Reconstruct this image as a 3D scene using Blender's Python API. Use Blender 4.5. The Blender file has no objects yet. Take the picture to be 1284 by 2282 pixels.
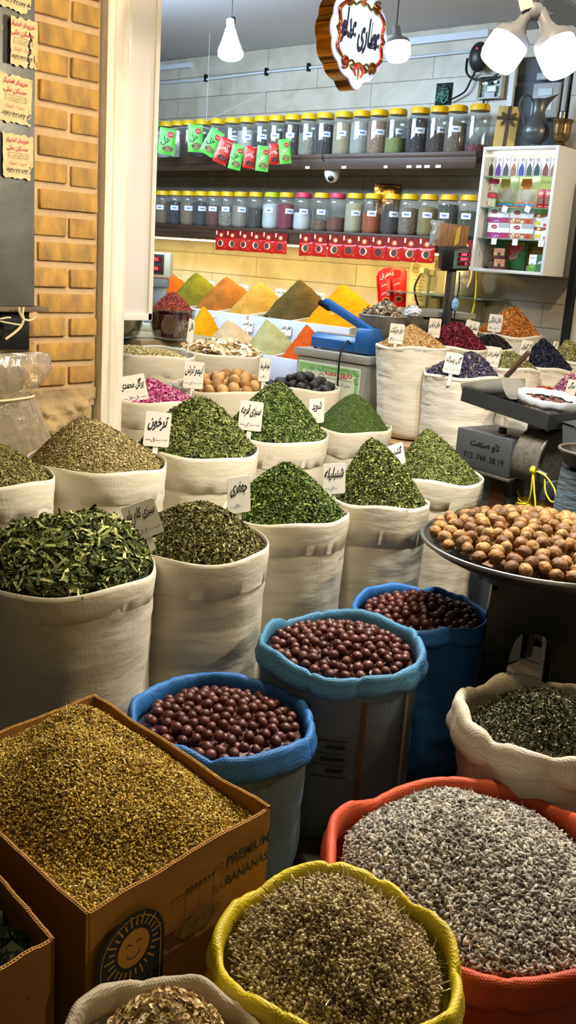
import bpy, bmesh, math, random, unicodedata
import numpy as np
from mathutils import Vector, Matrix, noise

SC = bpy.context.scene
COL = SC.collection
PI = math.pi
random.seed(7)

# ------------------------------------------------------------------ camera
FPX = 2174.71                                   # focal length in pixels of the 1284 x 2282 frame
CAM = np.array([0.0, 0.0, 1.5])
RM = np.array([[0.73528001, 0.67441537, 0.06728466],      # image right
               [0.21957128, -0.14310729, -0.9650434],     # image down
               [-0.64121117, 0.72435089, -0.25330618]])   # viewing direction
cd = bpy.data.cameras.new('camera')
cam = bpy.data.objects.new('camera', cd)
COL.objects.link(cam)
cd.sensor_fit = 'HORIZONTAL'
cd.sensor_width = 36.0
cd.lens = FPX / 1284 * 36.0
cd.clip_start = 0.05
cd.clip_end = 60
cam.matrix_world = Matrix(((RM[0][0], -RM[1][0], -RM[2][0], CAM[0]),
                           (RM[0][1], -RM[1][1], -RM[2][1], CAM[1]),
                           (RM[0][2], -RM[1][2], -RM[2][2], CAM[2]), (0, 0, 0, 1)))
SC.camera = cam

# ------------------------------------------------------------------ world, lights, exposure
w = bpy.data.worlds.new('night')
SC.world = w
w.use_nodes = True
w.node_tree.nodes['Background'].inputs[0].default_value = (0.42, 0.42, 0.45, 1)
w.node_tree.nodes['Background'].inputs[1].default_value = 0.035
SC.view_settings.view_transform = 'Standard'
SC.view_settings.look = 'None'
SC.view_settings.exposure = 0.0
SC.view_settings.gamma = 1.0
SC.view_settings.use_curve_mapping = False
try:
    SC.cycles.max_bounces = 8
    SC.cycles.diffuse_bounces = 3
    SC.cycles.glossy_bounces = 3
    SC.cycles.transmission_bounces = 4
    SC.cycles.transparent_max_bounces = 14
    SC.cycles.caustics_reflective = False
    SC.cycles.caustics_refractive = False
except Exception:
    pass


def lamp(name, kind, loc, power, col, size=0.1, target=None, sy=None, spot=None, blend=0.3):
    ld = bpy.data.lights.new(name, kind)
    ld.energy = power
    ld.color = col
    if kind == 'AREA':
        ld.size = size
        if sy:
            ld.shape = 'RECTANGLE'
            ld.size_y = sy
    else:
        ld.shadow_soft_size = size
    if kind == 'SPOT':
        ld.spot_size = spot
        ld.spot_blend = blend
    o = bpy.data.objects.new(name, ld)
    COL.objects.link(o)
    o.location = loc
    if target is not None:
        o.rotation_euler = (Vector(target) - Vector(loc)).to_track_quat('-Z', 'Y').to_euler()
    return o


WARM = (1.0, 0.80, 0.50)
NEUT = (1.0, 0.93, 0.80)
COOL = (0.60, 0.79, 1.0)
# street side: lamps strung under the awning, to the right of the frame and above the camera
lamp('awning_lamp', 'POINT', (0.20, 3.85, 2.42), 170, WARM, 0.06)
lamp('awning_lamp', 'POINT', (-1.45, 1.70, 2.92), 132, WARM, 0.08)
lamp('street_lamp', 'AREA', (1.2, -0.9, 3.4), 11, (1.0, 0.84, 0.58), 0.8, (-1.8, 2.2, 0.5))
# shop interior: unseen cool fill added to brighten the shelves and jars (the lit lamps that show are with their own builders)
lamp('interior_fill', 'AREA', (-4.2, 3.2, 2.70), 105, COOL, 1.6, (-4.4, 4.8, 1.6), 0.8)


# ------------------------------------------------------------------ pixel helper
def ray(px, py):
    return RM.T @ np.array([(px - 642) / FPX, (py - 1141) / FPX, 1.0])


def at(px, py, x=None, y=None, z=None, d=None):
    r = ray(px, py)
    if d is not None:
        p = CAM + r * d
    elif x is not None:
        p = CAM + r * ((x - CAM[0]) / r[0])
    elif y is not None:
        p = CAM + r * ((y - CAM[1]) / r[1])
    else:
        p = CAM + r * ((z - CAM[2]) / r[2])
    return Vector(p)


def depth(p):
    return float(RM[2] @ (np.array(p) - CAM))


# ------------------------------------------------------------------ materials
def srgb(h):
    h = h.lstrip('#')
    out = []
    for i in (0, 2, 4):
        c = int(h[i:i + 2], 16) / 255
        out.append(c / 12.92 if c <= 0.04045 else ((c + 0.055) / 1.055) ** 2.4)
    return (*out, 1.0)


_mats = {}


def mat(name, col='#808080', rough=0.6, metal=0.0, var=0.0, vscale=6.0, bump=0.0, bscale=60.0, emit=0.0,
        spec=0.4, cols=None, col2=None, weave=0.0, wscale=400.0, coat=0.0, sss=0.0, stretch=None, bdist=0.01, flipn=0.0):
    """One Principled material: base colour with noise variation (towards col2), optional per-piece colours, bump and weave."""
    if name in _mats:
        return _mats[name]
    m = bpy.data.materials.new(name)
    _mats[name] = m
    m.use_nodes = True
    nt = m.node_tree
    b = nt.nodes['Principled BSDF']
    N, L = nt.nodes.new, nt.links.new
    c = srgb(col)
    b.inputs['Base Color'].default_value = c
    b.inputs['Roughness'].default_value = rough
    b.inputs['Metallic'].default_value = metal
    b.inputs['Specular IOR Level'].default_value = spec
    b.inputs['Coat Weight'].default_value = coat
    if sss:
        b.inputs['Subsurface Weight'].default_value = sss
        b.inputs['Subsurface Radius'].default_value = (0.02, 0.015, 0.01)
    if emit:
        b.inputs['Emission Color'].default_value = c
        b.inputs['Emission Strength'].default_value = emit
    tc = N('ShaderNodeTexCoord')
    vec = tc.outputs['Object']
    if stretch:
        mp = N('ShaderNodeMapping')
        mp.inputs['Scale'].default_value = stretch
        L(vec, mp.inputs['Vector'])
        vec = mp.outputs['Vector']
    out = None
    if cols:
        at_ = N('ShaderNodeAttribute')
        at_.attribute_name = 'tint'
        rp = N('ShaderNodeValToRGB')
        rp.color_ramp.interpolation = 'LINEAR'
        while len(rp.color_ramp.elements) < len(cols):
            rp.color_ramp.elements.new(0.5)
        for i, h in enumerate(cols):
            e = rp.color_ramp.elements[i]
            e.position = i / max(1, len(cols) - 1)
            e.color = srgb(h)
        L(at_.outputs['Fac'], rp.inputs['Fac'])
        out = rp.outputs['Color']
    if var:
        nz = N('ShaderNodeTexNoise')
        nz.inputs['Scale'].default_value = vscale
        nz.inputs['Detail'].default_value = 5
        L(vec, nz.inputs['Vector'])
        mr = N('ShaderNodeMapRange')
        mr.inputs['From Min'].default_value = 0.3
        mr.inputs['From Max'].default_value = 0.7
        L(nz.outputs['Fac'], mr.inputs['Value'])
        mx = N('ShaderNodeMix')
        mx.data_type = 'RGBA'
        c2 = srgb(col2) if col2 else tuple(v * (1 - var) for v in c[:3]) + (1,)
        mx.inputs[6].default_value = c
        mx.inputs[7].default_value = c2
        if out:
            L(out, mx.inputs[6])
            mx.blend_type = 'MULTIPLY'
            v = 1 - var
            mx.inputs[7].default_value = (v, v, v, 1)
        L(mr.outputs['Result'], mx.inputs[0])
        out = mx.outputs[2]
    if out:
        L(out, b.inputs['Base Color'])
        if emit:
            L(out, b.inputs['Emission Color'])
    nrm = None
    if weave:
        for ax in ('X', 'Y', 'Z'):
            wv = N('ShaderNodeTexWave')
            wv.bands_direction = ax
            wv.inputs['Scale'].default_value = wscale / 20
            wv.inputs['Detail'].default_value = 1.0
            wv.inputs['Distortion'].default_value = 1.0
            L(tc.outputs['Object'], wv.inputs['Vector'])
            bp = N('ShaderNodeBump')
            bp.inputs['Strength'].default_value = weave
            bp.inputs['Distance'].default_value = 0.002
            L(wv.outputs['Fac'], bp.inputs['Height'])
            if nrm:
                L(nrm, bp.inputs['Normal'])
            nrm = bp.outputs['Normal']
    if bump:
        nb = N('ShaderNodeTexNoise')
        nb.inputs['Scale'].default_value = bscale
        nb.inputs['Detail'].default_value = 6
        L(vec, nb.inputs['Vector'])
        bp = N('ShaderNodeBump')
        bp.inputs['Strength'].default_value = bump
        bp.inputs['Distance'].default_value = bdist
        L(nb.outputs['Fac'], bp.inputs['Height'])
        if nrm:
            L(nrm, bp.inputs['Normal'])
        nrm = bp.outputs['Normal']
    if nrm:
        L(nrm, b.inputs['Normal'])
    return m


def clear(name, col='#ffffff', gloss=0.12, rough=0.08, haze=0.0, bump=0.0, bscale=20.0):
    """Thin clear plastic or glass: what lies behind shows through, edges and highlights reflect."""
    if name in _mats:
        return _mats[name]
    m = bpy.data.materials.new(name)
    _mats[name] = m
    m.use_nodes = True
    nt = m.node_tree
    nt.nodes.clear()
    N, L = nt.nodes.new, nt.links.new
    o = N('ShaderNodeOutputMaterial')
    t = N('ShaderNodeBsdfTransparent')
    t.inputs['Color'].default_value = srgb(col)
    g = N('ShaderNodeBsdfGlossy')
    g.inputs['Roughness'].default_value = rough
    lw = N('ShaderNodeLayerWeight')
    lw.inputs['Blend'].default_value = 0.25
    mr = N('ShaderNodeMapRange')
    mr.inputs['To Min'].default_value = gloss * 0.5
    mr.inputs['To Max'].default_value = min(1, gloss * 4)
    L(lw.outputs['Facing'], mr.inputs['Value'])
    mx = N('ShaderNodeMixShader')
    L(mr.outputs['Result'], mx.inputs['Fac'])
    base = t.outputs['BSDF']
    if haze:
        df = N('ShaderNodeBsdfDiffuse')
        df.inputs['Color'].default_value = srgb(col)
        m2 = N('ShaderNodeMixShader')
        m2.inputs['Fac'].default_value = haze
        L(t.outputs['BSDF'], m2.inputs[1])
        L(df.outputs['BSDF'], m2.inputs[2])
        base = m2.outputs['Shader']
    if bump:
        tn = N('ShaderNodeTexNoise')
        tn.inputs['Scale'].default_value = bscale
        tn.inputs['Detail'].default_value = 4
        bp = N('ShaderNodeBump')
        bp.inputs['Strength'].default_value = bump
        bp.inputs['Distance'].default_value = 0.02
        L(tn.outputs['Fac'], bp.inputs['Height'])
        L(bp.outputs['Normal'], g.inputs['Normal'])
        if haze:
            L(bp.outputs['Normal'], df.inputs['Normal'])
    L(base, mx.inputs[1])
    L(g.outputs['BSDF'], mx.inputs[2])
    L(mx.outputs['Shader'], o.inputs['Surface'])
    return m


# ------------------------------------------------------------------ mesh building
class MB:
    def __init__(self):
        self.v, self.f, self.m = [], [], []

    def add(self, vs, fs, m=0, T=None):
        n = len(self.v)
        if T is not None:
            vs = [T @ Vector(p) for p in vs]
        self.v += [tuple(p) for p in vs]
        self.f += [tuple(i + n for i in q) for q in fs]
        self.m += [m] * len(fs)
        return self

    def box(self, c, s, m=0, T=None, taper=1.0):
        x, y, z = (v / 2 for v in s)
        vs = [(c[0] + a * x * (taper if k > 0 else 1), c[1] + b_ * y * (taper if k > 0 else 1), c[2] + k * z)
              for k in (-1, 1) for b_ in (-1, 1) for a in (-1, 1)]
        return self.add(vs, [(0, 2, 3, 1), (4, 5, 7, 6), (0, 1, 5, 4), (2, 6, 7, 3), (0, 4, 6, 2), (1, 3, 7, 5)], m, T)

    def lathe(self, prof, n=32, c=(0, 0, 0), m=0, T=None, cap0=False, cap1=False, fn=None):
        vs, fs = [], []
        for j, (r, z) in enumerate(prof):
            for i in range(n):
                a = 2 * PI * i / n
                rr, zz = (r, z) if fn is None else fn(r, z, a, j)
                vs.append((c[0] + rr * math.cos(a), c[1] + rr * math.sin(a), c[2] + zz))
        for j in range(len(prof) - 1):
            for i in range(n):
                k = (i + 1) % n
                fs.append((j * n + i, j * n + k, (j + 1) * n + k, (j + 1) * n + i))
        if cap0:
            fs.append(tuple(range(n - 1, -1, -1)))
        if cap1:
            q = (len(prof) - 1) * n
            fs.append(tuple(range(q, q + n)))
        return self.add(vs, fs, m, T)

    def cyl(self, p0, p1, r0, r1=None, n=16, m=0, caps=True):
        r1 = r0 if r1 is None else r1
        p0, p1 = Vector(p0), Vector(p1)
        q = (p1 - p0).to_track_quat('Z', 'Y').to_matrix().to_4x4()
        q.translation = p0
        return self.lathe([(r0, 0), (r1, (p1 - p0).length)], n, (0, 0, 0), m, q, caps, caps)

    def tube(self, pts, r, n=8, m=0, closed=False, caps=True):
        pts = [Vector(p) for p in pts]
        rs = r if isinstance(r, (list, tuple)) else [r] * len(pts)
        vs, fs, N = [], [], len(pts)
        prev = None
        for i, p in enumerate(pts):
            a = pts[(i - 1) % N] if closed or i else p
            b_ = pts[(i + 1) % N] if closed or i < N - 1 else p
            t = (b_ - a).normalized()
            if prev is None:
                u = t.orthogonal().normalized()
            else:
                u = (prev - t * prev.dot(t))
                u = u.normalized() if u.length > 1e-6 else t.orthogonal().normalized()
            prev = u
            w_ = t.cross(u)
            for k in range(n):
                an = 2 * PI * k / n
                vs.append(p + (u * math.cos(an) + w_ * math.sin(an)) * rs[i])
        for i in range(N if closed else N - 1):
            j = (i + 1) % N
            for k in range(n):
                l = (k + 1) % n
                fs.append((i * n + k, i * n + l, j * n + l, j * n + k))
        if caps and not closed:
            fs.append(tuple(range(n - 1, -1, -1)))
            fs.append(tuple(range((N - 1) * n, N * n)))
        return self.add(vs, fs, m)

    def prism(self, poly, dpt, m=0, T=None):
        """2-D outline in local x,z extruded along local y from 0 to dpt."""
        n = len(poly)
        vs = [(x, 0, z) for x, z in poly] + [(x, dpt, z) for x, z in poly]
        fs = [tuple(range(n)), tuple(range(2 * n - 1, n - 1, -1))]
        fs += [(i, i + n, (i + 1) % n + n, (i + 1) % n) for i in range(n)]
        return self.add(vs, fs, m, T)

    def ball(self, c, r, m=0, n=12, k=8, s=(1, 1, 1), T=None):
        prof = [(max(1e-4, r * math.sin(PI * j / k)), -r * math.cos(PI * j / k)) for j in range(k + 1)]
        vs0 = MB().lathe(prof, n)
        return self.add([(c[0] + v[0] * s[0], c[1] + v[1] * s[1], c[2] + v[2] * s[2]) for v in vs0.v], vs0.f, m, T)

    def build(self, name, mats, parent=None, loc=None, smooth=True, bevel=0.0, seg=2, angle=40, link=True):
        me = bpy.data.meshes.new(name)
        me.from_pydata(self.v, [], self.f)
        mats = mats if isinstance(mats, (list, tuple)) else [mats]
        for x in mats:
            me.materials.append(x)
        me.polygons.foreach_set('material_index', self.m)
        bm = bmesh.new()
        bm.from_mesh(me)
        bmesh.ops.remove_doubles(bm, verts=bm.verts, dist=1e-5)
        bmesh.ops.recalc_face_normals(bm, faces=bm.faces)
        if bevel:
            ed = [e for e in bm.edges if len(e.link_faces) == 2 and e.calc_face_angle(0) > math.radians(35)]
            bmesh.ops.bevel(bm, geom=ed, offset=bevel, segments=seg, affect='EDGES', clamp_overlap=True, profile=0.5)
        if smooth:
            lim = math.radians(angle)
            for e in bm.edges:
                e.smooth = len(e.link_faces) == 2 and e.calc_face_angle(0) < lim
            for q in bm.faces:
                q.smooth = True
        bm.to_mesh(me)
        bm.free()
        o = bpy.data.objects.new(name, me)
        COL.objects.link(o)
        if parent is not None:
            o.parent = parent
        if loc is not None:
            o.location = loc
        return o


def tag(o, label=None, cat=None, group=None, kind=None):
    if label:
        o['label'] = label
    if cat:
        o['category'] = cat
    if group:
        o['group'] = group
    if kind:
        o['kind'] = kind
    return o


def thing(name, label, cat, loc=(0, 0, 0), rotz=0.0, group=None):
    o = bpy.data.objects.new(name, None)
    o.empty_display_size = 0.05
    COL.objects.link(o)
    o.location = loc
    o.rotation_euler = (0, 0, rotz)
    return tag(o, label, cat, group)


def struct(o):
    o['kind'] = 'structure'
    return o


def dup(root, loc=None, rot=None, label=None, group=None):
    r = root.copy()
    COL.objects.link(r)
    if loc is not None:
        r.location = loc
    if rot is not None:
        r.rotation_euler = rot
    if label:
        r['label'] = label
    if group:
        r['group'] = group
    for ch in list(root.children):
        c = ch.copy()
        COL.objects.link(c)
        c.parent = r
        for g in list(ch.children):
            d = g.copy()
            COL.objects.link(d)
            d.parent = c
    return r


def basis(P, yaw=0.0, roll=0.0, tilt=0.0):
    """Upright frame at P whose local +Y faces the street customer; local x runs to the viewer's right, z up."""
    n = Vector((CAM[0] - P[0], CAM[1] - P[1], 0)).normalized()
    n = Matrix.Rotation(yaw, 3, 'Z') @ n
    r = Vector((0, 0, 1)).cross(n)
    M = Matrix((r, -n, Vector((0, 0, 1)))).transposed()   # local y points away from the viewer
    M = M @ Matrix.Rotation(roll, 3, 'Y') @ Matrix.Rotation(tilt, 3, 'X')
    T = M.to_4x4()
    T.translation = Vector(P)
    return T


# ------------------------------------------------------------------ writing (Persian letters are joined by hand)
_forms, _lig = {}, {}
for cp in list(range(0xFB50, 0xFDFF)) + list(range(0xFE70, 0xFEFD)):
    dc = unicodedata.decomposition(chr(cp)).split()
    if len(dc) == 2 and dc[0] in ('<isolated>', '<final>', '<initial>', '<medial>'):
        _forms.setdefault(chr(int(dc[1], 16)), {})[dc[0][1:-1]] = chr(cp)
    elif len(dc) == 3 and dc[1] == '0644' and dc[2] == '0627':
        _lig[dc[0][1:-1]] = chr(cp)


def shape(s):
    out, i, prev_joins = [], 0, False
    while i < len(s):
        ch = s[i]
        if ch == '\u0644' and i + 1 < len(s) and s[i + 1] == '\u0627':
            out.append(_lig['final' if prev_joins else 'isolated'])
            prev_joins = False
            i += 2
            continue
        fm = _forms.get(ch)
        if not fm:
            out.append(ch)
            prev_joins = False
            i += 1
            continue
        nxt = s[i + 1] if i + 1 < len(s) else ''
        nj = 'initial' in fm and bool(_forms.get(nxt)) and 'final' in _forms[nxt]
        key = ('medial' if nj else 'final') if prev_joins else ('initial' if nj else 'isolated')
        out.append(fm.get(key, fm.get('isolated', ch)))
        prev_joins = nj
        i += 1
    vis, run = [], ''
    for ch in out:                                   # right-to-left, digit runs stay left-to-right
        if ch.isdigit() or (run and ch in '.,:'):
            run += ch
        else:
            if run:
                vis.append(run)
                run = ''
            vis.append(ch)
    if run:
        vis.append(run)
    return ''.join(reversed(vis))


_txt = {}


def glyphs(s, bold=0.0):
    """Flat outline of a line of writing, scaled to height 1 and centred: (verts, faces, aspect)."""
    k = (s, bold)
    if k in _txt:
        return _txt[k]
    rtl = any('\u0600' <= c <= '\u06ff' for c in s)
    cu = bpy.data.curves.new('writing', 'FONT')
    cu.body = shape(s) if rtl else s
    cu.resolution_u = 2
    cu.offset = bold
    o = bpy.data.objects.new('writing', cu)
    COL.objects.link(o)
    bpy.context.view_layer.update()
    me = o.to_mesh()
    vs = [(v.co.x, v.co.y) for v in me.vertices]
    fs = [tuple(p.vertices) for p in me.polygons]
    o.to_mesh_clear()
    bpy.data.objects.remove(o)
    bpy.data.curves.remove(cu)
    if not vs:
        vs, fs = [(0, 0), (1, 0), (1, 1)], []
    x0, x1 = min(v[0] for v in vs), max(v[0] for v in vs)
    y0, y1 = min(v[1] for v in vs), max(v[1] for v in vs)
    h = max(1e-6, y1 - y0)
    _txt[k] = ([((x - (x0 + x1) / 2) / h, (y - (y0 + y1) / 2) / h) for x, y in vs], fs, (x1 - x0) / h)
    return _txt[k]


def write(mb, s, cx, cz, wmax, hmax, m=0, T=None, y=-0.0012, shear=0.0, bold=0.0, rot=0.0, fill=False):
    """Adds writing to mb in local x (right) and z (up), on the side local -y."""
    vs, fs, asp = glyphs(s, bold)
    h = min(hmax, wmax / max(asp, 1e-6))
    hx = wmax / asp if fill else h
    hz = hmax if fill else h
    c, sn = math.cos(rot), math.sin(rot)
    pts = []
    for x, z in vs:
        X, Z = x * hx + shear * z * hz, z * hz
        pts.append((cx + X * c - Z * sn, y, cz + X * sn + Z * c))
    mb.add(pts, fs, m, T)


def nz(x, y, z):
    return noise.noise(Vector((x, y, z)))
# ------------------------------------------------------------------ loose goods: heaps covered with thousands of small pieces
def np_object(name, blocks, mats, parent=None, loc=None, smooth=False):
    """blocks: (verts Nx3, faces MxK, tint N, material index) joined into one mesh with a point attribute 'tint'."""
    V, T, loops, starts, totals, mi = [], [], [], [], [], []
    nv = nl = 0
    for v, f, t, m in blocks:
        v = np.asarray(v, dtype=np.float32)
        f = np.asarray(f, dtype=np.int32)
        V.append(v)
        T.append(np.broadcast_to(np.asarray(t, dtype=np.float32), (len(v),)))
        k = f.shape[1]
        loops.append((f + nv).ravel())
        starts.append(nl + np.arange(len(f), dtype=np.int32) * k)
        totals.append(np.full(len(f), k, dtype=np.int32))
        mi.append(np.full(len(f), m, dtype=np.int32))
        nv += len(v)
        nl += f.size
    me = bpy.data.meshes.new(name)
    me.vertices.add(nv)
    me.vertices.foreach_set('co', np.concatenate(V).ravel())
    lp = np.concatenate(loops)
    me.loops.add(len(lp))
    me.loops.foreach_set('vertex_index', lp)
    st = np.concatenate(starts)
    me.polygons.add(len(st))
    me.polygons.foreach_set('loop_start', st)
    me.polygons.foreach_set('loop_total', np.concatenate(totals))
    me.polygons.foreach_set('material_index', np.concatenate(mi))
    if smooth:
        me.polygons.foreach_set('use_smooth', np.ones(len(st), dtype=bool))
    a = me.attributes.new('tint', 'FLOAT', 'POINT')
    a.data.foreach_set('value', np.concatenate(T))
    me.update(calc_edges=True)
    for x in (mats if isinstance(mats, (list, tuple)) else [mats]):
        me.materials.append(x)
    o = bpy.data.objects.new(name, me)
    COL.objects.link(o)
    if parent is not None:
        o.parent = parent
    if loc is not None:
        o.location = loc
    return o


# piece shapes, length 1 along x
def P_leaf(w=0.35, c=0.12):
    return np.array([(-.5, 0, 0), (0, -w / 2, c), (.5, 0, 0.05), (0, w / 2, c)]), np.array([(0, 1, 2), (0, 2, 3)])


def P_strip(w=0.16, c=0.1):
    return (np.array([(-.5, -w / 2, 0), (-.5, w / 2, 0), (-.1, -w / 2, c), (-.1, w / 2, c * 1.3), (.5, -w * .3, -.05), (.5, w * .3, 0)]),
            np.array([(0, 2, 3, 1), (2, 4, 5, 3)]))


def P_curl(w=0.5, c=0.25):
    return (np.array([(-.5, 0, .05), (-.15, -w / 2, 0), (-.15, 0, -c), (-.15, w / 2, .05), (.25, -w * .35, .1), (.25, 0, -c * .3), (.25, w * .4, .02), (.5, 0, .12)]),
            np.array([(0, 1, 2), (0, 2, 3), (1, 4, 2), (2, 4, 5), (2, 5, 3), (3, 5, 6), (4, 7, 5), (5, 7, 6)]))


def P_bud(w=0.45):
    v = [(-.5, 0, 0), (.5, 0, 0)]
    for x, r in ((-.25, .8), (.2, .9)):
        for k in range(4):
            a = PI / 2 * k + (PI / 4 if x > 0 else 0)
            v.append((x, math.cos(a) * w / 2 * r, math.sin(a) * w / 2 * r))
    f = []
    for k in range(4):
        l = (k + 1) % 4
        f += [(0, 2 + l, 2 + k), (2 + k, 2 + l, 6 + k), (2 + l, 6 + l, 6 + k), (1, 6 + k, 6 + l)]
    return np.array(v), np.array(f)


def P_disc(dish=0.12, w=0.7):
    v = [(0, 0, -dish)] + [(.5 * math.cos(a), .5 * w * math.sin(a), 0.04 * math.sin(2 * a)) for a in [PI / 4 * k for k in range(8)]]
    return np.array(v), np.array([(0, 1 + k, 1 + (k + 1) % 8) for k in range(8)])


def P_shred(w=0.12):
    return (np.array([(-.5, -w / 2, 0), (-.5, w / 2, .03), (-.2, -w / 2, .14), (-.2, w / 2, .17), (.15, -w / 2, .1), (.15, w / 2, .16), (.5, -w / 2, -.08), (.5, w / 2, -.05)]),
            np.array([(0, 2, 3, 1), (2, 4, 5, 3), (4, 6, 7, 5)]))


def P_umbel(k=7, seed=0):
    # a dry flower head: thin stalks fanning out of one stem, a round bud on each tip
    r = np.random.RandomState(seed)
    bv, bf = P_bud(0.9)
    V, F = [], []
    n = 0
    top = np.array([0.0, 0.0, 0.0])
    for i in range(k + 1):
        if i == k:
            a, b, w_ = np.array([-0.75, 0, -0.15]), top, 0.02
        else:
            an = 2 * np.pi * i / k + r.uniform(-.3, .3)
            a, b, w_ = top, np.array([r.uniform(.12, .32), .26 * np.cos(an), .26 * np.sin(an)]), 0.014
        V += [a + (0, w_, 0), a - (0, w_, 0), b - (0, 0, w_), b + (0, 0, w_)]
        F += [(n, n + 1, n + 2), (n, n + 2, n + 3)]
        n += 4
        if i < k:
            V += list(bv * r.uniform(.12, .17) + b)
            F += [tuple(q + n for q in f) for f in bf]
            n += len(bv)
    return np.array(V), np.array(F)


class Hill:
    """Height field of a heap in a round mouth of radius R; heights are relative to the rim."""

    def __init__(self, R, peak, off=(0, 0), edge=-0.012, q=1.35, lump=0.006, lf=22.0, seed=0):
        self.R, self.peak, self.off, self.edge, self.q, self.lump, self.lf = R, peak, off, edge, q, lump, lf
        r = np.random.RandomState(seed)
        self.k = r.uniform(-1, 1, (7, 2)) * lf
        self.ph = r.uniform(0, 6.28, 7)

    def t(self, x, y):
        ox, oy = self.off
        dx, dy = x - ox, y - oy
        r = np.hypot(dx, dy) + 1e-9
        ux, uy = dx / r, dy / r
        b = ox * ux + oy * uy
        rm = -b + np.sqrt(np.maximum(b * b - (ox * ox + oy * oy - self.R ** 2), 1e-9))
        return np.clip(r / rm, 0, 1)

    def __call__(self, x, y):
        x, y = np.asarray(x, float), np.asarray(y, float)
        t = self.t(x, y)
        h = self.edge + (self.peak - self.edge) * (1 - t ** self.q)
        l = sum(np.sin(k[0] * x + k[1] * y + p) for k, p in zip(self.k, self.ph)) / 3
        return h + self.lump * l * (1 - t ** 4)


class BoxHill(Hill):
    """The same for a rectangular mouth with half sides a, b."""

    def __init__(self, a, b, *args, **kw):
        super().__init__(a, *args, **kw)
        self.a, self.b = a, b

    def t(self, x, y):
        ox, oy = self.off
        sx = np.where(x > ox, self.a - ox, self.a + ox)
        sy = np.where(y > oy, self.b - oy, self.b + oy)
        u, v = np.abs(x - ox) / sx, np.abs(y - oy) / sy
        return np.clip((u ** 4 + v ** 4) ** 0.25 * 0.55 + 0.45 * np.hypot(u, v) / 1.2, 0, 1)


def rim_np(a, seed, amp):
    return 1 + amp * (0.018 * np.sin(2 * a + seed) + 0.010 * np.sin(3 * a + 2.1 * seed) + 0.006 * np.sin(7 * a + seed * 3))


def heap(name, label, cat, c, hill, m, pieces, N, size, seed=0, spread=0.35, base_t=(0, .25), tints=(0, 1), rect=None, lift=0.3, group=None, stem=None, gpow=1.0, grid=28, rim=None):
    """Builds one heap as ONE stuff object: an under-surface plus N pieces (shape, weight) laid over it."""
    rs = np.random.RandomState(seed)
    blocks = []
    R = hill.R
    RK = (lambda a: rim_np(a, *rim)) if rim else (lambda a: 1.0)
    if rect:
        gx, gy = np.meshgrid(np.linspace(-rect[0], rect[0], grid), np.linspace(-rect[1], rect[1], grid), indexing='ij')
        gx, gy = gx.ravel(), gy.ravel()
        fs = [(i * grid + j, (i + 1) * grid + j, (i + 1) * grid + j + 1, i * grid + j + 1) for i in range(grid - 1) for j in range(grid - 1)]
    else:
        nr, na = 16, 48
        rr = np.linspace(0.0, 0.985, nr) * R
        rr[0] = R * 0.004
        aa = np.arange(na) * 2 * PI / na
        aa2 = np.tile(aa, nr)
        r2 = np.repeat(rr, na)
        gx, gy = r2 * np.cos(aa2), r2 * np.sin(aa2)
        fs = [(j * na + i, j * na + (i + 1) % na, (j + 1) * na + (i + 1) % na, (j + 1) * na + i) for j in range(nr - 1) for i in range(na)]
    gz = hill(gx, gy) - size * 0.15
    if not rect:
        gx, gy = gx * RK(aa2), gy * RK(aa2)
    blocks.append((np.stack([gx, gy, gz], 1), np.array(fs), rs.uniform(base_t[0], base_t[1], len(gx)), 0))
    tot = sum(p[1] for p in pieces)
    for (pv, pf), wt, *sc in pieces:
        n = int(N * wt / tot)
        if rect:
            x, y = rs.uniform(-rect[0], rect[0], n), rs.uniform(-rect[1], rect[1], n)
        else:
            a, r = rs.uniform(0, 2 * PI, n), np.sqrt(rs.uniform(0, 1, n)) * (R - size * .35)
            x, y = r * np.cos(a), r * np.sin(a)
        e = 0.004
        z = hill(x, y)
        nx, ny = (hill(x - e, y) - hill(x + e, y)) / (2 * e), (hill(x, y - e) - hill(x, y + e)) / (2 * e)
        nrm = np.stack([nx, ny, np.ones(n)], 1)
        nrm /= np.linalg.norm(nrm, axis=1)[:, None]
        nrm += rs.normal(0, spread, (n, 3))
        nrm /= np.linalg.norm(nrm, axis=1)[:, None]
        tg = rs.normal(0, 1, (n, 3))
        tg -= (tg * nrm).sum(1)[:, None] * nrm
        tg /= np.linalg.norm(tg, axis=1)[:, None]
        bt = np.cross(nrm, tg)
        s = size * (sc[0] if sc else 1.0) * rs.uniform(0.6, 1.35, n)
        M = np.stack([tg, bt, nrm], 2) * s[:, None, None]
        V = np.einsum('nij,kj->nki', M, pv)
        if not rect:
            x, y = x * RK(a), y * RK(a)
        V += np.stack([x, y, z + rs.uniform(-0.1, lift, n) * size], 1)[:, None, :]
        K = len(pv)
        F = (pf[None] + (np.arange(n) * K)[:, None, None]).reshape(-1, pf.shape[1])
        t = tints[0] + (tints[1] - tints[0]) * rs.uniform(0, 1, n) ** gpow
        blocks.append((V.reshape(-1, 3), F, np.repeat(t, K), 0))
    o = np_object(name, blocks, m, None, c)
    tag(o, label, cat, group, 'stuff')
    return o


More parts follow.
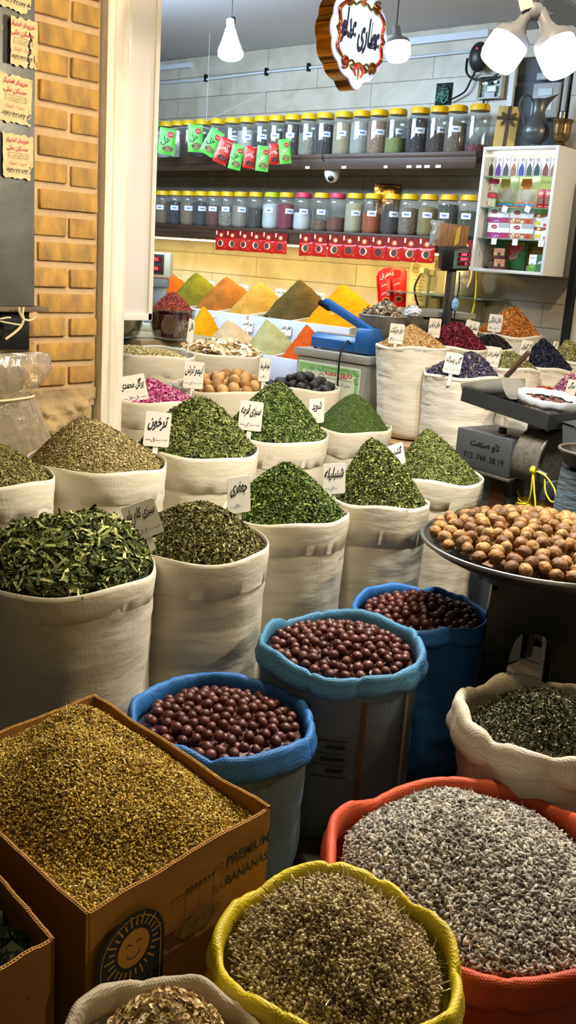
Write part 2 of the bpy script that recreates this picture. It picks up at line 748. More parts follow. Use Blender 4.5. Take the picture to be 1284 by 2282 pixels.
# ------------------------------------------------------------------ sacks
W_SACK = mat('woven_white_sack', '#d0c8b2', 0.55, var=0.14, vscale=5, weave=0.06, wscale=1700, bump=0.32, bscale=14, spec=0.35, bdist=0.006, stretch=(1, 1, 3.2))
W_CUFF = mat('woven_white_cuff', '#d6ceb8', 0.52, var=0.10, vscale=7, weave=0.06, wscale=1700, bump=0.32, bscale=17, spec=0.35, bdist=0.006, stretch=(1, 1, 3.2))
COTTON = mat('cotton_sack', '#dcd5c6', 0.85, var=0.10, vscale=4, bump=0.6, bscale=16, spec=0.15, stretch=(1, 1, 4), bdist=0.006)
BLUE = mat('woven_blue_sack', '#2f6fb4', 0.5, var=0.3, vscale=5, weave=0.22, wscale=1500, bump=0.4, bscale=30, spec=0.4, bdist=0.004)
BLUE2 = mat('woven_faded_blue_sack', '#4c86ac', 0.55, var=0.3, vscale=4, col2='#3c6a86', weave=0.22, wscale=1500, bump=0.4, bscale=30, bdist=0.004)
BLUEG = mat('woven_grey_blue_body', '#5f7480', 0.6, var=0.3, vscale=4, weave=0.22, wscale=1500, bump=0.3, bscale=30, bdist=0.004)
YELLOW = mat('woven_yellow_sack', '#d6c51e', 0.42, var=0.25, vscale=9, col2='#b7a414', weave=0.22, wscale=1500, bump=0.5, bscale=26, bdist=0.004, spec=0.5)
ORANGE = mat('woven_orange_sack', '#d0562c', 0.5, var=0.3, vscale=6, col2='#b04420', weave=0.22, wscale=1500, bump=0.5, bscale=26, bdist=0.004)
IVORY = mat('woven_ivory_sack', '#cfc2ac', 0.6, var=0.2, vscale=5, weave=0.22, wscale=1500, bump=0.6, bscale=20, bdist=0.005)


def rim_r(R, a, seed, amp=1.0):
    return R * (1 + amp * (0.018 * math.sin(2 * a + seed) + 0.010 * math.sin(3 * a + 2.1 * seed) + 0.006 * math.sin(7 * a + seed * 3)))


def rim_z(a, seed, amp=0.006):
    return amp * (math.sin(2 * a + 1.7 * seed) + 0.6 * math.sin(5 * a + seed))


def sack(name, label, c, R, zb, m, style='cuff', seed=1.0, cuff=0.10, cm=None, roll=0.02, wrinkle=0.004, belly=0.0, amp=1.0, group=None, lean=(0, 0), tiltz=0.005):
    """c = centre of the mouth (rim height in z); zb = height of what it stands on."""
    H = c[2] - zb
    root = thing(name, label, 'sack', (c[0], c[1], zb), 0, group)
    prof = [(0.01, 0.002), (0.5, 0.0), (0.78, 0.004), (0.90, 0.03), (0.955, 0.08)]
    zs = [0.16 + (0.84) * k / 26 for k in range(27)]
    prof = [(r * R, z) for r, z in prof] + [(R * (0.962 + 0.035 * max(0, (u - .6) / .4) + belly * math.sin(PI * u)), u * H) for u in zs if u * H > 0.09]
    n0 = len(prof)
    prof += [(R - 0.003, H - 0.001), (R - 0.004, H - 0.03), (R - 0.005, H - 0.13), (R * 0.5, H - 0.14), (0.003, H - 0.14)]

    def fn(r, z, a, j):
        k = rim_r(1, a, seed, amp * min(1, z / max(H, 1e-3)))
        wv = 0.0
        if 0.05 < z < H - 0.015 and j < n0 - 1:
            wv = wrinkle * (nz(math.cos(a) * 1.4 + seed * 9, math.sin(a) * 1.4, z * 26) + 0.8 * nz(math.cos(a) * 4, math.sin(a) * 4 + seed * 5, z * 9))
        return r * k + wv, z + (rim_z(a, seed, tiltz) * max(0, (z / H) ** 3) if H > 0 else 0)
    mb = MB().lathe(prof, 84, fn=fn)
    if lean != (0, 0):
        mb.v = [(x + lean[0] * (1 - z / H), y + lean[1] * (1 - z / H), z) for x, y, z in mb.v]
    mb.build('sack_body', m, root, angle=75)
    cm = cm or m
    if style == 'cuff':
        def fc(r, z, a, j):
            k = rim_r(1, a, seed, amp)
            edge = 0.006 * nz(math.cos(a) * 6, math.sin(a) * 6, seed * 3) if j == 0 else 0
            wv = wrinkle * 0.6 * nz(math.cos(a) * 3 + seed, math.sin(a) * 3, z * 22)
            return r * k + wv, z + rim_z(a, seed, tiltz) + edge
        MB().lathe([(R * .985, H - cuff), (R * .985 + 0.0022, H - cuff + 0.002), (R * .99 + 0.0022, H - cuff * .6), (R + 0.003, H - cuff * .3), (R + 0.002, H - 0.01),
                    (R + 0.001, H + 0.002), (R - 0.002, H + 0.003), (R - 0.005, H - 0.004)], 96, fn=fc).build('folded_cuff', cm, root, angle=75)
    elif style == 'rolled':
        vs = []
        n, k = 180, 14
        for i in range(n):
            a = 2 * PI * i / n
            ca, sa = math.cos(a), math.sin(a)
            crease = 1 - min(1, abs(nz(ca * 1.5, sa * 1.5, seed * 2)) * 7)          # sharp pinches where the fold turns
            rr = roll * (1 + 0.30 * nz(ca * 2.2, sa * 2.2, seed * 4) - 0.30 * crease ** 2)
            R0 = rim_r(R, a, seed, amp) + 0.005 * nz(ca * 3, sa * 3, seed + 8) - 0.004 * crease
            z0 = H + rim_z(a, seed, tiltz) + 0.008 * nz(ca * 3, sa * 3, seed + 3) - roll * 0.35
            for q in range(k):
                b = 2 * PI * q / k
                cb_, sb_ = math.cos(b), math.sin(b)
                wr_ = 1 + 0.10 * nz(ca * 7, sa * 7 + .25 * sb_, seed + .6 * cb_) + 0.05 * nz(ca * 22, sa * 22, seed)
                x_ = rr * 0.62 * wr_ * math.copysign(abs(cb_) ** 0.75, cb_) + (rr * 0.35 if cb_ > 0 and sb_ < 0 else 0)
                z_ = rr * 1.55 * wr_ * sb_
                vs.append(((R0 + x_) * ca, (R0 + x_) * sa, z0 + z_))
        fs = [(i * k + q, i * k + (q + 1) % k, ((i + 1) % n) * k + (q + 1) % k, ((i + 1) % n) * k + q) for i in range(n) for q in range(k)]
        MB().add(vs, fs).build('rolled_rim', cm, root, angle=80)
    return root


# ------------------------------------------------------------------ price signs
CARD = mat('sign_card', '#e9e6dc', 0.35, spec=0.4)
INK = mat('sign_ink', '#17161c', 0.6)
INKB = mat('sign_pen', '#3a3a66', 0.6)


def rrect(w_, h_, r=0.12, n=4):
    r = r * min(w_, h_)
    out = []
    for cx, cz, a0 in ((w_ / 2 - r, h_ / 2 - r, 0), (-w_ / 2 + r, h_ / 2 - r, PI / 2), (-w_ / 2 + r, -h_ / 2 + r, PI), (w_ / 2 - r, -h_ / 2 + r, 1.5 * PI)):
        out += [(cx + r * math.cos(a0 + PI / 2 * k / n), cz + r * math.sin(a0 + PI / 2 * k / n)) for k in range(n + 1)]
    return out


def sign(px, py, wpx, hpx, d, title, price, label, roll=0.0, yaw=0.0, group=None, stake=0.06, note='قیمت:', shear=0.18, tscale=1.0):
    P = at(px, py, d=d)
    W, H = wpx * d / FPX, hpx * d / FPX
    T = basis(P, yaw, roll + math.radians(4.0), 0.0)
    W /= max(0.35, abs(math.cos(yaw)))
    root = thing('price_sign', label, 'sign', (0, 0, 0), 0, group)
    root.matrix_world = T
    MB().prism(rrect(W, H, 0.08), 0.0025).build('card', CARD, root, bevel=0, smooth=False)
    if stake:
        MB().box((0, 0.004, -H / 2 - stake / 2 + 0.01), (W * 0.2, 0.003, stake)).build('stake', CARD, root, smooth=False)
    mb = MB()
    tw = W * min(0.84, 0.16 + 0.11 * len(title)) * tscale
    write(mb, title, 0, H * 0.17, tw, H * 0.42, 0, shear=shear, bold=0.022, fill=True)
    if price:
        write(mb, price, -W * 0.14, -H * 0.30, W * 0.55, H * 0.17, 1, shear=0.1, bold=0.01)
        if note:
            write(mb, note, W * 0.29, -H * 0.29, W * 0.26, H * 0.12, 0)
    mb.build('lettering', [INK, INKB], root, smooth=False)
    return root
# ------------------------------------------------------------------ setting
def tile_mat(name, base, dark, joint, w_, h_, z0=0.0, axes='XZ', rough=0.35, off=0.5, jw=0.004):
    m = bpy.data.materials.new(name)
    m.use_nodes = True
    nt = m.node_tree
    b = nt.nodes['Principled BSDF']
    N, L = nt.nodes.new, nt.links.new
    tc = N('ShaderNodeTexCoord')
    sp = N('ShaderNodeSeparateXYZ')
    L(tc.outputs['Object'], sp.inputs[0])
    cb = N('ShaderNodeCombineXYZ')
    L(sp.outputs[axes[0]], cb.inputs[0])
    ad = N('ShaderNodeMath')
    ad.operation = 'SUBTRACT'
    ad.inputs[1].default_value = z0
    L(sp.outputs[axes[1]], ad.inputs[0])
    L(ad.outputs[0], cb.inputs[1])
    br = N('ShaderNodeTexBrick')
    br.offset = off
    br.inputs['Scale'].default_value = 1.0
    br.inputs['Brick Width'].default_value = w_
    br.inputs['Row Height'].default_value = h_
    br.inputs['Mortar Size'].default_value = jw
    br.inputs['Mortar Smooth'].default_value = 0.2
    br.inputs['Bias'].default_value = 0.0
    br.inputs['Color1'].default_value = srgb(base)
    br.inputs['Color2'].default_value = srgb(dark)
    br.inputs['Mortar'].default_value = srgb(joint)
    L(cb.outputs[0], br.inputs['Vector'])
    nz_ = N('ShaderNodeTexNoise')
    nz_.inputs['Scale'].default_value = 3.5
    nz_.inputs['Detail'].default_value = 8
    nz_.inputs['Distortion'].default_value = 1.5
    L(tc.outputs['Object'], nz_.inputs['Vector'])
    mx = N('ShaderNodeMix')
    mx.data_type = 'RGBA'
    mx.blend_type = 'MULTIPLY'
    rp = N('ShaderNodeValToRGB')
    rp.color_ramp.elements[0].position = 0.35
    rp.color_ramp.elements[0].color = (0.72, 0.70, 0.66, 1)
    rp.color_ramp.elements[1].position = 0.62
    rp.color_ramp.elements[1].color = (1, 1, 1, 1)
    L(nz_.outputs['Fac'], rp.inputs[0])
    mx.inputs[0].default_value = 0.8
    L(br.outputs['Color'], mx.inputs[6])
    L(rp.outputs[0], mx.inputs[7])
    L(mx.outputs[2], b.inputs['Base Color'])
    bp = N('ShaderNodeBump')
    bp.inputs['Strength'].default_value = 0.5
    bp.inputs['Distance'].default_value = 0.004
    bp.invert = True
    L(br.outputs['Fac'], bp.inputs['Height'])
    L(bp.outputs['Normal'], b.inputs['Normal'])
    b.inputs['Roughness'].default_value = rough
    return m


TILE = tile_mat('marble_wall_tile', '#c4bdae', '#bab2a2', '#857c6c', 0.86, 0.129, 0.059, jw=0.0028)
PAVE = tile_mat('stone_paving', '#5c5550', '#4c4743', '#1e1c1b', 0.34, 0.17, 0.0, 'XY', 0.5, 0.37, 0.007)
PLASTER = mat('white_plaster', '#c9cbd0', 0.8, var=0.05, vscale=2)
YW = 4.85

struct(MB().box((-3.0, 2.0, -0.05), (11, 9, 0.1)).build('floor', PAVE, smooth=False))
wb = MB()
wb.box((-5.0, YW + 0.15, 1.4), (4.14, 0.3, 2.8))
wb.box((-2.755, YW + 0.15, 1.03), (0.35, 0.3, 2.06))
wb.box((-2.755, YW + 0.15, 2.69), (0.35, 0.3, 0.22))
wb.box((-1.29, YW + 0.15, 1.4), (2.58, 0.3, 2.8))
struct(wb.build('wall_back', TILE, smooth=False))
NICHE = mat('grey_niche', '#5d646c', 0.7, var=0.2, vscale=4)
struct(MB().box((-2.755, YW + 0.06, 2.32), (0.36, 0.02, 0.56)).build('wall_niche', NICHE, smooth=False))
struct(MB().box((-2.925, YW - 0.004, 2.32), (0.03, 0.02, 0.56)).build('trim_2', mat('jamb', '#cfd3d8', 0.4), smooth=False))
struct(MB().box((-7.05, 3.5, 1.4), (0.1, 3.0, 2.8)).build('wall_side', TILE, smooth=False))
struct(MB().box((-4.0, 3.60, 2.82), (6.2, 2.6, 0.1)).build('ceiling', PLASTER, smooth=False))
cor = MB()
cor.prism([(0, 0), (0.05, 0), (0.05, -0.02), (0.02, -0.05), (0, -0.06)], 5.4, 0, Matrix.Translation((-1.6, YW, 2.77)) @ Matrix.Rotation(PI / 2, 4, 'Z') @ Matrix.Scale(1, 4))
struct(cor.build('trim_3', mat('cornice', '#dfe1e4', 0.7), smooth=False))

# brick pier of the shop front, its stone foot and the white door frame
BRICK = mat('ochre_brick', '#c2944a', 0.85, var=0.5, vscale=13, col2='#8d7048', bump=0.9, bscale=60, stretch=(1, 1.8, 0.8), bdist=0.006, spec=0.2)
MORTAR = mat('sandy_mortar', '#c2a47c', 0.95, var=0.2, vscale=20, bump=0.7, bscale=90, bdist=0.004, spec=0.1)
XP = -3.016
pier = MB()
pitch = 0.0878
zb0 = at(230, 128.5, x=XP).z
rb = random.Random(3)
for k in range(-7, 16):
    z0 = zb0 - k * pitch
    if z0 < 0.97 or z0 > 2.75:
        continue
    full = k % 2 == 0
    ye = 2.262
    edges = [ye]
    step = 0.262 if full else 0.131
    while edges[-1] > 1.55:
        edges.append(edges[-1] - step)
        step = 0.262
    for a, b in zip(edges, edges[1:]):
        j = lambda s=0.003: rb.uniform(-s, s)
        cx = XP - 0.045 + j(0.002)
        pier.box((cx, (a + b) / 2 + j(), z0 + 0.034 + j(0.002)), (0.09, a - b - 0.017 + j(), 0.064 + j()), 0)
bo = pier.build('wall_left', [BRICK, MORTAR], bevel=0.004, seg=2, angle=60)
# roughen the brick faces a little
for v in bo.data.vertices:
    p = v.co
    d_ = 0.0022 * nz(p.x * 30, p.y * 24, p.z * 30)
    v.co = (p.x + d_, p.y + d_, p.z + d_ * 0.8)
struct(bo)
struct(MB().box((XP - 0.132, 1.77, 1.85), (0.24, 0.98, 1.9)).build('wall_mortar', MORTAR, smooth=False))
stone = MB()
ns, nt_ = 90, 90
vs, fs = [], []
for i in range(ns):
    for j in range(nt_):
        y, z = 1.3 + (2.262 - 1.3) * i / (ns - 1), 0.97 * j / (nt_ - 1)
        ed = min(1, (ns - 1 - i) / 6)
        x = XP + 0.005 + ed * (0.05 * nz(y * 6, z * 6, 1.3) + 0.045 * abs(nz(y * 15, z * 15 + y * 9, 4)) + 0.022 * nz(y * 36, z * 36, 8) + 0.015) - (1 - ed) * 0.03
        if z > 0.925:
            x = XP - 0.004 + 0.004 * nz(y * 20, z * 20, 2)
        vs.append((x, y, z))
fs = [(i * nt_ + j, (i + 1) * nt_ + j, (i + 1) * nt_ + j + 1, i * nt_ + j + 1) for i in range(ns - 1) for j in range(nt_ - 1)]
stone.add(vs, fs)
STONE = mat('rough_sandstone', '#b8a06e', 0.9, var=0.45, vscale=6, col2='#8d7a5c', bump=0.9, bscale=40, bdist=0.01, spec=0.15)
struct(stone.build('wall_foot', STONE, angle=180))
struct(MB().box((XP - 0.13, 1.77, 0.48), (0.2, 0.96, 0.96)).build('wall_core', STONE, smooth=False))

FRAME = mat('white_frame', '#e2dccc', 0.45, var=0.10, vscale=5, stretch=(6, 6, 0.6), col2='#c5bca8')
fr = MB()
fr.prism([(-0.09, 0), (0.022, 0), (0.024, 0.006), (0.024, 0.016), (0.0225, 0.019), (0.0225, 0.030), (0.026, 0.034), (0.028, 0.040), (0.028, 0.090), (0.024, 0.097), (0.018, 0.104), (-0.09, 0.104)], 2.8, 0,
         Matrix.Translation((XP, 2.268, 2.8)) @ Matrix.Rotation(-PI / 2, 4, 'X') @ Matrix.Scale(1, 4))
fo = fr.build('trim_1', FRAME, smooth=False)
fo.data.transform(Matrix.Identity(4))
struct(fo)


# ------------------------------------------------------------------ sack positions (mouth centre from the photograph's edge points)
def mouth(l, r, d):
    R = (r[0] - l[0]) * d / (2 * FPX)
    return at((l[0] + r[0]) / 2, (l[1] + r[1]) / 2, d=d), R


def peak_of(c, px, py):
    p = at(px, py, d=depth(c))
    return p.z - c.z, (p.x - c.x, p.y - c.y)


LEAF, LEAF2, STRIP, CURL, BUD, DISC, SHRED, NEEDLE = P_leaf(), P_leaf(0.5, 0.2), P_strip(), P_curl(), P_bud(), P_disc(), P_shred(), P_leaf(0.09, 0.03)


def herb(name, cols, rough=0.75, **kw):
    return mat(name, cols[-1], rough, cols=cols, spec=0.2, **kw)


def full_sack(l, r, d, zb, slabel, peak, hname, hlabel, hcat, m, pieces, N, size, seed, style='cuff', sm=None, cm=None, edge=-0.012, q=1.3, lump=0.006, spread=0.4,
              cuff=0.10, tints=(0, 1), kl=22.0, gpow=1.0, wrinkle=0.004, roll=0.02, lift=0.3, amp=1.0, belly=0.0, lean=(0, 0), tiltz=0.006, maxoff=0.55):
    c, R = mouth(l, r, d)
    sack('sack', slabel, c, R, zb, sm or W_SACK, style, seed * 0.77 + 0.3, cuff, cm or (W_CUFF if style == 'cuff' else None), roll, wrinkle, belly, amp, None, lean, tiltz)
    pk, off = peak_of(c, *peak)
    k = math.hypot(*off) / (R * maxoff)
    if k > 1:
        off = (off[0] / k, off[1] / k)
    hill = Hill(R - (0.012 if style == 'cuff' else 0.002 + roll * 1.15), pk, off, edge, q, lump, kl, seed)
    if hname:
        heap(hname, hlabel, hcat, c, hill, m, pieces, N, size, seed, spread, tints=tints, lift=lift, gpow=gpow, rim=(seed * 0.77 + 0.3, amp))
    return c, R, hill


G1 = herb('herb_dark_green', ['#1c210c', '#434f1e', '#70793a', '#a9ad68'])
G2 = herb('herb_green', ['#182008', '#3c4e1e', '#637636', '#9cab60'])
G3 = herb('herb_olive', ['#26240e', '#5c5828', '#878044', '#bdb272'])
G4 = herb('herb_tan', ['#3a3218', '#7c6e3c', '#b0a066', '#dccc98'])
G5 = herb('dill_green', ['#263414', '#405524', '#5c7034', '#7c8c48'], rough=0.85)
G6 = herb('herb_mixed', ['#1c1e0e', '#474a22', '#7a7642', '#b5a874'])

full_sack((-190, 1040), (117, 1070), 2.83, 0, 'white sack at the far left edge, heaped with fine olive herb', (-20, 990), 'dried_herb',
          'fine olive-brown dried herb in the sack at the left edge', 'herb', G3, [(LEAF, 5), (STRIP, 2), (NEEDLE, 2)], 15000, 0.011, 1)
full_sack((62, 1012), (370, 1035), 3.15, 0, 'wide white sack in front of the stone pier foot, heaped with tan herb', (190, 928), 'dried_herb',
          'pale tan crumbled herb heaped before the brick pier', 'herb', G4, [(LEAF, 6), (STRIP, 2), (NEEDLE, 2)], 22000, 0.0095, 2, q=1.5, maxoff=0.7)
full_sack((300, 978), (575, 1010), 3.53, 0, 'white sack of long curled green leaves behind the tarragon sign', (440, 890), 'dried_herb',
          'curled narrow tarragon leaves in a dome', 'herb', G1, [(STRIP, 5), (SHRED, 4), (LEAF, 3)], 11000, 0.022, 3, q=1.7, spread=0.6, cuff=0.12)
full_sack((490, 950), (733, 975), 3.86, 0, 'white sack of tall bright green stew herbs between tarragon and dill', (622, 856), 'dried_herb',
          'tall cone of chopped green stew herbs with a white sign', 'herb', G2, [(STRIP, 4), (LEAF2, 4), (SHRED, 3)], 12000, 0.020, 4, q=1.4, spread=0.55)
full_sack((695, 945), (875, 952), 4.15, 0, 'white sack of smooth dark green dill below the blue sealing machine', (788, 878), 'dried_herb',
          'smooth fine dark green dill mound', 'herb', G5, [(NEEDLE, 6), (STRIP, 2)], 20000, 0.008, 5, q=1.5, spread=0.35, lump=0.004)
full_sack((497, 1120), (777, 1152), 3.09, 0, 'white sack of green parsley flakes in the middle of the sacks', (640, 1031), 'dried_herb',
          'green parsley flakes heaped in the middle sack', 'herb', G2, [(CURL, 5), (LEAF2, 4), (STRIP, 2)], 15000, 0.0135, 6, q=1.4, spread=0.6)
full_sack((735, 1105), (955, 1112), 3.30, 0, 'white sack of tall fenugreek cone beside the walnut tray', (826, 978), 'dried_herb',
          'tall pointed cone of olive green fenugreek leaves', 'herb', herb('fenugreek', ['#1c210c', '#444e20', '#727a3c', '#a8ac66']), [(CURL, 5), (LEAF2, 5), (STRIP, 1)], 15000, 0.0125, 7, q=1.4, spread=0.55, cuff=0.13)
full_sack((870, 1050), (1076, 1062), 3.57, 0, 'white sack of coriander right before the grey grinder', (952, 962), 'dried_herb',
          'dark green shredded coriander heap next to the grinder', 'herb', G1, [(SHRED, 4), (STRIP, 4), (LEAF, 3)], 13000, 0.013, 8, q=1.3, spread=0.6)
full_sack((272, 1190), (597, 1218), 2.755, 0, 'tall white sack of mixed herbs with the tilted cabbage-rice herb sign', (445, 1118), 'dried_herb',
          'mixed green and brown herbs under the tilted sign', 'herb', G6, [(LEAF2, 5), (CURL, 3), (STRIP, 4)], 15000, 0.0135, 9, q=1.6, spread=0.6)
full_sack((-75, 1240), (345, 1275), 2.49, 0, 'large white sack in the left front with big dark leaves', (190, 1155), 'dried_herb',
          'big dark green leaf strips piled high in the left front sack', 'herb', herb('leek_green', ['#161d0a', '#3d4b1e', '#6c7636', '#bcbe7c']), [(P_strip(0.13, 0.14), 6, 1.35), (P_curl(0.32, 0.12), 3), (SHRED, 3), (LEAF, 2)], 7500, 0.036, 10, q=1.8, spread=0.6, lump=0.01, cuff=0.07, lift=0.5)
full_sack((230, 882), (443, 887), 3.95, 0, 'white sack of pink rose petals next to the white door frame', (330, 850), 'rose_petals',
          'bright pink and cream rose petals next to the door frame', 'petals', herb('rose_petal', ['#8c2a5c', '#b8407e', '#d97fae', '#efd0cf'], 0.6), [(DISC, 3), (CURL, 4), (LEAF2, 3)], 6000, 0.017, 11, q=1.6, spread=0.7)
full_sack((220, 780), (437, 788), 4.60, 0, 'half-filled white sack of yellow chamomile below the glass bowls', (290, 772), 'chamomile',
          'small yellow chamomile buds sunk in a half-filled sack', 'herb', herb('chamomile_small', ['#5c4c20', '#a08a48', '#c8b070', '#e6d8a8']), [(BUD, 4), (NEEDLE, 3), (LEAF, 2)], 9000, 0.011, 12, edge=-0.03, q=1.6, spread=0.8)
full_sack((391, 772), (588, 792), 4.90, 0, 'white sack of flat cream flakes behind the dried limes', (500, 768), 'root_flakes',
          'flat cream-coloured flakes of dried root', 'flakes', herb('root_flake', ['#b08a58', '#d8b988', '#ecd7ae', '#f4e8cc'], 0.7), [(P_disc(0.05, 0.75), 5), (LEAF2, 1)], 900, 0.055, 13, q=1.6, spread=0.35)
# tier on the platform
PZ = 0.75
full_sack((840, 765), (1003, 775), 4.37, PZ, 'tall white cotton sack of golden citrus blossom at the head of the raised row', (918, 728), 'citrus_blossom',
          'golden dried citrus blossom behind its white sign', 'herb', herb('citrus_blossom', ['#8a6030', '#b88a4c', '#d8b074', '#ecd2a0']), [(STRIP, 4), (LEAF, 4), (SHRED, 2)], 9000, 0.013, 16, sm=COTTON, style='cuff', cm=COTTON, cuff=0.02, wrinkle=0.006, spread=0.6, q=1.1, lean=(0.05, -0.02))
full_sack((930, 765), (1090, 778), 4.65, PZ, 'white sack of crimson hibiscus between citrus blossom and black herb', (1018, 721), 'hibiscus',
          'crimson dried hibiscus petals', 'petals', herb('hibiscus', ['#2a080e', '#5a1420', '#7e2234', '#a8485a']), [(CURL, 5), (STRIP, 3), (SHRED, 3)], 6500, 0.018, 17, sm=COTTON, cm=COTTON, cuff=0.02, q=1.5, spread=0.7)
full_sack((1040, 768), (1147, 775), 4.86, PZ, 'small white sack of black roots before the orange peel', (1098, 748), 'valerian_root',
          'black dried root pieces in a small sack', 'herb', herb('black_root', ['#0c0a09', '#1a1614', '#2a2522', '#4a443e']), [(CURL, 4), (SHRED, 5)], 3500, 0.018, 18, sm=COTTON, cm=COTTON, cuff=0.02, q=1.8, spread=0.8)
full_sack((1060, 740), (1207, 746), 5.12, PZ, 'white sack of orange peel strips against the tiled wall under the cabinet', (1147, 688), 'orange_peel',
          'pointed heap of bright orange peel strips by the wall', 'peel', herb('orange_peel', ['#8a4a14', '#b8692a', '#d58a40', '#e8ae68']), [(SHRED, 6), (STRIP, 3)], 6500, 0.02, 19, sm=COTTON, cm=COTTON, cuff=0.02, q=1.15, spread=0.7, lift=0.6)
full_sack((943, 826), (1118, 838), 4.14, PZ - 0.03, 'white cotton sack of violet mallow flowers at the front of the raised row', (1052, 790), 'mallow_flower',
          'violet and green mallow flowers', 'flowers', herb('mallow', ['#16131f', '#332c4a', '#554a72', '#9a9478']), [(CURL, 6), (BUD, 2), (STRIP, 2)], 6500, 0.018, 20, sm=COTTON, cm=COTTON, cuff=0.02, q=1.5, spread=0.8, wrinkle=0.006)
full_sack((1065, 811), (1205, 822), 4.40, PZ, 'white cotton sack of pale green thyme between mallow and borage', (1130, 782), 'thyme',
          'pale green thyme leaves in the raised row', 'herb', herb('thyme_pale', ['#3c3c20', '#6c6c3c', '#98925c', '#c8bc8c']), [(LEAF2, 6), (CURL, 2)], 7500, 0.0125, 21, sm=COTTON, cm=COTTON, cuff=0.02, q=1.5, spread=0.5)
full_sack((1150, 811), (1280, 822), 4.62, PZ, 'white cotton sack of near-black borage flowers in the raised row', (1210, 756), 'borage',
          'blue-black borage flowers in a tall heap', 'flowers', herb('borage', ['#0b0b12', '#1a1a2a', '#2c2c44', '#56566c']), [(CURL, 5), (SHRED, 5)], 7000, 0.017, 22, sm=COTTON, cm=COTTON, cuff=0.02, q=1.2, spread=0.7)
full_sack((1228, 800), (1350, 806), 4.84, PZ, 'white cotton sack of yellow-green herb cut off by the right edge', (1262, 760), 'dried_herb',
          'yellow-green crumbled herb behind the borage', 'herb', herb('yellow_herb', ['#4a4620', '#7c743a', '#a89c5a', '#d0c488']), [(LEAF2, 4), (STRIP, 3)], 5000, 0.014, 23, sm=COTTON, cm=COTTON, cuff=0.02, q=1.3, spread=0.6)
full_sack((1215, 890), (1345, 900), 4.28, PZ - 0.03, 'white cotton sack of pink rosebuds behind the grinder hopper', (1272, 835), 'rosebuds',
          'pink and purple rosebuds behind the grinder', 'flowers', herb('rosebud', ['#4a1c38', '#8a3a66', '#a8608a', '#cfc29a']), [(BUD, 5), (CURL, 3)], 3000, 0.022, 24, sm=COTTON, cm=COTTON, cuff=0.02, q=1.5, spread=0.8)
full_sack((1130, 905), (1290, 915), 4.02, PZ - 0.05, 'white sack of red dried fruit slices behind the plastic bag', (1215, 868), 'dried_fruit',
          'red dried fruit slices behind the plastic bag', 'fruit', herb('red_slices', ['#4a0c08', '#8a1c12', '#b5301e', '#d8604a'], 0.45), [(CURL, 4), (DISC, 4)], 2200, 0.024, 25, sm=COTTON, cm=COTTON, cuff=0.02, q=1.7, spread=0.7)

# front sacks
full_sack((1027, 1580), (1420, 1660), 2.46, 0, 'crumpled ivory sack at the right edge in front of the stool', (1230, 1548), 'dried_herb',
          'dark grey-green thyme sprigs with thin stems in the ivory sack', 'herb', herb('thyme_dark', ['#12130c', '#2e3020', '#54543a', '#a8a284']), [(CURL, 4), (LEAF2, 4), (NEEDLE, 3, 2.2), (BUD, 1)], 16000, 0.013, 26,
          style='rolled', sm=IVORY, cm=IVORY, roll=0.028, q=2.0, edge=-0.03, spread=0.9, amp=2.0, wrinkle=0.008, lump=0.012)
full_sack((478, 2070), (1018, 2180), 1.61, 0, 'yellow woven sack with rolled rim at the front', (740, 2035), 'yarrow',
          'tiny dry yarrow flower heads on thin stalks in the yellow sack', 'herb', herb('yarrow', ['#4a3e22', '#95835a', '#c6b484', '#e8dab0']), [(P_umbel(7, 1), 1), (P_umbel(6, 2), 1), (P_umbel(9, 3), 1), (BUD, 4, 0.14), (P_leaf(0.04, 0.02), 1.2, 1.2)], 9000, 0.042, 27,
          style='rolled', sm=YELLOW, cm=YELLOW, roll=0.017, q=2.0, edge=-0.03, spread=1.4, lump=0.010, lift=0.25, amp=1.6, tiltz=0.012)
full_sack((722, 1870), (1400, 2000), 2.03, 0, 'big orange woven sack with rolled rim at the right front', (1010, 1835), 'lavender',
          'pale grey-violet lavender buds filling the orange sack', 'herb', herb('lavender', ['#46423c', '#857f78', '#aca69c', '#d0c9b8']), [(BUD, 8), (NEEDLE, 0.9, 2.4), (LEAF, 1)], 19000, 0.0158, 28,
          style='rolled', sm=ORANGE, cm=ORANGE, roll=0.020, q=2.2, edge=-0.02, spread=0.7, lump=0.010, lift=0.6, amp=2.2, tiltz=0.015)
full_sack((125, 2350), (590, 2385), 1.36, 0, 'off-white sack at the bottom edge filled with flat cream seeds', (385, 2225), 'seed_husks',
          'flat papery cream seeds in the bottom edge sack', 'seeds', herb('cream_husk', ['#7c6438', '#b89a62', '#dcc48e', '#efe0b8'], 0.6), [(P_disc(0.08, 0.65), 6), (LEAF2, 2)], 3500, 0.015, 29,
          style='rolled', sm=mat('dirty_white_sack', '#b5a78e', 0.6, weave=0.2, wscale=1500, var=0.2, vscale=7, bump=0.5, bscale=24, bdist=0.004), roll=0.018, q=1.8, edge=-0.035, spread=0.5, lump=0.008, amp=1.6)
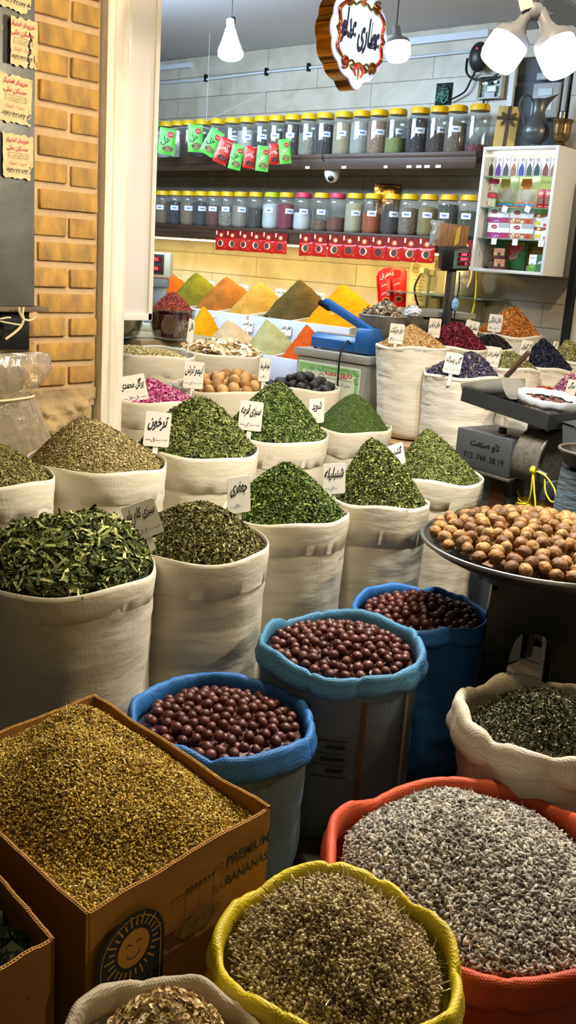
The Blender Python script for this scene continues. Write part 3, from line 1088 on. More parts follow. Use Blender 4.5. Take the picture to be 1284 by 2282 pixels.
# ------------------------------------------------------------------ jujubes in the three blue sacks
def pack(hill, R, dmin, seed, tries=9000, jitter=0.0, layers=((0.0, 1.0),), rect=None):
    """Scatter of centres at least dmin apart on a heap; returns (x, y, z) relative to the rim."""
    rs = np.random.RandomState(seed)
    pts = []
    for dz, frac in layers:
        lay = []
        Rl = R * (0.82 if dz < -0.01 else 1.0)
        for _ in range(int(tries * frac)):
            a, r = rs.uniform(0, 2 * PI), math.sqrt(rs.uniform(0, 1)) * Rl
            x, y = r * math.cos(a), r * math.sin(a)
            if all((x - p[0]) ** 2 + (y - p[1]) ** 2 > dmin * dmin for p in lay):
                lay.append((x, y))
        if lay:
            X = np.array(lay)
            Z = hill(X[:, 0], X[:, 1]) + dz + rs.uniform(-jitter, jitter, len(X))
            pts += [(X[i, 0], X[i, 1], float(Z[i])) for i in range(len(X))]
    return pts


def fruit_mesh(name, r, m, s=(1, 1, 1), wr=0.05, freq=2.2, seed=0, sub=2, seam=0.0, furrow=0.0):
    bm = bmesh.new()
    bmesh.ops.create_icosphere(bm, subdivisions=sub, radius=1.0)
    for v in bm.verts:
        p = v.co.normalized()
        k = 1 + wr * nz(p.x * freq + seed, p.y * freq, p.z * freq) + wr * 0.6 * (1 - abs(nz(p.x * freq * 2.6, p.y * freq * 2.6 + seed, p.z * freq * 2.6)) * 2)
        if seam:
            k += seam * math.exp(-(p.x / 0.10) ** 2)
        if furrow:
            k -= furrow * abs(nz(p.x * 5 + seed, p.y * 5, p.z * 3))
        v.co = Vector((p.x * s[0], p.y * s[1], p.z * s[2])) * r * k
    for f in bm.faces:
        f.smooth = True
    me = bpy.data.meshes.new(name)
    bm.to_mesh(me)
    bm.free()
    me.materials.append(m)
    return me


def one(name, me, loc, rot, label, cat, group, scale=1.0):
    o = bpy.data.objects.new(name, me)
    COL.objects.link(o)
    o.location = loc
    o.rotation_euler = rot
    o.scale = (scale,) * 3
    return tag(o, label, cat, group)


JUJ = [mat('jujube_skin_%s' % 'abc'[i], c, 0.40, var=0.45, vscale=40, col2='#381512', bump=0.5, bscale=160, spec=0.5, bdist=0.003) for i, c in enumerate(('#623026', '#703c30', '#50261f'))]
JM = [fruit_mesh('jujube', 0.0131, JUJ[i % 3], (1.0, 0.94, 1.12), 0.045, 2.0, i * 3.1) for i in range(5)]
ra = random.Random(11)
rest = []


def rnd_rot():
    return (ra.uniform(0, 6.28), ra.uniform(0, 6.28), ra.uniform(0, 6.28))


def jujube_sack(l, r, d, label, m, cm, seed, peak, n_ind, glabel, group, roll, amp, tries):
    c, R = mouth(l, r, d)
    sack('sack', label, c, R, 0, m, 'rolled', seed, 0, cm, roll, 0.004, 0.0, amp, None, (0, 0), 0.008)
    hill = Hill(R - roll - 0.008, peak[0], (peak[1], peak[2]), -0.008, 1.9, 0.004, 20, int(seed))
    pts = pack(hill, R - roll - 0.020, 0.0252, int(seed) + 50, tries * 2, 0.003, ((-0.022, 0.35), (0.0, 1.0)))
    tm = MB()
    # nearest (largest in the photograph) first; the rest of the fruit joins one loose mass
    pts.sort(key=lambda p: -p[2] * 0 + depth((c.x + p[0], c.y + p[1], c.z + p[2])) - 3 * (p[2] - float(hill(p[0], p[1])) > -0.008))
    for k, p in enumerate(pts):
        q = (c.x + p[0], c.y + p[1], c.z + p[2])
        if k < n_ind:
            one('jujube', JM[ra.randrange(5)], q, rnd_rot(), glabel, 'fruit', group, ra.uniform(0.88, 1.12))
        else:
            rest.append(q)
    rr = [0.004] + [R * 0.97 * k / 8 for k in range(1, 9)]
    und = MB().lathe([(min(q, R - roll - 0.004), 0) for q in rr], 40, fn=lambda rr_, z, a, j: (rr_, float(hill(rr_ * math.cos(a), rr_ * math.sin(a))) - 0.022))
    rest_floor.append((und, c))


rest_floor = []
jujube_sack((292, 1575), (695, 1640), 2.35, 'blue woven sack of jujubes behind the large carton', BLUEG, BLUE, 2.0, (0.034, -0.03, 0.05), 210,
            'dark red jujube in the bright blue-rimmed sack behind the carton', 'jujubes in the sack behind the carton', 0.020, 1.5, 5200)
jujube_sack((575, 1420), (942, 1465), 2.64, 'faded grey-blue sack of jujubes with printed panel in the middle front', BLUEG, BLUE2, 3.4, (0.034, -0.02, 0.03), 90,
            'dark red jujube in the faded grey-blue sack', 'jujubes in the faded blue sack', 0.019, 1.6, 5200)
jujube_sack((790, 1350), (1090, 1385), 2.97, 'deep blue woven sack of jujubes next to the black stool', BLUE, BLUE, 5.1, (0.030, -0.03, 0.04), 0,
            '', '', 0.017, 1.4, 5200)
blocks = []
for k, q in enumerate(rest):
    me = JM[k % 5]
    M = Matrix.Translation(q) @ Matrix.Rotation(ra.uniform(0, 6.28), 4, Vector((ra.random() - .5, ra.random() - .5, ra.random() + .1)).normalized())
    blocks.append((np.array([M @ v.co for v in me.vertices]), np.array([tuple(p.vertices) for p in me.polygons]), 0.5, k % 3))
for und, c in rest_floor:
    blocks.append((np.array([(v[0] + c.x, v[1] + c.y, v[2] + c.z) for v in und.v]), np.array(und.f), 0.0, 2))
o = np_object('jujubes', blocks, JUJ, smooth=True)
tag(o, 'remaining dark red jujubes lying deeper and farther back in the three blue sacks', 'fruit', None, 'stuff')

# printing on the faded sack: two dark stripes and a block of small print
c, R = mouth((575, 1420), (942, 1465), 2.64)


def on_sack(c, R, px, z, k=1.0):
    """Angle on a sack's side that shows at pixel column px."""
    best = None
    for i in range(720):
        a = 2 * PI * i / 720
        p = Vector((c.x + R * math.cos(a), c.y + R * math.sin(a), z))
        if (p - Vector(CAM)).xy.dot(Vector((math.cos(a), math.sin(a)))) > 0:
            continue
        v = RM @ (np.array(p) - CAM)
        e = abs(v[0] / v[2] * FPX + 642 - px)
        if best is None or e < best[0]:
            best = (e, a)
    return best[1]


def wrap(mb, c, R, a0, z0, pts, fs, m=0):
    mb.add([((R) * math.cos(a0 + u / R), (R) * math.sin(a0 + u / R), z0 + v) for u, v in pts], fs, m)


def wrapped(name, parent, c, R, px, z, items, mats):
    """items: (text, u, v, w, h, material) or ('rect', u, v, w, h, material) laid on the curved side of a sack."""
    mb = MB()
    a0 = on_sack(c, R, px, z)
    for s, u, v, w_, h_, m in items:
        if s == 'rect':
            n = max(1, int(w_ / 0.02))
            pts = [(u - w_ / 2 + w_ * i / n, v + k * h_ / 2) for k in (-1, 1) for i in range(n + 1)]
            wrap(mb, c, R, a0, z, pts, [(i, i + 1, n + 2 + i, n + 1 + i) for i in range(n)], m)
        else:
            vs, f, asp = glyphs(s)
            k = min(h_, w_ / asp)
            wrap(mb, c, R, a0, z, [(u + x * k, v + y * k) for x, y in vs], f, m)
    o = mb.build(name, mats, parent, smooth=False)
    return o


def find_sack(c):
    for o in COL.objects:
        if o.type == 'EMPTY' and o.get('category') == 'sack' and abs(o.location.x - c.x) < 1e-3 and abs(o.location.y - c.y) < 1e-3:
            return o


DARKP = mat('sack_print_dark', '#1c2630', 0.8)
BROWNP = mat('sack_print_brown', '#5a4630', 0.8)
PALEP = mat('sack_print_pale', '#9c927c', 0.8)
fs_ = find_sack(c)
kk = R * 0.985 + 0.006
wrapped('stripe', fs_, c, kk, 800, 0.25, [('rect', 0, 0, 0.012, 0.36, 0)], BROWNP)
wrapped('stripe', fs_, c, kk, 895, 0.25, [('rect', 0, 0, 0.014, 0.36, 0)], PALEP)
wrapped('printing', fs_, c, kk, 735, 0.27, [('rect', 0, 0.055, 0.09, 0.003, 0), ('rect', 0, -0.045, 0.09, 0.003, 0), ('rect', 0, 0.02, 0.09, 0.002, 0), ('rect', 0, -0.012, 0.09, 0.002, 0),
        ('rect', 0.012, 0.037, 0.05, 0.008, 0), ('rect', 0.006, 0.004, 0.062, 0.008, 0), ('rect', 0.014, -0.028, 0.046, 0.008, 0)], DARKP)
wrapped('printing', fs_, c, kk, 690, 0.40, [('ه', 0, 0, 0.03, 0.035, 0)], DARKP)
c3, R3 = mouth((722, 1870), (1400, 2000), 2.03)
wrapped('handwriting', find_sack(c3), c3, R3 * 0.985 + 0.006, 1160, 0.11, [('گل', 0, 0.05, 0.06, 0.05, 0), ('لو', 0, -0.02, 0.05, 0.04, 0)], mat('marker_black', '#1a0f0c', 0.7))
cw, Rw = mouth((1027, 1580), (1420, 1660), 2.46)
wrapped('printing', find_sack(cw), cw, Rw * 0.985 + 0.008, 1170, 0.22, [('rect', 0, 0.02, 0.12, 0.012, 0), ('rect', 0.03, -0.02, 0.05, 0.012, 0)], mat('maroon_print', '#5a3434', 0.8))

# ------------------------------------------------------------------ dried limes
TANL = [mat('tan_lime_%s' % 'ab'[i], c_, 0.6, var=0.4, vscale=14, col2='#8a5a24', bump=0.6, bscale=60, bdist=0.004) for i, c_ in enumerate(('#d4aa6c', '#c2944e'))]
BLKL = [mat('black_lime_%s' % 'ab'[i], c_, 0.55, var=0.5, vscale=14, col2='#16110f', bump=0.6, bscale=50, bdist=0.005) for i, c_ in enumerate(('#3a302c', '#2a2422'))]


def lime_sack(l, r, d, label, mats, seed, peak, flabel, group, rr, dmin):
    c, R = mouth(l, r, d)
    sack('sack', label, c, R, 0, W_SACK, 'cuff', seed, 0.11, W_CUFF)
    pk, off = peak_of(c, *peak)
    hill = Hill(R - 0.012, max(0.02, pk - rr), off, -0.02, 1.7, 0.004, 18, 3)
    ms = [fruit_mesh('dried_lime', rr, mats[i % 2], (1.05, 1, 0.95), 0.05, 1.8, i * 2.3) for i in range(4)]
    for p in pack(hill, R - 0.010 - rr, dmin, int(seed * 7), 5000, 0.005, ((-0.034, 0.25), (0, 1))):
        one('dried_lime', ms[ra.randrange(4)], (c.x + p[0], c.y + p[1], c.z + p[2]), rnd_rot(), flabel, 'fruit', group, ra.uniform(0.8, 1.15))
    und = MB().lathe([(0.004, 0), (R * .3, 0), (R * .6, 0), (R - 0.014, 0)], 36, fn=lambda q, z, a, j: (q, float(hill(q * math.cos(a), q * math.sin(a))) - 0.03))
    und.build('fruit_layer', mats[1], find_sack(c), (0, 0, c.z))


lime_sack((386, 850), (605, 870), 4.30, 'white sack of tan dried limes in the row behind the stew herbs', TANL, 4.4, (540, 822),
          'tan dried lime in the white sack', 'tan dried limes', 0.0255, 0.047)
lime_sack((585, 850), (757, 868), 4.47, 'white sack of black dried limes before the metal box', BLKL, 6.2, (680, 828),
          'black dried lime in the white sack', 'black dried limes', 0.023, 0.042)

# ------------------------------------------------------------------ walnuts on the big steel tray, black stool
STEEL = mat('worn_steel', '#8f8c86', 0.35, 0.9, var=0.35, vscale=8, bump=0.2, bscale=50, bdist=0.002)
tc_ = at(1221, 1215, d=2.85)
TR = 0.365
tray = thing('serving_tray', 'large round steel tray of walnuts on the black stool', 'tray', (tc_.x, tc_.y, tc_.z - 0.065))
MB().lathe([(0.002, 0.0), (TR * .55, 0.0), (TR * .75, 0.008), (TR * .93, 0.04), (TR - 0.004, 0.062)], 96).build('tray_bowl', STEEL, tray)
MB().tube([((TR) * math.cos(2 * PI * i / 80), TR * math.sin(2 * PI * i / 80), 0.064) for i in range(80)], 0.0065, 8, closed=True).build('tray_rim', STEEL, tray)
WAL = [mat('walnut_shell_%s' % 'abc'[i], c_, 0.55, var=0.45, vscale=22, col2='#553614', bump=1.0, bscale=70, bdist=0.006) for i, c_ in enumerate(('#c0904c', '#ac7e42', '#8e6538'))]
WM = [fruit_mesh('walnut', 0.0200, WAL[i % 3], (0.95, 1.0, 1.12), 0.04, 2.5, i * 1.7, 3, 0.06, 0.22) for i in range(6)]
pkz, off = peak_of(tc_, 1150, 1150)
wh = Hill(TR - 0.02, 0.055, (-0.06, 0.03), 0.000, 1.7, 0.006, 14, 5)
wp = pack(wh, TR - 0.034, 0.0362, 77, 14000, 0.004, ((-0.028, 0.2), (0.006, 1.0)))
wp.sort(key=lambda p: depth((tc_.x + p[0], tc_.y + p[1], tc_.z)))
for p in wp[:300]:
    one('walnut', WM[ra.randrange(6)], (tc_.x + p[0], tc_.y + p[1], tc_.z + p[2]), rnd_rot(), 'brown walnut in its shell on the big steel tray', 'nut', 'walnuts on the tray', ra.uniform(0.85, 1.1))
print('walnuts', len(wp))
und = MB().lathe([(0.004, 0), (TR * .3, 0), (TR * .6, 0), (TR - 0.09, 0)], 36, fn=lambda q, z, a, j: (q, float(wh(q * math.cos(a), q * math.sin(a))) - 0.040))
und.build('nut_layer', WAL[2], tray, (0, 0, 0.065))
# cracked halves with the kernel showing
KERN = mat('walnut_kernel', '#5a3018', 0.6, bump=0.8, bscale=120, bdist=0.003)
for i, (px, py) in enumerate(((1192, 1178), (1245, 1183))):
    p = at(px, py, z=tc_.z + 0.045)
    t = thing('cracked_walnut', ('cracked walnut half showing its dark kernel at the back of the tray', 'cracked open walnut showing kernel, nearer the right frame edge')[i], 'nut', p)
    h = MB().lathe([(0.002, -0.02), (0.010, -0.018), (0.017, -0.01), (0.0205, 0.0), (0.018, 0.0), (0.012, -0.011), (0.002, -0.014)], 16)
    so = h.build('shell', WAL[i], t)
    kb = MB()
    for q in range(5):
        kb.ball((0.008 * math.cos(q * 1.26), 0.008 * math.sin(q * 1.26), -0.003), 0.007, 0, 8, 6)
    kb.build('kernel', KERN, t)
    t.rotation_euler = (0.5 - i * 0.2, -0.4, i * 2)

BLACKP = mat('black_plastic', '#0b0b0c', 0.35, spec=0.4)
ps_ = at(1198, 1300, d=2.87)
sx, sy, sz = ps_.x, ps_.y, tc_.z - 0.066
stool = thing('stool', 'black plastic stool carrying the walnut tray', 'stool', (sx, sy, 0), math.radians(30))
MB().prism(rrect(0.31, 0.31, 0.25, 6), 0.03, 0, Matrix.Translation((0, 0, sz)) @ Matrix.Rotation(-PI / 2, 4, 'X')).build('seat', BLACKP, stool)
hs, zt, flare = 0.120, sz - 0.03, 0.016
for k in range(4):
    # each side: two wide legs joined above and below a tall rounded slot
    R_ = Matrix.Rotation(k * PI / 2, 4, 'Z')
    mb = MB()
    slot = [(0.062 * math.copysign(abs(math.cos(a)) ** .6, math.cos(a)), zt * .46 + zt * .34 * math.copysign(abs(math.sin(a)) ** .55, math.sin(a))) for a in [2 * PI * q / 40 for q in range(40)]]
    outer = []
    for x, z in slot:
        t = max(abs(x) / hs, abs(z - zt / 2) / (zt / 2))
        ox, oz = x / t, zt / 2 + (z - zt / 2) / t
        outer.append((ox * (1 + flare / hs * (1 - oz / zt)), oz))
    n = len(slot)
    vs = [(x, y, z) for y in (-0.006, 0.006) for x, z in outer + slot]
    fs = []
    for i in range(n):
        j = (i + 1) % n
        fs += [(i, j, n + j, n + i), (2 * n + j, 2 * n + i, 3 * n + i, 3 * n + j), (i, 2 * n + i, 2 * n + j, j), (n + i, n + j, 3 * n + j, 3 * n + i)]
    vs = [(x, y - hs - 0.004 - flare * (1 - z / zt), z) for x, y, z in vs]
    mb.add(vs, fs, 0, R_)
    mb.build('leg_panel', BLACKP, stool, smooth=False)

# cream sack standing behind the stool, and the pan on a wrapped blue bundle at the right edge
c, R = mouth((1195, 1170), (1390, 1180), 4.05)
sack('sack', 'plain cream sack behind the stool at the right edge', c, R, 0, IVORY, 'cuff', 9.1, 0.06, IVORY)
MB().lathe([(0.003, 0.02), (R * .5, 0.015), (R - 0.012, -0.02)], 30).build('filling', mat('pale_grain', '#b8a27a', 0.9, bump=0.8, bscale=120), find_sack(c), (0, 0, c.z))
# ------------------------------------------------------------------ cartons at the front left
CARDB = mat('brown_cardboard', '#94692c', 0.8, var=0.25, vscale=5, col2='#7e5722', bump=0.25, bscale=12, bdist=0.004, spec=0.2)
CARDE = mat('cardboard_edge', '#c79a56', 0.85, var=0.4, vscale=90, bump=0.6, bscale=200, bdist=0.003, spec=0.2)
NAVY = mat('carton_print', '#1b2322', 0.75)
SUNC = mat('carton_sun', '#a8772c', 0.75)


def frame_of(A, B, zb):
    """Local frame on a vertical side running from A to B: x along it, z up from zb, local -y outwards."""
    u = Vector((B.x - A.x, B.y - A.y, 0))
    L_ = u.length
    u.normalize()
    n = Vector((u.y, -u.x, 0))
    T = Matrix((u, -n, Vector((0, 0, 1)))).transposed().to_4x4()
    T.translation = (A.x, A.y, zb)
    return T, L_


def carton(name, label, A, B, Cc, D, zt, th=0.007, m=CARDB, em=CARDE):
    P = [Vector((p.x, p.y, 0)) for p in (A, B, Cc, D)]
    ctr = sum(P, Vector()) / 4
    root = thing(name, label, 'box', (ctr.x, ctr.y, 0))
    for k in range(4):
        p, q = P[k], P[(k + 1) % 4]
        u = (q - p)
        L_ = u.length
        u.normalize()
        inn = Vector((-u.y, u.x, 0))
        if inn.dot(ctr - p) < 0:
            inn = -inn
        n = 30
        vs, fs, mi = [], [], []
        for i in range(n + 1):
            t = i / n
            wob = 0.006 * nz(p.x * 5 + t * 5, p.y * 5, k * 3.3) + 0.002 * nz(t * 40, k, 1)
            bow = 0.008 * math.sin(PI * t) * nz(k * 4.1, 2, 3) * 2
            o_ = p + u * (L_ * t) - inn * bow
            for a, z in ((0, 0), (0, zt + wob), (th, zt + wob), (th, 0)):
                w_ = o_ + inn * a
                vs.append((w_.x - ctr.x, w_.y - ctr.y, z))
        mb = MB()
        for i in range(n):
            a, b = i * 4, i * 4 + 4
            mb.add([vs[j] for j in (a, a + 1, b + 1, b)], [(0, 1, 2, 3)], 0)
            mb.add([vs[j] for j in (a + 1, a + 2, b + 2, b + 1)], [(0, 1, 2, 3)], 1)
            mb.add([vs[j] for j in (a + 2, a + 3, b + 3, b + 2)], [(0, 1, 2, 3)], 0)
        # fluted core along the top edge
        fl = []
        for i in range(int(L_ / 0.003)):
            t = (i + .5) / int(L_ / 0.003)
            wob = 0.006 * nz(p.x * 5 + t * 5, p.y * 5, k * 3.3)
            bow = 0.008 * math.sin(PI * t) * nz(k * 4.1, 2, 3) * 2
            w_ = p + u * (L_ * t) - inn * bow + inn * (th * (0.28 if i % 2 else 0.72))
            fl.append((w_.x - ctr.x, w_.y - ctr.y, zt + wob + 0.0012))
        mb.tube(fl, 0.0011, 4, 1)
        mb.build('side_panel', [m, em], root, smooth=False)
    bt = [p - ctr for p in P]
    MB().add([(p.x, p.y, 0.004) for p in bt], [(0, 1, 2, 3)]).build('bottom', m, root, smooth=False)
    return root, ctr


ZT = 0.50
A, B, Cc = at(212, 1548, z=ZT), at(603, 1800, z=ZT), at(192, 2040, z=ZT)
D = A + Cc - B
box1, ctr = carton('carton', 'large open banana carton heaped with chamomile at the left front', A, B, Cc, D, ZT)
ux, uy = (B - A), (Cc - B)
ha, hb = ux.length / 2 - 0.014, uy.length / 2 - 0.014
cham = BoxHill(ha, hb, 0.070, (-0.08, 0.02), -0.035, 1.5, 0.026, 24, 4)
CHM = herb('chamomile', ['#4a3a10', '#826c22', '#ab9038', '#d6b13c', '#e6d8a0'])
ho = heap('chamomile', 'yellow-brown crumbled chamomile heaped in the large carton', 'herb', (0, 0, 0), cham, CHM, [(P_bud(0.8), 8, 0.62), (LEAF2, 4, 0.9), (STRIP, 1.5), (NEEDLE, 1, 2.6)], 46000, 0.0085, 31, 1.0, rect=(ha, hb), lift=0.8, grid=44)
Tm = Matrix((ux.normalized(), -uy.normalized(), Vector((0, 0, 1)))).transposed().to_4x4()
Tm.translation = ctr + Vector((0, 0, ZT))
ho.matrix_world = Tm
# print on the long front side (from the near corner towards the right corner)
T, L_ = frame_of(Cc, B, 0)
T = Matrix.Translation(-ctr) @ T
mb = MB()
bx, bz, bw, bh = 0.086, 0.366, 0.146, 0.20          # arched badge
arch = [(bx - bw / 2, bz - bh / 2), (bx + bw / 2, bz - bh / 2), (bx + bw / 2, bz + bh * .12)] + \
       [(bx + bw / 2 * math.cos(a), bz + bh * .12 + bw * 0.50 * math.sin(a)) for a in [PI * k / 14 for k in range(1, 14)]] + [(bx - bw / 2, bz + bh * .12)]
OUT = -0.011


def flat(poly, m, y=OUT):
    mb.add([(x, y, z) for x, z in poly], [tuple(range(len(poly)))], m, T)


flat(arch, 0)
scx, scz = bx + 0.004, bz + 0.03
inner = [(bx + (x - bx) * 0.88, bz + (z - bz) * 0.90) for x, z in arch]
for (x0, z0), (x1, z1) in zip(inner, inner[1:] + inner[:1]):
    d_ = Vector((x1 - x0, 0, z1 - z0))
    if d_.length > 1e-6:
        d_.normalize()
        px_, pz_ = -d_.z * 0.0011, d_.x * 0.0011
        flat([(x0 + px_, z0 + pz_), (x1 + px_, z1 + pz_), (x1 - px_, z1 - pz_), (x0 - px_, z0 - pz_)], 1, OUT - 0.0006)
flat([(scx + 0.034 * math.cos(2 * PI * k / 28), scz + 0.034 * math.sin(2 * PI * k / 28)) for k in range(28)], 1, OUT - 0.0006)
for k in range(26):
    a = 2 * PI * k / 26
    r0, r1 = 0.041, 0.054 + 0.008 * (k % 2)
    if scz + r1 * math.sin(a) < bz - 0.035:
        continue
    ta = 0.045
    flat([(scx + r0 * math.cos(a - ta), scz + r0 * math.sin(a - ta)), (scx + r1 * math.cos(a - ta * .6), scz + r1 * math.sin(a - ta * .6)),
          (scx + r1 * math.cos(a + ta * .6), scz + r1 * math.sin(a + ta * .6)), (scx + r0 * math.cos(a + ta), scz + r0 * math.sin(a + ta))], 1, OUT - 0.0006)
for ex in (-0.011, 0.011):      # simple smiling face strokes
    mb.tube([T @ Vector((scx + ex - 0.006, OUT - 0.0008, scz + 0.008)), T @ Vector((scx + ex, OUT - 0.0008, scz + 0.012)), T @ Vector((scx + ex + 0.006, OUT - 0.0008, scz + 0.008))], 0.0009, 4, 0)
mb.tube([T @ Vector((scx + 0.016 * math.cos(a), OUT - 0.0008, scz - 0.002 + 0.016 * math.sin(a))) for a in [PI * 1.15 + PI * .7 * k / 8 for k in range(9)]], 0.0009, 4, 0)
write(mb, 'Capri', bx, bz - 0.062, bw * 0.78, 0.042, 1, T, OUT - 0.0006)
write(mb, 'PREMIUM', L_ - 0.070, 0.450, 0.115, 0.032, 0, T, OUT, bold=0.03)
write(mb, 'BANANAS', L_ - 0.070, 0.412, 0.115, 0.032, 0, T, OUT, bold=0.03)
for z0, z1, x0, x1 in ((0.435, 0.4365, 0.205, 0.275), (0.435, 0.375, 0.205, 0.2062), (0.435, 0.375, 0.274, 0.2752)):
    flat([(x0, z0), (x1, z0), (x1, z1), (x0, z1)], 0)
for k in range(7):
    flat([(0.206 + k * 0.0105, 0.440), (0.214 + k * 0.0105, 0.440), (0.214 + k * 0.0105, 0.446), (0.206 + k * 0.0105, 0.446)], 0)
blob = [(0.240 + 0.055 * math.cos(a) * (1 + .12 * math.sin(3 * a)), 0.365 + 0.022 * math.sin(a) * (1 + .2 * math.cos(5 * a))) for a in [2 * PI * k / 24 for k in range(24)]]
flat(blob, 2)
mb.build('printing', [NAVY, SUNC, mat('old_label', '#7d6128', 0.7, var=0.5, vscale=90, col2='#4c3a1a')], box1, smooth=False)

E_, F_, G_ = at(122, 2090, z=0.47), at(-70, 1868, z=0.47), at(-150, 2262, z=0.47)
H_ = F_ + G_ - E_
box2, ctr2 = carton('carton', 'small open carton with dark leaves cut off by the bottom left corner', F_, E_, G_, H_, 0.47)
ha2, hb2 = (E_ - F_).length / 2 - 0.012, (G_ - E_).length / 2 - 0.012
Tm = Matrix(((E_ - F_).normalized(), (F_ - H_).normalized(), Vector((0, 0, 1)))).transposed().to_4x4()
Tm.translation = ctr2 + Vector((0, 0, 0.47))
ho = heap('mulberry_leaves', 'large dark grey-green leaves inside the small carton', 'leaves', (0, 0, 0), BoxHill(ha2, hb2, -0.03, (0, 0), -0.08, 1.6, 0.012, 18, 9),
          herb('big_leaf', ['#0d100b', '#23291c', '#434a36', '#6c7258']), [(P_curl(0.7, 0.2), 5), (P_leaf(0.7, 0.15), 3)], 900, 0.05, 33, 0.8, rect=(ha2 - 0.02, hb2 - 0.02), lift=0.4)
ho.matrix_world = Tm

# ------------------------------------------------------------------ grinding machine
HAMMER = mat('hammered_dark_paint', '#555a5e', 0.42, 0.2, var=0.45, vscale=160, bump=0.5, bscale=220, bdist=0.002, spec=0.5)
HAMMER2 = mat('dusty_drum_paint', '#6c675e', 0.5, 0.25, var=0.5, vscale=60, bump=0.5, bscale=180, bdist=0.002)
DARKM = mat('dark_metal', '#1b1c1e', 0.45, 0.5, var=0.3, vscale=30)
BRIGHT = mat('bright_steel', '#b4b4b2', 0.28, 0.55, var=0.15, vscale=12)
GW = Vector((-1.99189, 3.19425, 0))
GT = Matrix.Rotation(math.atan2(-0.19979, 0.97984), 4, 'Z')
ZG = 0.9117
gr = thing('grinder', 'dark grey hammered-paint grinding machine with printed maker name and phone number', 'machine', (GW.x, GW.y, 0))
gr.rotation_euler = (0, 0, math.atan2(-0.19979, 0.97984))


def gb(name, boxes, m, **k):
    b_ = MB()
    for c, s in boxes:
        b_.box((c[0], c[1], c[2] + ZG), s)
    return b_.build(name, m, gr, **k)


gb('motor_housing', [((0.138, 0.11, -0.072), (0.276, 0.22, 0.144))], HAMMER, bevel=0.006)
gb('base_plate', [((0.14, 0.11, -0.150), (0.292, 0.23, 0.012))], HAMMER2, bevel=0.002)
gb('stand', [((0.138, 0.13, -0.53), (0.262, 0.18, 0.748))], HAMMER, bevel=0.004)
gb('stand_panel', [((0.205, 0.036, -0.36), (0.075, 0.006, 0.36))], mat('red_wood_panel', '#5a3524', 0.5, var=0.4, vscale=20, stretch=(4, 4, 0.4)))
mb = MB()
write(mb, 'تاو صنعت', 0.148, ZG - 0.045, 0.17, 0.035, 0, None, -0.0012, bold=0.03)
write(mb, '912  744  38 19', 0.148, ZG - 0.093, 0.20, 0.024, 0, None, -0.0012, bold=0.01)
mb.build('lettering', mat('machine_print', '#101113', 0.5), gr, smooth=False)
lat = MB()
lat.box((0.19, 0.04, ZG + 0.004), (0.055, 0.035, 0.004))
lat.build('latch_plate', HAMMER2, gr)
MB().box((0.19, 0.04, ZG + 0.018), (0.028, 0.018, 0.022)).build('latch_knob', DARKM, gr, bevel=0.003)
# drum: rounded cover whose axis runs along x
pr = [(0.24, -0.13), (0.24, 0.055)] + [(0.12 + 0.12 * math.cos(a) - 0.02, -0.065 + 0.122 * math.sin(a)) for a in [PI * (0.5 + 0.62 * k / 14) for k in range(15)]] + [(0.01, -0.135)]
dm = MB()
dm.prism([(y, z) for y, z in pr], 0.115, 0, Matrix.Translation((0.415, 0, ZG)) @ Matrix.Rotation(PI / 2, 4, 'Z'))
dm.build('grinding_drum', HAMMER2, gr, smooth=True, angle=30)
MB().tube([(0.418, 0.10 + 0.122 * math.cos(a), ZG - 0.065 + 0.124 * math.sin(a)) for a in [PI * (0.45 + 0.7 * k / 16) for k in range(17)]], 0.006, 6).build('drum_flange', HAMMER2, gr)
MB().cyl((0.36, 0.052, ZG + 0.040), (0.36, 0.046, ZG + 0.050), 0.008, 0.006, 10).build('drum_bolt', DARKM, gr)
gb('outlet', [((0.38, 0.085, -0.17), (0.10, 0.11, 0.09))], HAMMER, bevel=0.004)
gb('clamp_bracket', [((0.36, 0.005, -0.085), (0.09, 0.02, 0.012)), ((0.38, 0.0, -0.07), (0.05, 0.03, 0.012))], HAMMER2)
MB().cyl((0.405, -0.012, ZG - 0.082), (0.465, -0.02, ZG - 0.088), 0.007, n=10).build('clamp_bolt', BRIGHT, gr)
# hopper pan on top
hp = MB()
W_, D_, h_ = 0.42, 0.24, 0.055
for c, s in (((0, 0, 0.002), (W_, D_, 0.004)), ((0, -D_ / 2, h_ / 2), (W_, 0.004, h_)), ((0, D_ / 2, h_ / 2), (W_, 0.004, h_)), ((-W_ / 2, 0, h_ / 2), (0.004, D_, h_)), ((W_ / 2, 0, h_ / 2), (0.004, D_, h_))):
    hp.box(c, s)
HT = Matrix.Translation((0.225, 0.105, ZG + 0.085)) @ Matrix.Rotation(math.radians(5), 4, 'Y')
hp.v = [tuple(HT @ Vector(v)) for v in hp.v]
hp.build('hopper_pan', mat('pan_dark', '#2e3032', 0.45, 0.3), gr, smooth=False)
gb('hopper_neck', [((0.34, 0.12, 0.055), (0.10, 0.13, 0.09))], HAMMER)
ch = MB()
ch.prism([(0.49, -0.17), (0.57, -0.12), (0.60, 0.03), (0.50, 0.105), (0.445, 0.09)], 0.12, 0, Matrix.Translation((0, 0.05, ZG)))
ch.build('chute', HAMMER, gr, smooth=False)
ch = MB()
ch.prism([(0.445, 0.095), (0.505, 0.112), (0.625, 0.02), (0.60, 0.0), (0.50, 0.09)], 0.13, 0, Matrix.Translation((0, 0.045, ZG)))
ch.build('chute_cover', mat('grey_sheet', '#767a7e', 0.4, 0.6), gr, smooth=False)
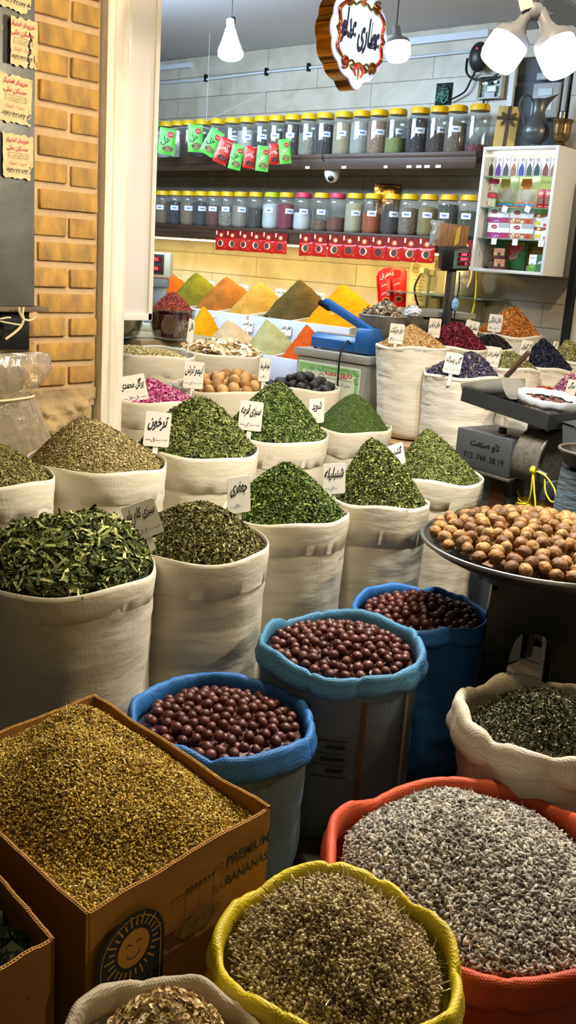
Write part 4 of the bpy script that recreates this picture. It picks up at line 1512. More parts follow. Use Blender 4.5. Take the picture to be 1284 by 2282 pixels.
# cloth bag tied under the outlet with yellow cord
bg = thing('cloth_bag', 'yellow-brown cloth bag tied under the grinder outlet', 'bag', gr.matrix_basis @ Vector((0.385, 0.085, 0)))
bg.rotation_euler = gr.rotation_euler
bm_ = MB().lathe([(0.06, ZG - 0.55), (0.095, ZG - 0.52), (0.104, ZG - 0.42), (0.104, ZG - 0.30), (0.100, ZG - 0.24), (0.088, ZG - 0.215), (0.093, ZG - 0.195), (0.098, ZG - 0.188)], 72,
                 fn=lambda r, z, a, j: (r * (1 + 0.07 * math.sin(9 * a) * (z - (ZG - 0.56)) + 0.025 * math.sin(14 * a + 1)), z + 0.004 * math.sin(11 * a) * (j > 5)), cap0=True)
bm_.build('cloth_body', mat('ochre_cloth', '#8e7220', 0.9, var=0.3, vscale=10, bump=0.4, bscale=200, bdist=0.002), bg, angle=80)
YC = mat('yellow_cord', '#d8cc1c', 0.6)
cb = MB()
cb.tube([(0.091 * math.cos(a), 0.091 * math.sin(a), ZG - 0.213 + 0.004 * math.sin(2 * a)) for a in [2 * PI * k / 30 for k in range(30)]], 0.003, 6, closed=True)
cb.build('cord_tie', YC, bg)
cr = thing('yellow_cord', 'bright yellow cord looped from the grinder bolt', 'cord', gr.matrix_basis @ Vector((0, 0, 0)))
cr.rotation_euler = gr.rotation_euler


def smooth_path(p, n=8):
    p = [Vector(q) for q in p]
    out = []
    for i in range(len(p) - 1):
        a, b, c_, d_ = p[max(0, i - 1)], p[i], p[i + 1], p[min(len(p) - 1, i + 2)]
        for k in range(n):
            t = k / n
            out.append(0.5 * ((2 * b) + (c_ - a) * t + (2 * a - 5 * b + 4 * c_ - d_) * t * t + (3 * b - a - 3 * c_ + d_) * t ** 3))
    return out + [p[-1]]


mb = MB()
mb.tube(smooth_path([(0.41, -0.022, ZG - 0.082), (0.47, -0.03, ZG - 0.09), (0.515, -0.03, ZG - 0.13), (0.52, -0.03, ZG - 0.165), (0.50, -0.03, ZG - 0.168), (0.475, -0.03, ZG - 0.14), (0.462, -0.025, ZG - 0.10)]), 0.0028, 6)
mb.tube(smooth_path([(0.408, -0.024, ZG - 0.085), (0.425, -0.028, ZG - 0.15), (0.44, -0.03, ZG - 0.20), (0.436, -0.032, ZG - 0.26), (0.44, -0.03, ZG - 0.33)]), 0.0032, 6)
mb.tube(smooth_path([(0.405, -0.024, ZG - 0.085), (0.41, -0.026, ZG - 0.16), (0.395, -0.02, ZG - 0.205), (0.35, -0.015, ZG - 0.215)]), 0.0026, 6)
mb.build('cord_loops', YC, cr)
mb = MB()
for k in range(5):
    mb.tube([(0.398 + k * 0.004, -0.016 + 0.013 * math.cos(a), ZG - 0.082 + 0.013 * math.sin(a)) for a in [2 * PI * q / 12 for q in range(12)]], 0.003, 6, closed=True)
mb.build('cord_coil', YC, cr)

# scoop and open bag of jujubes lying in the hopper pan
GM = gr.matrix_basis.copy()
sc = thing('metal_scoop', 'shiny metal scoop resting in the grinder pan', 'scoop')
sc.matrix_world = GM @ Matrix.Translation((0.105, 0.075, ZG + 0.118)) @ Matrix.Scale(1.3, 4) @ Matrix.Rotation(math.radians(-14), 4, 'Y') @ Matrix.Rotation(math.radians(10), 4, 'Z')
vs, fs = [], []
n = 14
prof = []
for i in range(8):
    x = -0.085 + 0.15 * i / 7
    w_ = 0.045 + 0.02 * min(1, i / 3)
    hgt = 0.06 - 0.018 * (1 - i / 7) ** 2
    for k in range(n + 1):
        a = PI + PI * k / n
        sx_ = math.copysign(abs(math.cos(a)) ** 0.6, math.cos(a))
        vs.append((x, w_ * sx_, 0.055 + (hgt) * math.sin(a) * (abs(math.sin(a)) ** 0.2)))
for i in range(7):
    for k in range(n):
        fs.append((i * (n + 1) + k, i * (n + 1) + k + 1, (i + 1) * (n + 1) + k + 1, (i + 1) * (n + 1) + k))
fs.append(tuple(7 * (n + 1) + k for k in range(n + 1)))
so = MB().add(vs, fs).build('scoop_pan', BRIGHT, sc, angle=50)
md = so.modifiers.new('thick', 'SOLIDIFY')
md.thickness = 0.002
hd = MB()
hd.box((0.10, 0, 0.075), (0.10, 0.022, 0.01), T=Matrix.Translation((0.065, 0, 0.055)) @ Matrix.Rotation(math.radians(-38), 4, 'Y') @ Matrix.Translation((-0.065, 0, -0.055)))
hd.build('scoop_handle', mat('copper_handle', '#8a6f66', 0.3, 0.9), sc, bevel=0.003)
pb = thing('plastic_bag', 'open clear plastic bag of jujubes standing in the grinder pan', 'bag')
pb.matrix_world = GM @ Matrix.Translation((0.325, 0.10, ZG + 0.082)) @ Matrix.Rotation(math.radians(4), 4, 'Y')
BAGC = clear('clear_bag', '#f4f4f4', 0.12, 0.1, 0.08)
MILK = mat('milky_plastic', '#b9bdc2', 0.25, sss=0.0, spec=0.6)
MB().lathe([(0.07, 0.006), (0.098, 0.02), (0.103, 0.045), (0.095, 0.068)], 48, fn=lambda r, z, a, j: (r * (1 + 0.05 * nz(math.cos(a) * 3, math.sin(a) * 3, z * 30)), z)).build('bag_side', BAGC, pb, angle=80)
MB().lathe([(0.100, 0.052), (0.112, 0.068), (0.108, 0.088), (0.096, 0.086), (0.092, 0.068)], 56, fn=lambda r, z, a, j: (r * (1 + 0.07 * nz(math.cos(a) * 2.5, math.sin(a) * 2.5, 3)), z + 0.010 * nz(math.cos(a) * 3, math.sin(a) * 3, 7) - 0.006 * math.cos(a))).build('folded_mouth', MILK, pb, angle=80)
jb = []
rs_ = np.random.RandomState(4)
for k in range(120):
    a, r, z = rs_.uniform(0, 6.28), math.sqrt(rs_.uniform(0, 1)) * 0.085, rs_.uniform(0.018, 0.07)
    q = Vector((r * math.cos(a), r * math.sin(a), z))
    me = JM[k % 5]
    M = Matrix.Translation(q) @ Matrix.Rotation(rs_.uniform(0, 6), 4, 'X') @ Matrix.Scale(0.75, 4)
    jb.append((np.array([M @ v.co for v in me.vertices]), np.array([tuple(p.vertices) for p in me.polygons]), 0.5, k % 3))
o = np_object('jujubes', jb, JUJ, smooth=True)
o.matrix_world = pb.matrix_world
tag(o, 'dark jujubes filling the clear plastic bag in the grinder pan', 'fruit', None, 'stuff')

# pan on a stretch-wrapped blue-grey bundle at the right edge, behind the walnuts
q = at(1330, 1014, d=3.05)
bd = thing('wrapped_bundle', 'blue-grey plastic-wrapped bundle at the right edge behind the walnuts', 'bundle', (q.x, q.y, 0))
MB().lathe([(0.01, 0.0), (0.058, 0.0), (0.066, 0.1), (0.112, q.z * .7), (0.10, q.z - 0.05), (0.02, q.z - 0.05)], 60, fn=lambda r, z, a, j: (r * (1 + 0.05 * nz(math.cos(a) * 2, math.sin(a) * 2, z * 22) + 0.03 * math.sin(z * 60 + 3 * a)), z)).build(
    'wrap', mat('blue_grey_wrap', '#5c7286', 0.3, var=0.4, vscale=9, bump=0.8, bscale=14, stretch=(1, 1, 5), bdist=0.012), bd, angle=80)
pn = thing('pan', 'dark round pan of red spice on the wrapped bundle', 'pan', (q.x, q.y, q.z - 0.05))
MB().lathe([(0.003, 0.0), (0.07, 0.0), (0.10, 0.02), (0.115, 0.06), (0.112, 0.062), (0.095, 0.024), (0.07, 0.008), (0.003, 0.008)], 48).build('pan_body', DARKM, pn)
MB().tube([(0.115 * math.cos(2 * PI * k / 40), 0.115 * math.sin(2 * PI * k / 40), 0.062) for k in range(40)], 0.005, 8, closed=True).build('pan_rim', mat('worn_rim', '#75706c', 0.4, 0.7), pn)
MB().lathe([(0.003, 0.055), (0.05, 0.05), (0.104, 0.036)], 36).build('filling', mat('red_spice', '#8a1020', 0.8, bump=0.8, bscale=150), pn)

# ------------------------------------------------------------------ platform under the raised row
WOODP = mat('worn_plank', '#6a5640', 0.8, var=0.4, vscale=8, bump=0.4, bscale=30, stretch=(0.6, 6, 6))
pf = thing('display_platform', 'low dark display platform carrying the raised row of cotton sacks', 'platform', (-2.20, 4.1, 0))
MB().box((0, 0.02, PZ - 0.045), (1.04, 1.42, 0.02)).build('platform_top', mat('cardboard_sheet', '#7c6448', 0.85, var=0.3, vscale=6), pf, smooth=False)
for i, (x, y) in enumerate(((-0.49, -0.67), (0.49, -0.67), (-0.49, 0.71), (0.49, 0.71), (0, -0.67))):
    MB().box((x, y, (PZ - 0.055) / 2), (0.05, 0.05, PZ - 0.055)).build('leg', DARKM, pf, smooth=False)
MB().box((0, -0.67, PZ - 0.10), (0.98, 0.03, 0.06)).build('rail', DARKM, pf, smooth=False)
cardp = MB().box((-2.52, 3.62, PZ - 0.02), (0.42, 0.42, 0.03)).build('cardboard_pad', mat('pad_cardboard', '#a8875c', 0.85), smooth=False)
tag(cardp, 'folded cardboard pad under the citrus blossom sack', 'cardboard')
# ------------------------------------------------------------------ wall shelves with the jars
WOOD = mat('dark_walnut_board', '#553f30', 0.45, var=0.35, vscale=5, col2='#35271e', stretch=(0.6, 8, 14), spec=0.4)
SY0, SY1 = 4.55, 4.85
ZU, ZL = 2.085, 1.655
for nm, z, x1, lab in (('wall_shelf', ZU, -2.90, 'upper dark wooden wall shelf carrying a row of jars'), ('wall_shelf', ZL, -2.93, 'lower dark wooden wall shelf with a lit strip below it')):
    sh = thing(nm, lab, 'shelf', (-4.6, SY0, z))
    x0 = -6.3
    MB().box(((x0 + x1) / 2 + 4.6, 0.15, -0.012), (x1 - x0, 0.295, 0.024)).build('shelf_board', WOOD, sh, bevel=0.003)
    fr_ = MB()
    fr_.prism([(0.0, -0.085), (0.012, -0.085), (0.012, -0.02), (0.022, -0.01), (0.022, 0.0), (0.0, 0.0)], x1 - x0, 0, Matrix.Translation((x1 + 4.6, 0.0, 0)) @ Matrix.Rotation(PI / 2, 4, 'Z') @ Matrix.Identity(4))
    fr_.v = [(v[0], -v[1] if False else v[1], v[2]) for v in fr_.v]
    MB().box(((x0 + x1) / 2 + 4.6, -0.006, -0.045), (x1 - x0, 0.014, 0.082)).build('front_fascia', WOOD, sh, bevel=0.003)
    MB().box(((x0 + x1) / 2 + 4.6, -0.012, -0.014), (x1 - x0, 0.010, 0.026)).build('front_lip', WOOD, sh, bevel=0.003)
    if z == ZU:
        tp = MB()
        for px_ in (684, 765, 858, 910, 932, 950, 975):
            q = at(px_, 376, y=SY0 - 0.02)
            tp.box((q.x + 4.6, -0.0145, -0.075), (0.034 if px_ != 858 else 0.025, 0.002, 0.014))
        tp.build('price_tag', mat('tag_paper', '#dcdcd6', 0.6), sh, smooth=False)
    else:
        MB().box(((x0 + x1) / 2 + 4.6, 0.02, -0.094), (x1 - x0 - 0.02, 0.018, 0.010)).build('light_strip', mat('warm_led', '#ffe9a8', 0.5, emit=9.0), sh, smooth=False)
        ld = lamp('strip_lamp', 'AREA', (-4.6, SY0 + 0.03, ZL - 0.105), 17, (1.0, 0.78, 0.22), 3.2, (-4.6, SY0 + 0.20, 0.0), 0.02)

JARC = clear('jar_plastic', '#eef2f2', 0.10, 0.06, 0.05)
LIDM = {'y': mat('yellow_lid', '#e9bd10', 0.4, spec=0.5), 'l': mat('lime_lid', '#c6d81e', 0.4), 'p': mat('pink_lid', '#c93a5c', 0.4), 'g': mat('green_lid', '#3c9a3c', 0.4)}
PAPER = mat('jar_label_paper', '#e6ebf2', 0.6)
PINK = mat('label_border', '#5f7fb0', 0.6)


def jar_meshes(r, h):
    body = MB().lathe([(0.003, 0.002), (r * .86, 0.0), (r * .97, h * .05), (r, h * .10), (r * .99, h * .12), (r, h * .14), (r, h * .66), (r * .98, h * .69), (r, h * .72), (r * .95, h * .79), (r * .80, h * .86), (r * .77, h * .875)], 28)
    lid = MB().lathe([(r * .80, h * .865), (r * .84, h * .87), (r * .84, h * .955), (r * .79, h * .985), (r * .76, h * .985), (r * .75, h), (0.003, h)], 36,
                     fn=lambda q, z, a, j: (q * (1 + (0.012 if (j in (1, 2) and int(a * 36 / (2 * PI) + .5) % 2) else 0)), z))
    out = []
    for mb, nm, m in ((body, 'jar_body', JARC), (lid, 'lid', LIDM['y'])):
        o = mb.build(nm, m)
        out.append(o.data)
        bpy.data.objects.remove(o)
    return out


def jar(px, pybase, yw, r, h, lid, col, level, label, meshes, ztop, lump=0.0, colors=None, tagoff=0.0, haslabel=True):
    q = at(px, pybase, y=yw)
    root = thing('jar', label, 'jar', (q.x, yw, ztop), 0, None)
    for nm, me in zip(('jar_body', 'lid'), meshes):
        o = bpy.data.objects.new(nm, me)
        COL.objects.link(o)
        o.parent = root
        if nm == 'lid':
            o.material_slots[0].link = 'OBJECT'
            o.material_slots[0].material = LIDM[lid]
    if level > 0:
        ir = r * 0.965
        lv = 0.06 + level * 0.74
        pr_ = [(0.003, 0.006), (ir * .84, 0.005), (ir * .96, h * .055), (ir * .985, h * .11), (ir * .985, min(lv, .66) * h)]
        if lv > 0.7:
            pr_ += [(ir * .97, h * .72), (ir * .9, lv * h)]
        pr_ += [(ir * .5, lv * h + 0.004), (0.003, lv * h + 0.006)]
        m = mat('filling_%s_%d' % (col.strip('#'), int(lump * 100)), col, 0.8, var=0.55 if lump else 0.12, vscale=90 if lump else 25, bump=0.9 if lump else 0.15, bscale=110 if lump < 2 else 45, bdist=0.006 * max(0.3, lump))
        MB().lathe(pr_, 24).build('filling', m, root)
    if haslabel:
        # small paper label on the side towards the street
        lb = MB()
        n = Vector((CAM[0] - q.x, CAM[1] - yw, 0))
        a0 = math.atan2(n.y, n.x) + tagoff
        ww, hh = 0.055, 0.030
        rr = r * 1.012
        z0 = h * 0.50
        for k, (w2, h2, o2, m) in enumerate(((ww, hh, 0.0, 0), (ww * .5, hh * .28, 0.0008, 1))):
            pts = [((rr + o2) * math.cos(a0 + u / rr), (rr + o2) * math.sin(a0 + u / rr), z0 + v) for v in (-h2 / 2, h2 / 2) for u in (-w2 / 2, -w2 / 6, w2 / 6, w2 / 2)]
            lb.add(pts, [(i, i + 1, i + 5, i + 4) for i in range(3)], m)
        lb.build('paper_label', [PAPER, PINK], root, smooth=False)
    return root


JU, JL = jar_meshes(0.062, 0.246), jar_meshes(0.0575, 0.222)
upper = [  # px, lid, filling, level, lump, colour words
    (352, 'g', '#3a3028', .8, 1, 'green-lidded jar of dark seeds at the far left of the upper shelf'),
    (371, 'y', '#d8d6cc', .7, 0, 'yellow-lidded jar of white powder behind the leftmost green sachet'),
    (397, 'y', '#dedcd2', .7, 2, 'yellow-lidded jar of white finger-shaped roots on the upper shelf'),
    (420, 'y', '#6a4a34', .8, 1, 'yellow-lidded jar of brown bark, narrow gap after the white roots'),
    (450, 'y', '#32302e', .75, 1, 'yellow-lidded jar of charcoal-dark seeds behind the second green sachet'),
    (483, 'y', '#b0aca0', .5, 0, 'yellow-lidded jar of pale grey powder behind the third green sachet'),
    (515, 'y', '#c4c8cc', .35, 0, 'nearly empty yellow-lidded jar with white label, upper shelf left half'),
    (548, 'y', '#cfcac4', .8, 0, 'yellow-lidded jar of off-white powder above the red and green sachets'),
    (582, 'y', '#4a3a34', .7, 1, 'yellow-lidded jar of dark cloves on the upper shelf'),
    (614, 'y', '#6e5a48', .75, 1, 'yellow-lidded jar of grey-brown seeds above the last green sachet'),
    (650, 'y', '#45322a', .95, 1, 'yellow-lidded jar full of dark brown pods on the upper shelf'),
    (686, 'y', '#b4b09a', .65, 1, 'yellow-lidded jar two-thirds full of pale flat seeds'),
    (721, 'y', '#4a3e44', .9, 2, 'yellow-lidded jar of large dark round balls on the upper shelf'),
    (762, 'y', '#bcaa88', .88, 0, 'yellow-lidded jar of beige powder on the upper shelf, above the camera'),
    (801, 'y', '#b7b4ac', .92, 0, 'yellow-lidded jar of grey-white powder on the upper shelf'),
    (839, 'y', '#c0967c', .92, 1, 'yellow-lidded jar of pinkish granules on the upper shelf'),
    (880, 'y', '#96a058', .42, 0, 'yellow-lidded jar less than half full of light green powder'),
    (929, 'y', '#3a2c36', .95, 1, 'yellow-lidded jar full of purple-black berries'),
    (972, 'y', '#4c3a36', .58, 1, 'yellow-lidded jar half full of dark brown cloves, third from the right end'),
    (1012, 'y', '#8a7e6c', .78, 1, 'yellow-lidded jar of grey striped seeds, second from the right end'),
    (1060, 'y', '#8a2e44', .16, 2, 'big yellow-lidded jar with a little crimson barberry at the bottom'),
]
for i, (px, lid, col, lv, lump, lab) in enumerate(upper):
    jar(px, 340, 4.68, 0.062, 0.246, lid, col, lv, lab, JU, ZU, lump, tagoff=ra.uniform(-0.5, 0.4), haslabel=i not in (1, 2, 4, 5, 20))
lower = [
    (342, 'y', '#3c342c', .8, 1, 'yellow-lidded jar of dark leaves at the far left of the lower shelf'),
    (361, 'y', '#8a6c50', .8, 0, 'yellow-lidded jar of light brown powder, second on the lower shelf'),
    (389, 'y', '#3c3a40', .85, 1, 'yellow-lidded jar of near-black seeds, third on the lower shelf'),
    (419, 'y', '#93785e', .8, 0, 'yellow-lidded jar of dusty tan powder, fourth on the lower shelf'),
    (447, 'y', '#3e4444', .85, 1, 'yellow-lidded jar of dark green-grey leaf on the lower shelf'),
    (476, 'y', '#6e3a2c', .7, 0, 'yellow-lidded jar of rust red powder on the lower shelf'),
    (505, 'y', '#b0a592', .5, 2, 'yellow-lidded jar half full of pale curved nuts on the lower shelf'),
    (535, 'y', '#a39684', .75, 0, 'yellow-lidded jar of greyish cream powder above the left red sachets'),
    (568, 'y', '#4a3c38', .65, 1, 'yellow-lidded jar of dark brown seeds above the left red sachets'),
    (603, 'l', '#e4e6e8', .85, 0, 'lime-lidded jar of white powder on the lower shelf'),
    (636, 'y', '#8e1c3c', .85, 0, 'yellow-lidded jar of crimson powder beside the lime-lidded jar'),
    (673, 'p', '#e6e6e6', .55, 0, 'pink-lidded jar of snow white powder on the lower shelf'),
    (714, 'y', '#8a6a50', .30, 1, 'yellow-lidded jar a third full of mixed brown seeds between two pink lids'),
    (748, 'p', '#7e4028', .42, 0, 'pink-lidded jar of reddish brown powder on the lower shelf'),
    (788, 'y', '#c4b898', .92, 0, 'yellow-lidded jar full of cream powder on the lower shelf'),
    (828, 'y', '#b4521c', .60, 0, 'yellow-lidded jar of bright orange powder on the lower shelf'),
    (870, 'y', '#3e3634', .65, 1, 'yellow-lidded jar of dark peppercorns below the golden pouch'),
    (909, 'y', '#a08e78', .80, 2, 'yellow-lidded jar of round nutmegs on the lower shelf'),
    (952, 'y', '#a08e58', .85, 0, 'yellow-lidded jar of olive-beige powder behind the cardboard block'),
    (996, 'y', '#5a5c50', .95, 1, 'yellow-lidded jar full of grey-green herb above the scale display'),
    (1042, 'y', '#565e34', .75, 1, 'yellow-lidded jar of green herb at the right end of the lower shelf'),
]
for i, (px, lid, col, lv, lump, lab) in enumerate(lower):
    jar(px, 505, 4.66, 0.0575, 0.222, lid, col, lv, lab, JL, ZL, lump, tagoff=ra.uniform(-0.5, 0.4), haslabel=i not in (0, 8, 13))

# golden pouch behind the lower jars, dome camera under the upper shelf
GOLD = mat('gold_foil', '#b98a3c', 0.25, 0.9, var=0.5, vscale=14, bump=0.8, bscale=22, bdist=0.01)


def pouch_mesh(w_, h_, t_, seed=0, n=10, m_=12):
    mb = MB()
    for s in (-1, 1):
        vs = []
        for j in range(m_ + 1):
            for i in range(n + 1):
                u, v = i / n * 2 - 1, j / m_ * 2 - 1
                b = max(0, (1 - u ** 4) * (1 - v ** 4)) ** 0.7
                y = s * (t_ / 2 * b) + 0.0015 * nz(u * 3 + seed, v * 3, s)
                vs.append((u * w_ / 2, y, v * h_ / 2))
        mb.add(vs, [(j * (n + 1) + i, j * (n + 1) + i + 1, (j + 1) * (n + 1) + i + 1, (j + 1) * (n + 1) + i) for j in range(m_) for i in range(n)])
    return mb


q = at(863, 424, y=4.79)
gp = thing('foil_pouch', 'golden foil pouch behind the jars of the lower shelf', 'pouch', (0, 0, 0))
gp.matrix_world = basis((q.x, q.y, ZL + 0.145))
pouch_mesh(0.15, 0.29, 0.04, 3).build('pouch_body', GOLD, gp, angle=80)
MB().box((0, -0.006, 0.13), (0.15, 0.004, 0.012)).build('sealed_edge', GOLD, gp)
q = at(740, 391, y=4.60)
dc = thing('dome_camera', 'white dome security camera under the upper shelf', 'camera', q)
WHITE = mat('white_plastic', '#dcdedf', 0.35)
MB().lathe([(0.003, 0.045), (0.042, 0.045), (0.046, 0.035), (0.046, 0.012), (0.04, -0.012), (0.026, -0.034), (0.003, -0.042)], 36).build('camera_shell', WHITE, dc)
nrm = (Vector(CAM) - q).normalized()
lp = Vector((nrm.x * 0.030 - 0.006, nrm.y * 0.030, -0.016))
MB().ball(lp, 0.019, 0, 20, 12).build('lens', mat('black_glass', '#0c1014', 0.1, spec=0.8), dc)
MB().tube(smooth_path([(0, 0.0, 0.045), (-0.012, -0.04, 0.055), (-0.02, -0.075, 0.09), (-0.022, -0.075, 0.16), (-0.022, -0.06, 0.172)]), 0.0025, 6).build('cable', DARKM, dc)
MB().lathe([(0.003, 0.072), (0.014, 0.072), (0.014, 0.045), (0.003, 0.045)], 16).build('mount', WHITE, dc)

# ------------------------------------------------------------------ sachets
RED = mat('red_sachet', '#c8201a', 0.3, var=0.25, vscale=22, bump=0.25, bscale=50, bdist=0.003, spec=0.6)
REDH = mat('red_sachet_header', '#8e2320', 0.3, var=0.3, vscale=20, spec=0.6)
GREEN = mat('green_sachet', '#3fae3c', 0.35, var=0.25, vscale=16, col2='#6cc455', bump=0.25, bscale=40, bdist=0.003, spec=0.5)
RINGM = mat('orange_ring', '#c85a20', 0.4)
BROWNF = [mat('spice_disc_%s' % 'abc'[i], c_, 0.7, var=0.3, vscale=50) for i, c_ in enumerate(('#5a2a2c', '#4e4432', '#3a2420'))]
CREAM = mat('cream_print', '#e8cdb0', 0.5)
WPRINT = mat('white_print', '#ece8e4', 0.5)
GPRINT = mat('dark_green_print', '#15301a', 0.5)
CARDAMOM = mat('cardamom_window', '#9a8a50', 0.5, var=0.8, vscale=70, col2='#2c2a10', bump=0.8, bscale=90, bdist=0.004)
SAFF = mat('saffron_window', '#6a1812', 0.5, var=0.8, vscale=80, col2='#1c0806', bump=0.8, bscale=90, bdist=0.004)


def disc(mb, cx, cz, rx, rz, m, y, n=20):
    mb.add([(cx + rx * math.cos(2 * PI * k / n), y, cz + rz * math.sin(2 * PI * k / n)) for k in range(n)], [tuple(range(n))], m)


def bulge(w_, h_, t_, x, z):
    u, v = min(1, abs(2 * x / w_)), min(1, abs(2 * z / h_))
    return -(t_ / 2 * max(0, (1 - u ** 4) * (1 - v ** 4)) ** 0.7)


hang_w, hang_h, hang_t = 0.098, 0.122, 0.014
proto = None


def red_sachet(px, py, yw, sc_, variant, label, group, tilt):
    q = at(px, py, y=yw)
    root = thing('spice_sachet', label, 'sachet', (0, 0, 0), 0, group)
    root.matrix_world = Matrix.Translation(q) @ Matrix.Rotation(math.radians(6), 4, 'Z') @ Matrix.Rotation(tilt, 4, 'Y') @ Matrix.Scale(sc_, 4)
    w_, h_, t_ = hang_w, hang_h, hang_t
    if variant not in _sach:
        b1 = pouch_mesh(w_, h_ * 0.62, t_, variant)
        b1.v = [(x, y, z - h_ * 0.19) for x, y, z in b1.v]
        hd = MB().box((0, 0.0, h_ * 0.31), (w_, 0.004, h_ * 0.38))
        em = MB()
        disc(em, 0, h_ * 0.26, 0.017, 0.015, 0, -0.0026)
        disc(em, 0.001, h_ * 0.265, 0.010, 0.009, 1, -0.0031)
        em.box((0, -0.0026, h_ * 0.45), (0.018, 0.001, 0.004), 2)
        em.box((-w_ * .38, -0.0026, h_ * 0.38), (0.010, 0.001, 0.024), 1)
        wi = MB()
        yb = -t_ / 2 - 0.0012
        disc(wi, 0, -h_ * 0.16, 0.027, 0.024, 0, yb)
        disc(wi, 0, -h_ * 0.16, 0.023, 0.020, 1, yb - 0.0006)
        if variant < 2:
            disc(wi, 0.004 if variant else -0.003, -h_ * 0.155, 0.017, 0.018, 2, yb - 0.0012)
        disc(wi, w_ * .32, -h_ * 0.36, 0.008, 0.006, 0, yb + 0.002)
        objs = [('pouch', b1, RED), ('header', hd, REDH), ('emblem', em, [RINGM, CREAM, DARKM]), ('spice_picture', wi, [RINGM, CREAM if variant < 2 else BROWNF[0], BROWNF[variant % 3]])]
        _sach[variant] = []
        for nm, mb, m in objs:
            o = mb.build(nm, m, angle=80)
            _sach[variant].append((nm, o.data))
            bpy.data.objects.remove(o)
    for nm, me in _sach[variant]:
        o = bpy.data.objects.new(nm, me)
        COL.objects.link(o)
        o.parent = root


_sach = {}
for i, px in enumerate((493.5, 518.5, 545, 571.5, 598, 625.5)):
    red_sachet(px, 535 + i * 1.55, SY0 - 0.03, 1.0, (0, 1, 0, 1, 0, 2)[i], 'red spice sachet in the left strip of six under the lower shelf', 'left strip of red spice sachets', ra.uniform(-.06, .06))
for i, px in enumerate((682, 713.5, 747, 779, 812, 845, 879, 915, 951, 1038)):
    red_sachet(px, 545.5 + i * 1.7 + (2 if i == 9 else 0), SY0 - 0.035, 1.04, (1, 0, 1, 2, 0, 2, 1, 1, 1, 2)[i], 'red spice sachet in the right strip of ten under the lower shelf', 'right strip of red spice sachets', ra.uniform(-.06, .06))

YG = 4.38
gar = [(372.5, 315, 37, 56, -1, 'g', 'green cardamom sachet hanging at the left end of the garland'), (435.5, 308.5, 33, 58, 5, 'g', 'green cardamom sachet, second from the left on the garland'),
       (472.5, 317.5, 33, 58, -24, 'g', 'strongly tilted green cardamom sachet next to the first red one'), (498, 336.5, 31, 56, -16, 'r', 'large tilted red saffron sachet, first red on the garland'),
       (527, 350, 28, 54, -7, 'g', 'green cardamom sachet between the first two red sachets'), (556.5, 350.5, 26, 47, -3, 'r', 'small red saffron sachet in the middle of the garland'),
       (585.8, 353.5, 29, 54, 0, 'g', 'lowest green cardamom sachet between two red ones'), (610.5, 343, 23, 44, 5, 'r', 'last red saffron sachet on the garland'),
       (634.8, 337.5, 26, 52, 11, 'g', 'green cardamom sachet at the right end of the garland')]
for i, (px, py, wp_, hp_, ang, kind, lab) in enumerate(gar):
    q = at(px, py, y=YG)
    d_ = depth(q)
    w_, h_ = wp_ * d_ / FPX, hp_ * d_ / FPX
    root = thing('hanging_sachet', lab, 'sachet')
    root.matrix_world = basis(q, 0.05, math.radians(-ang + 3))
    pouch_mesh(w_, h_, 0.012, i).build('pouch', GREEN if kind == 'g' else RED, root, angle=80)
    em = MB()
    disc(em, w_ * .18, h_ * .26, w_ * .20, w_ * .19, 0, -0.0072)
    write(em, 'سورن', w_ * .18, h_ * .26, w_ * .28, w_ * .16, 1, None, -0.0078)
    em.build('emblem', [mat('oval_red', '#b01c20', 0.4), WPRINT], root, smooth=False)
    tx = MB()
    if kind == 'g':
        write(tx, 'هل', -w_ * .10, h_ * .02, w_ * .62, h_ * .42, 0, None, -0.0082, rot=0.25, bold=0.01)
    else:
        write(tx, 'زعفران', -w_ * .12, h_ * .10, w_ * .70, h_ * .2, 0, None, -0.0082, rot=0.4, bold=0.01)
        for k in range(3):
            tx.box((w_ * .2, -0.008, h_ * (.08 - .04 * k)), (w_ * .3, 0.0004, h_ * .012))
    tx.build('lettering', GPRINT if kind == 'g' and i < 5 else WPRINT, root, smooth=False)
    wi = MB()
    disc(wi, w_ * .06, -h_ * .27, w_ * .33, h_ * .12, 0, -0.0074)
    wi.build('window', CARDAMOM if kind == 'g' else SAFF, root, smooth=False)
st = MB()
gp_ = [at(px, py - hp_ * .47, y=YG + 0.012) for px, py, wp_, hp_, a, k, l in gar]
st.tube(smooth_path([at(349, 300, y=YG + .012)] + gp_ + [at(650, 285, y=YG + .012)], 4), 0.0012, 5)
st.tube([at(460, 268, y=YG + .012), at(470, 20, y=YG + .012)], 0.001, 5)
st.tube([at(460, 270, y=YG + .012), at(640, 180, y=YW - .01)], 0.001, 5)
tag(st.build('garland_string', mat('white_string', '#d0d4d8', 0.6)), 'thin white string carrying the green and red sachets', 'string')

# ------------------------------------------------------------------ powder bins, two stepped rows
LAM = mat('white_laminate', '#d4d8e6', 0.35, var=0.04)
CARDW = mat('bin_divider', '#cfc9bb', 0.6)


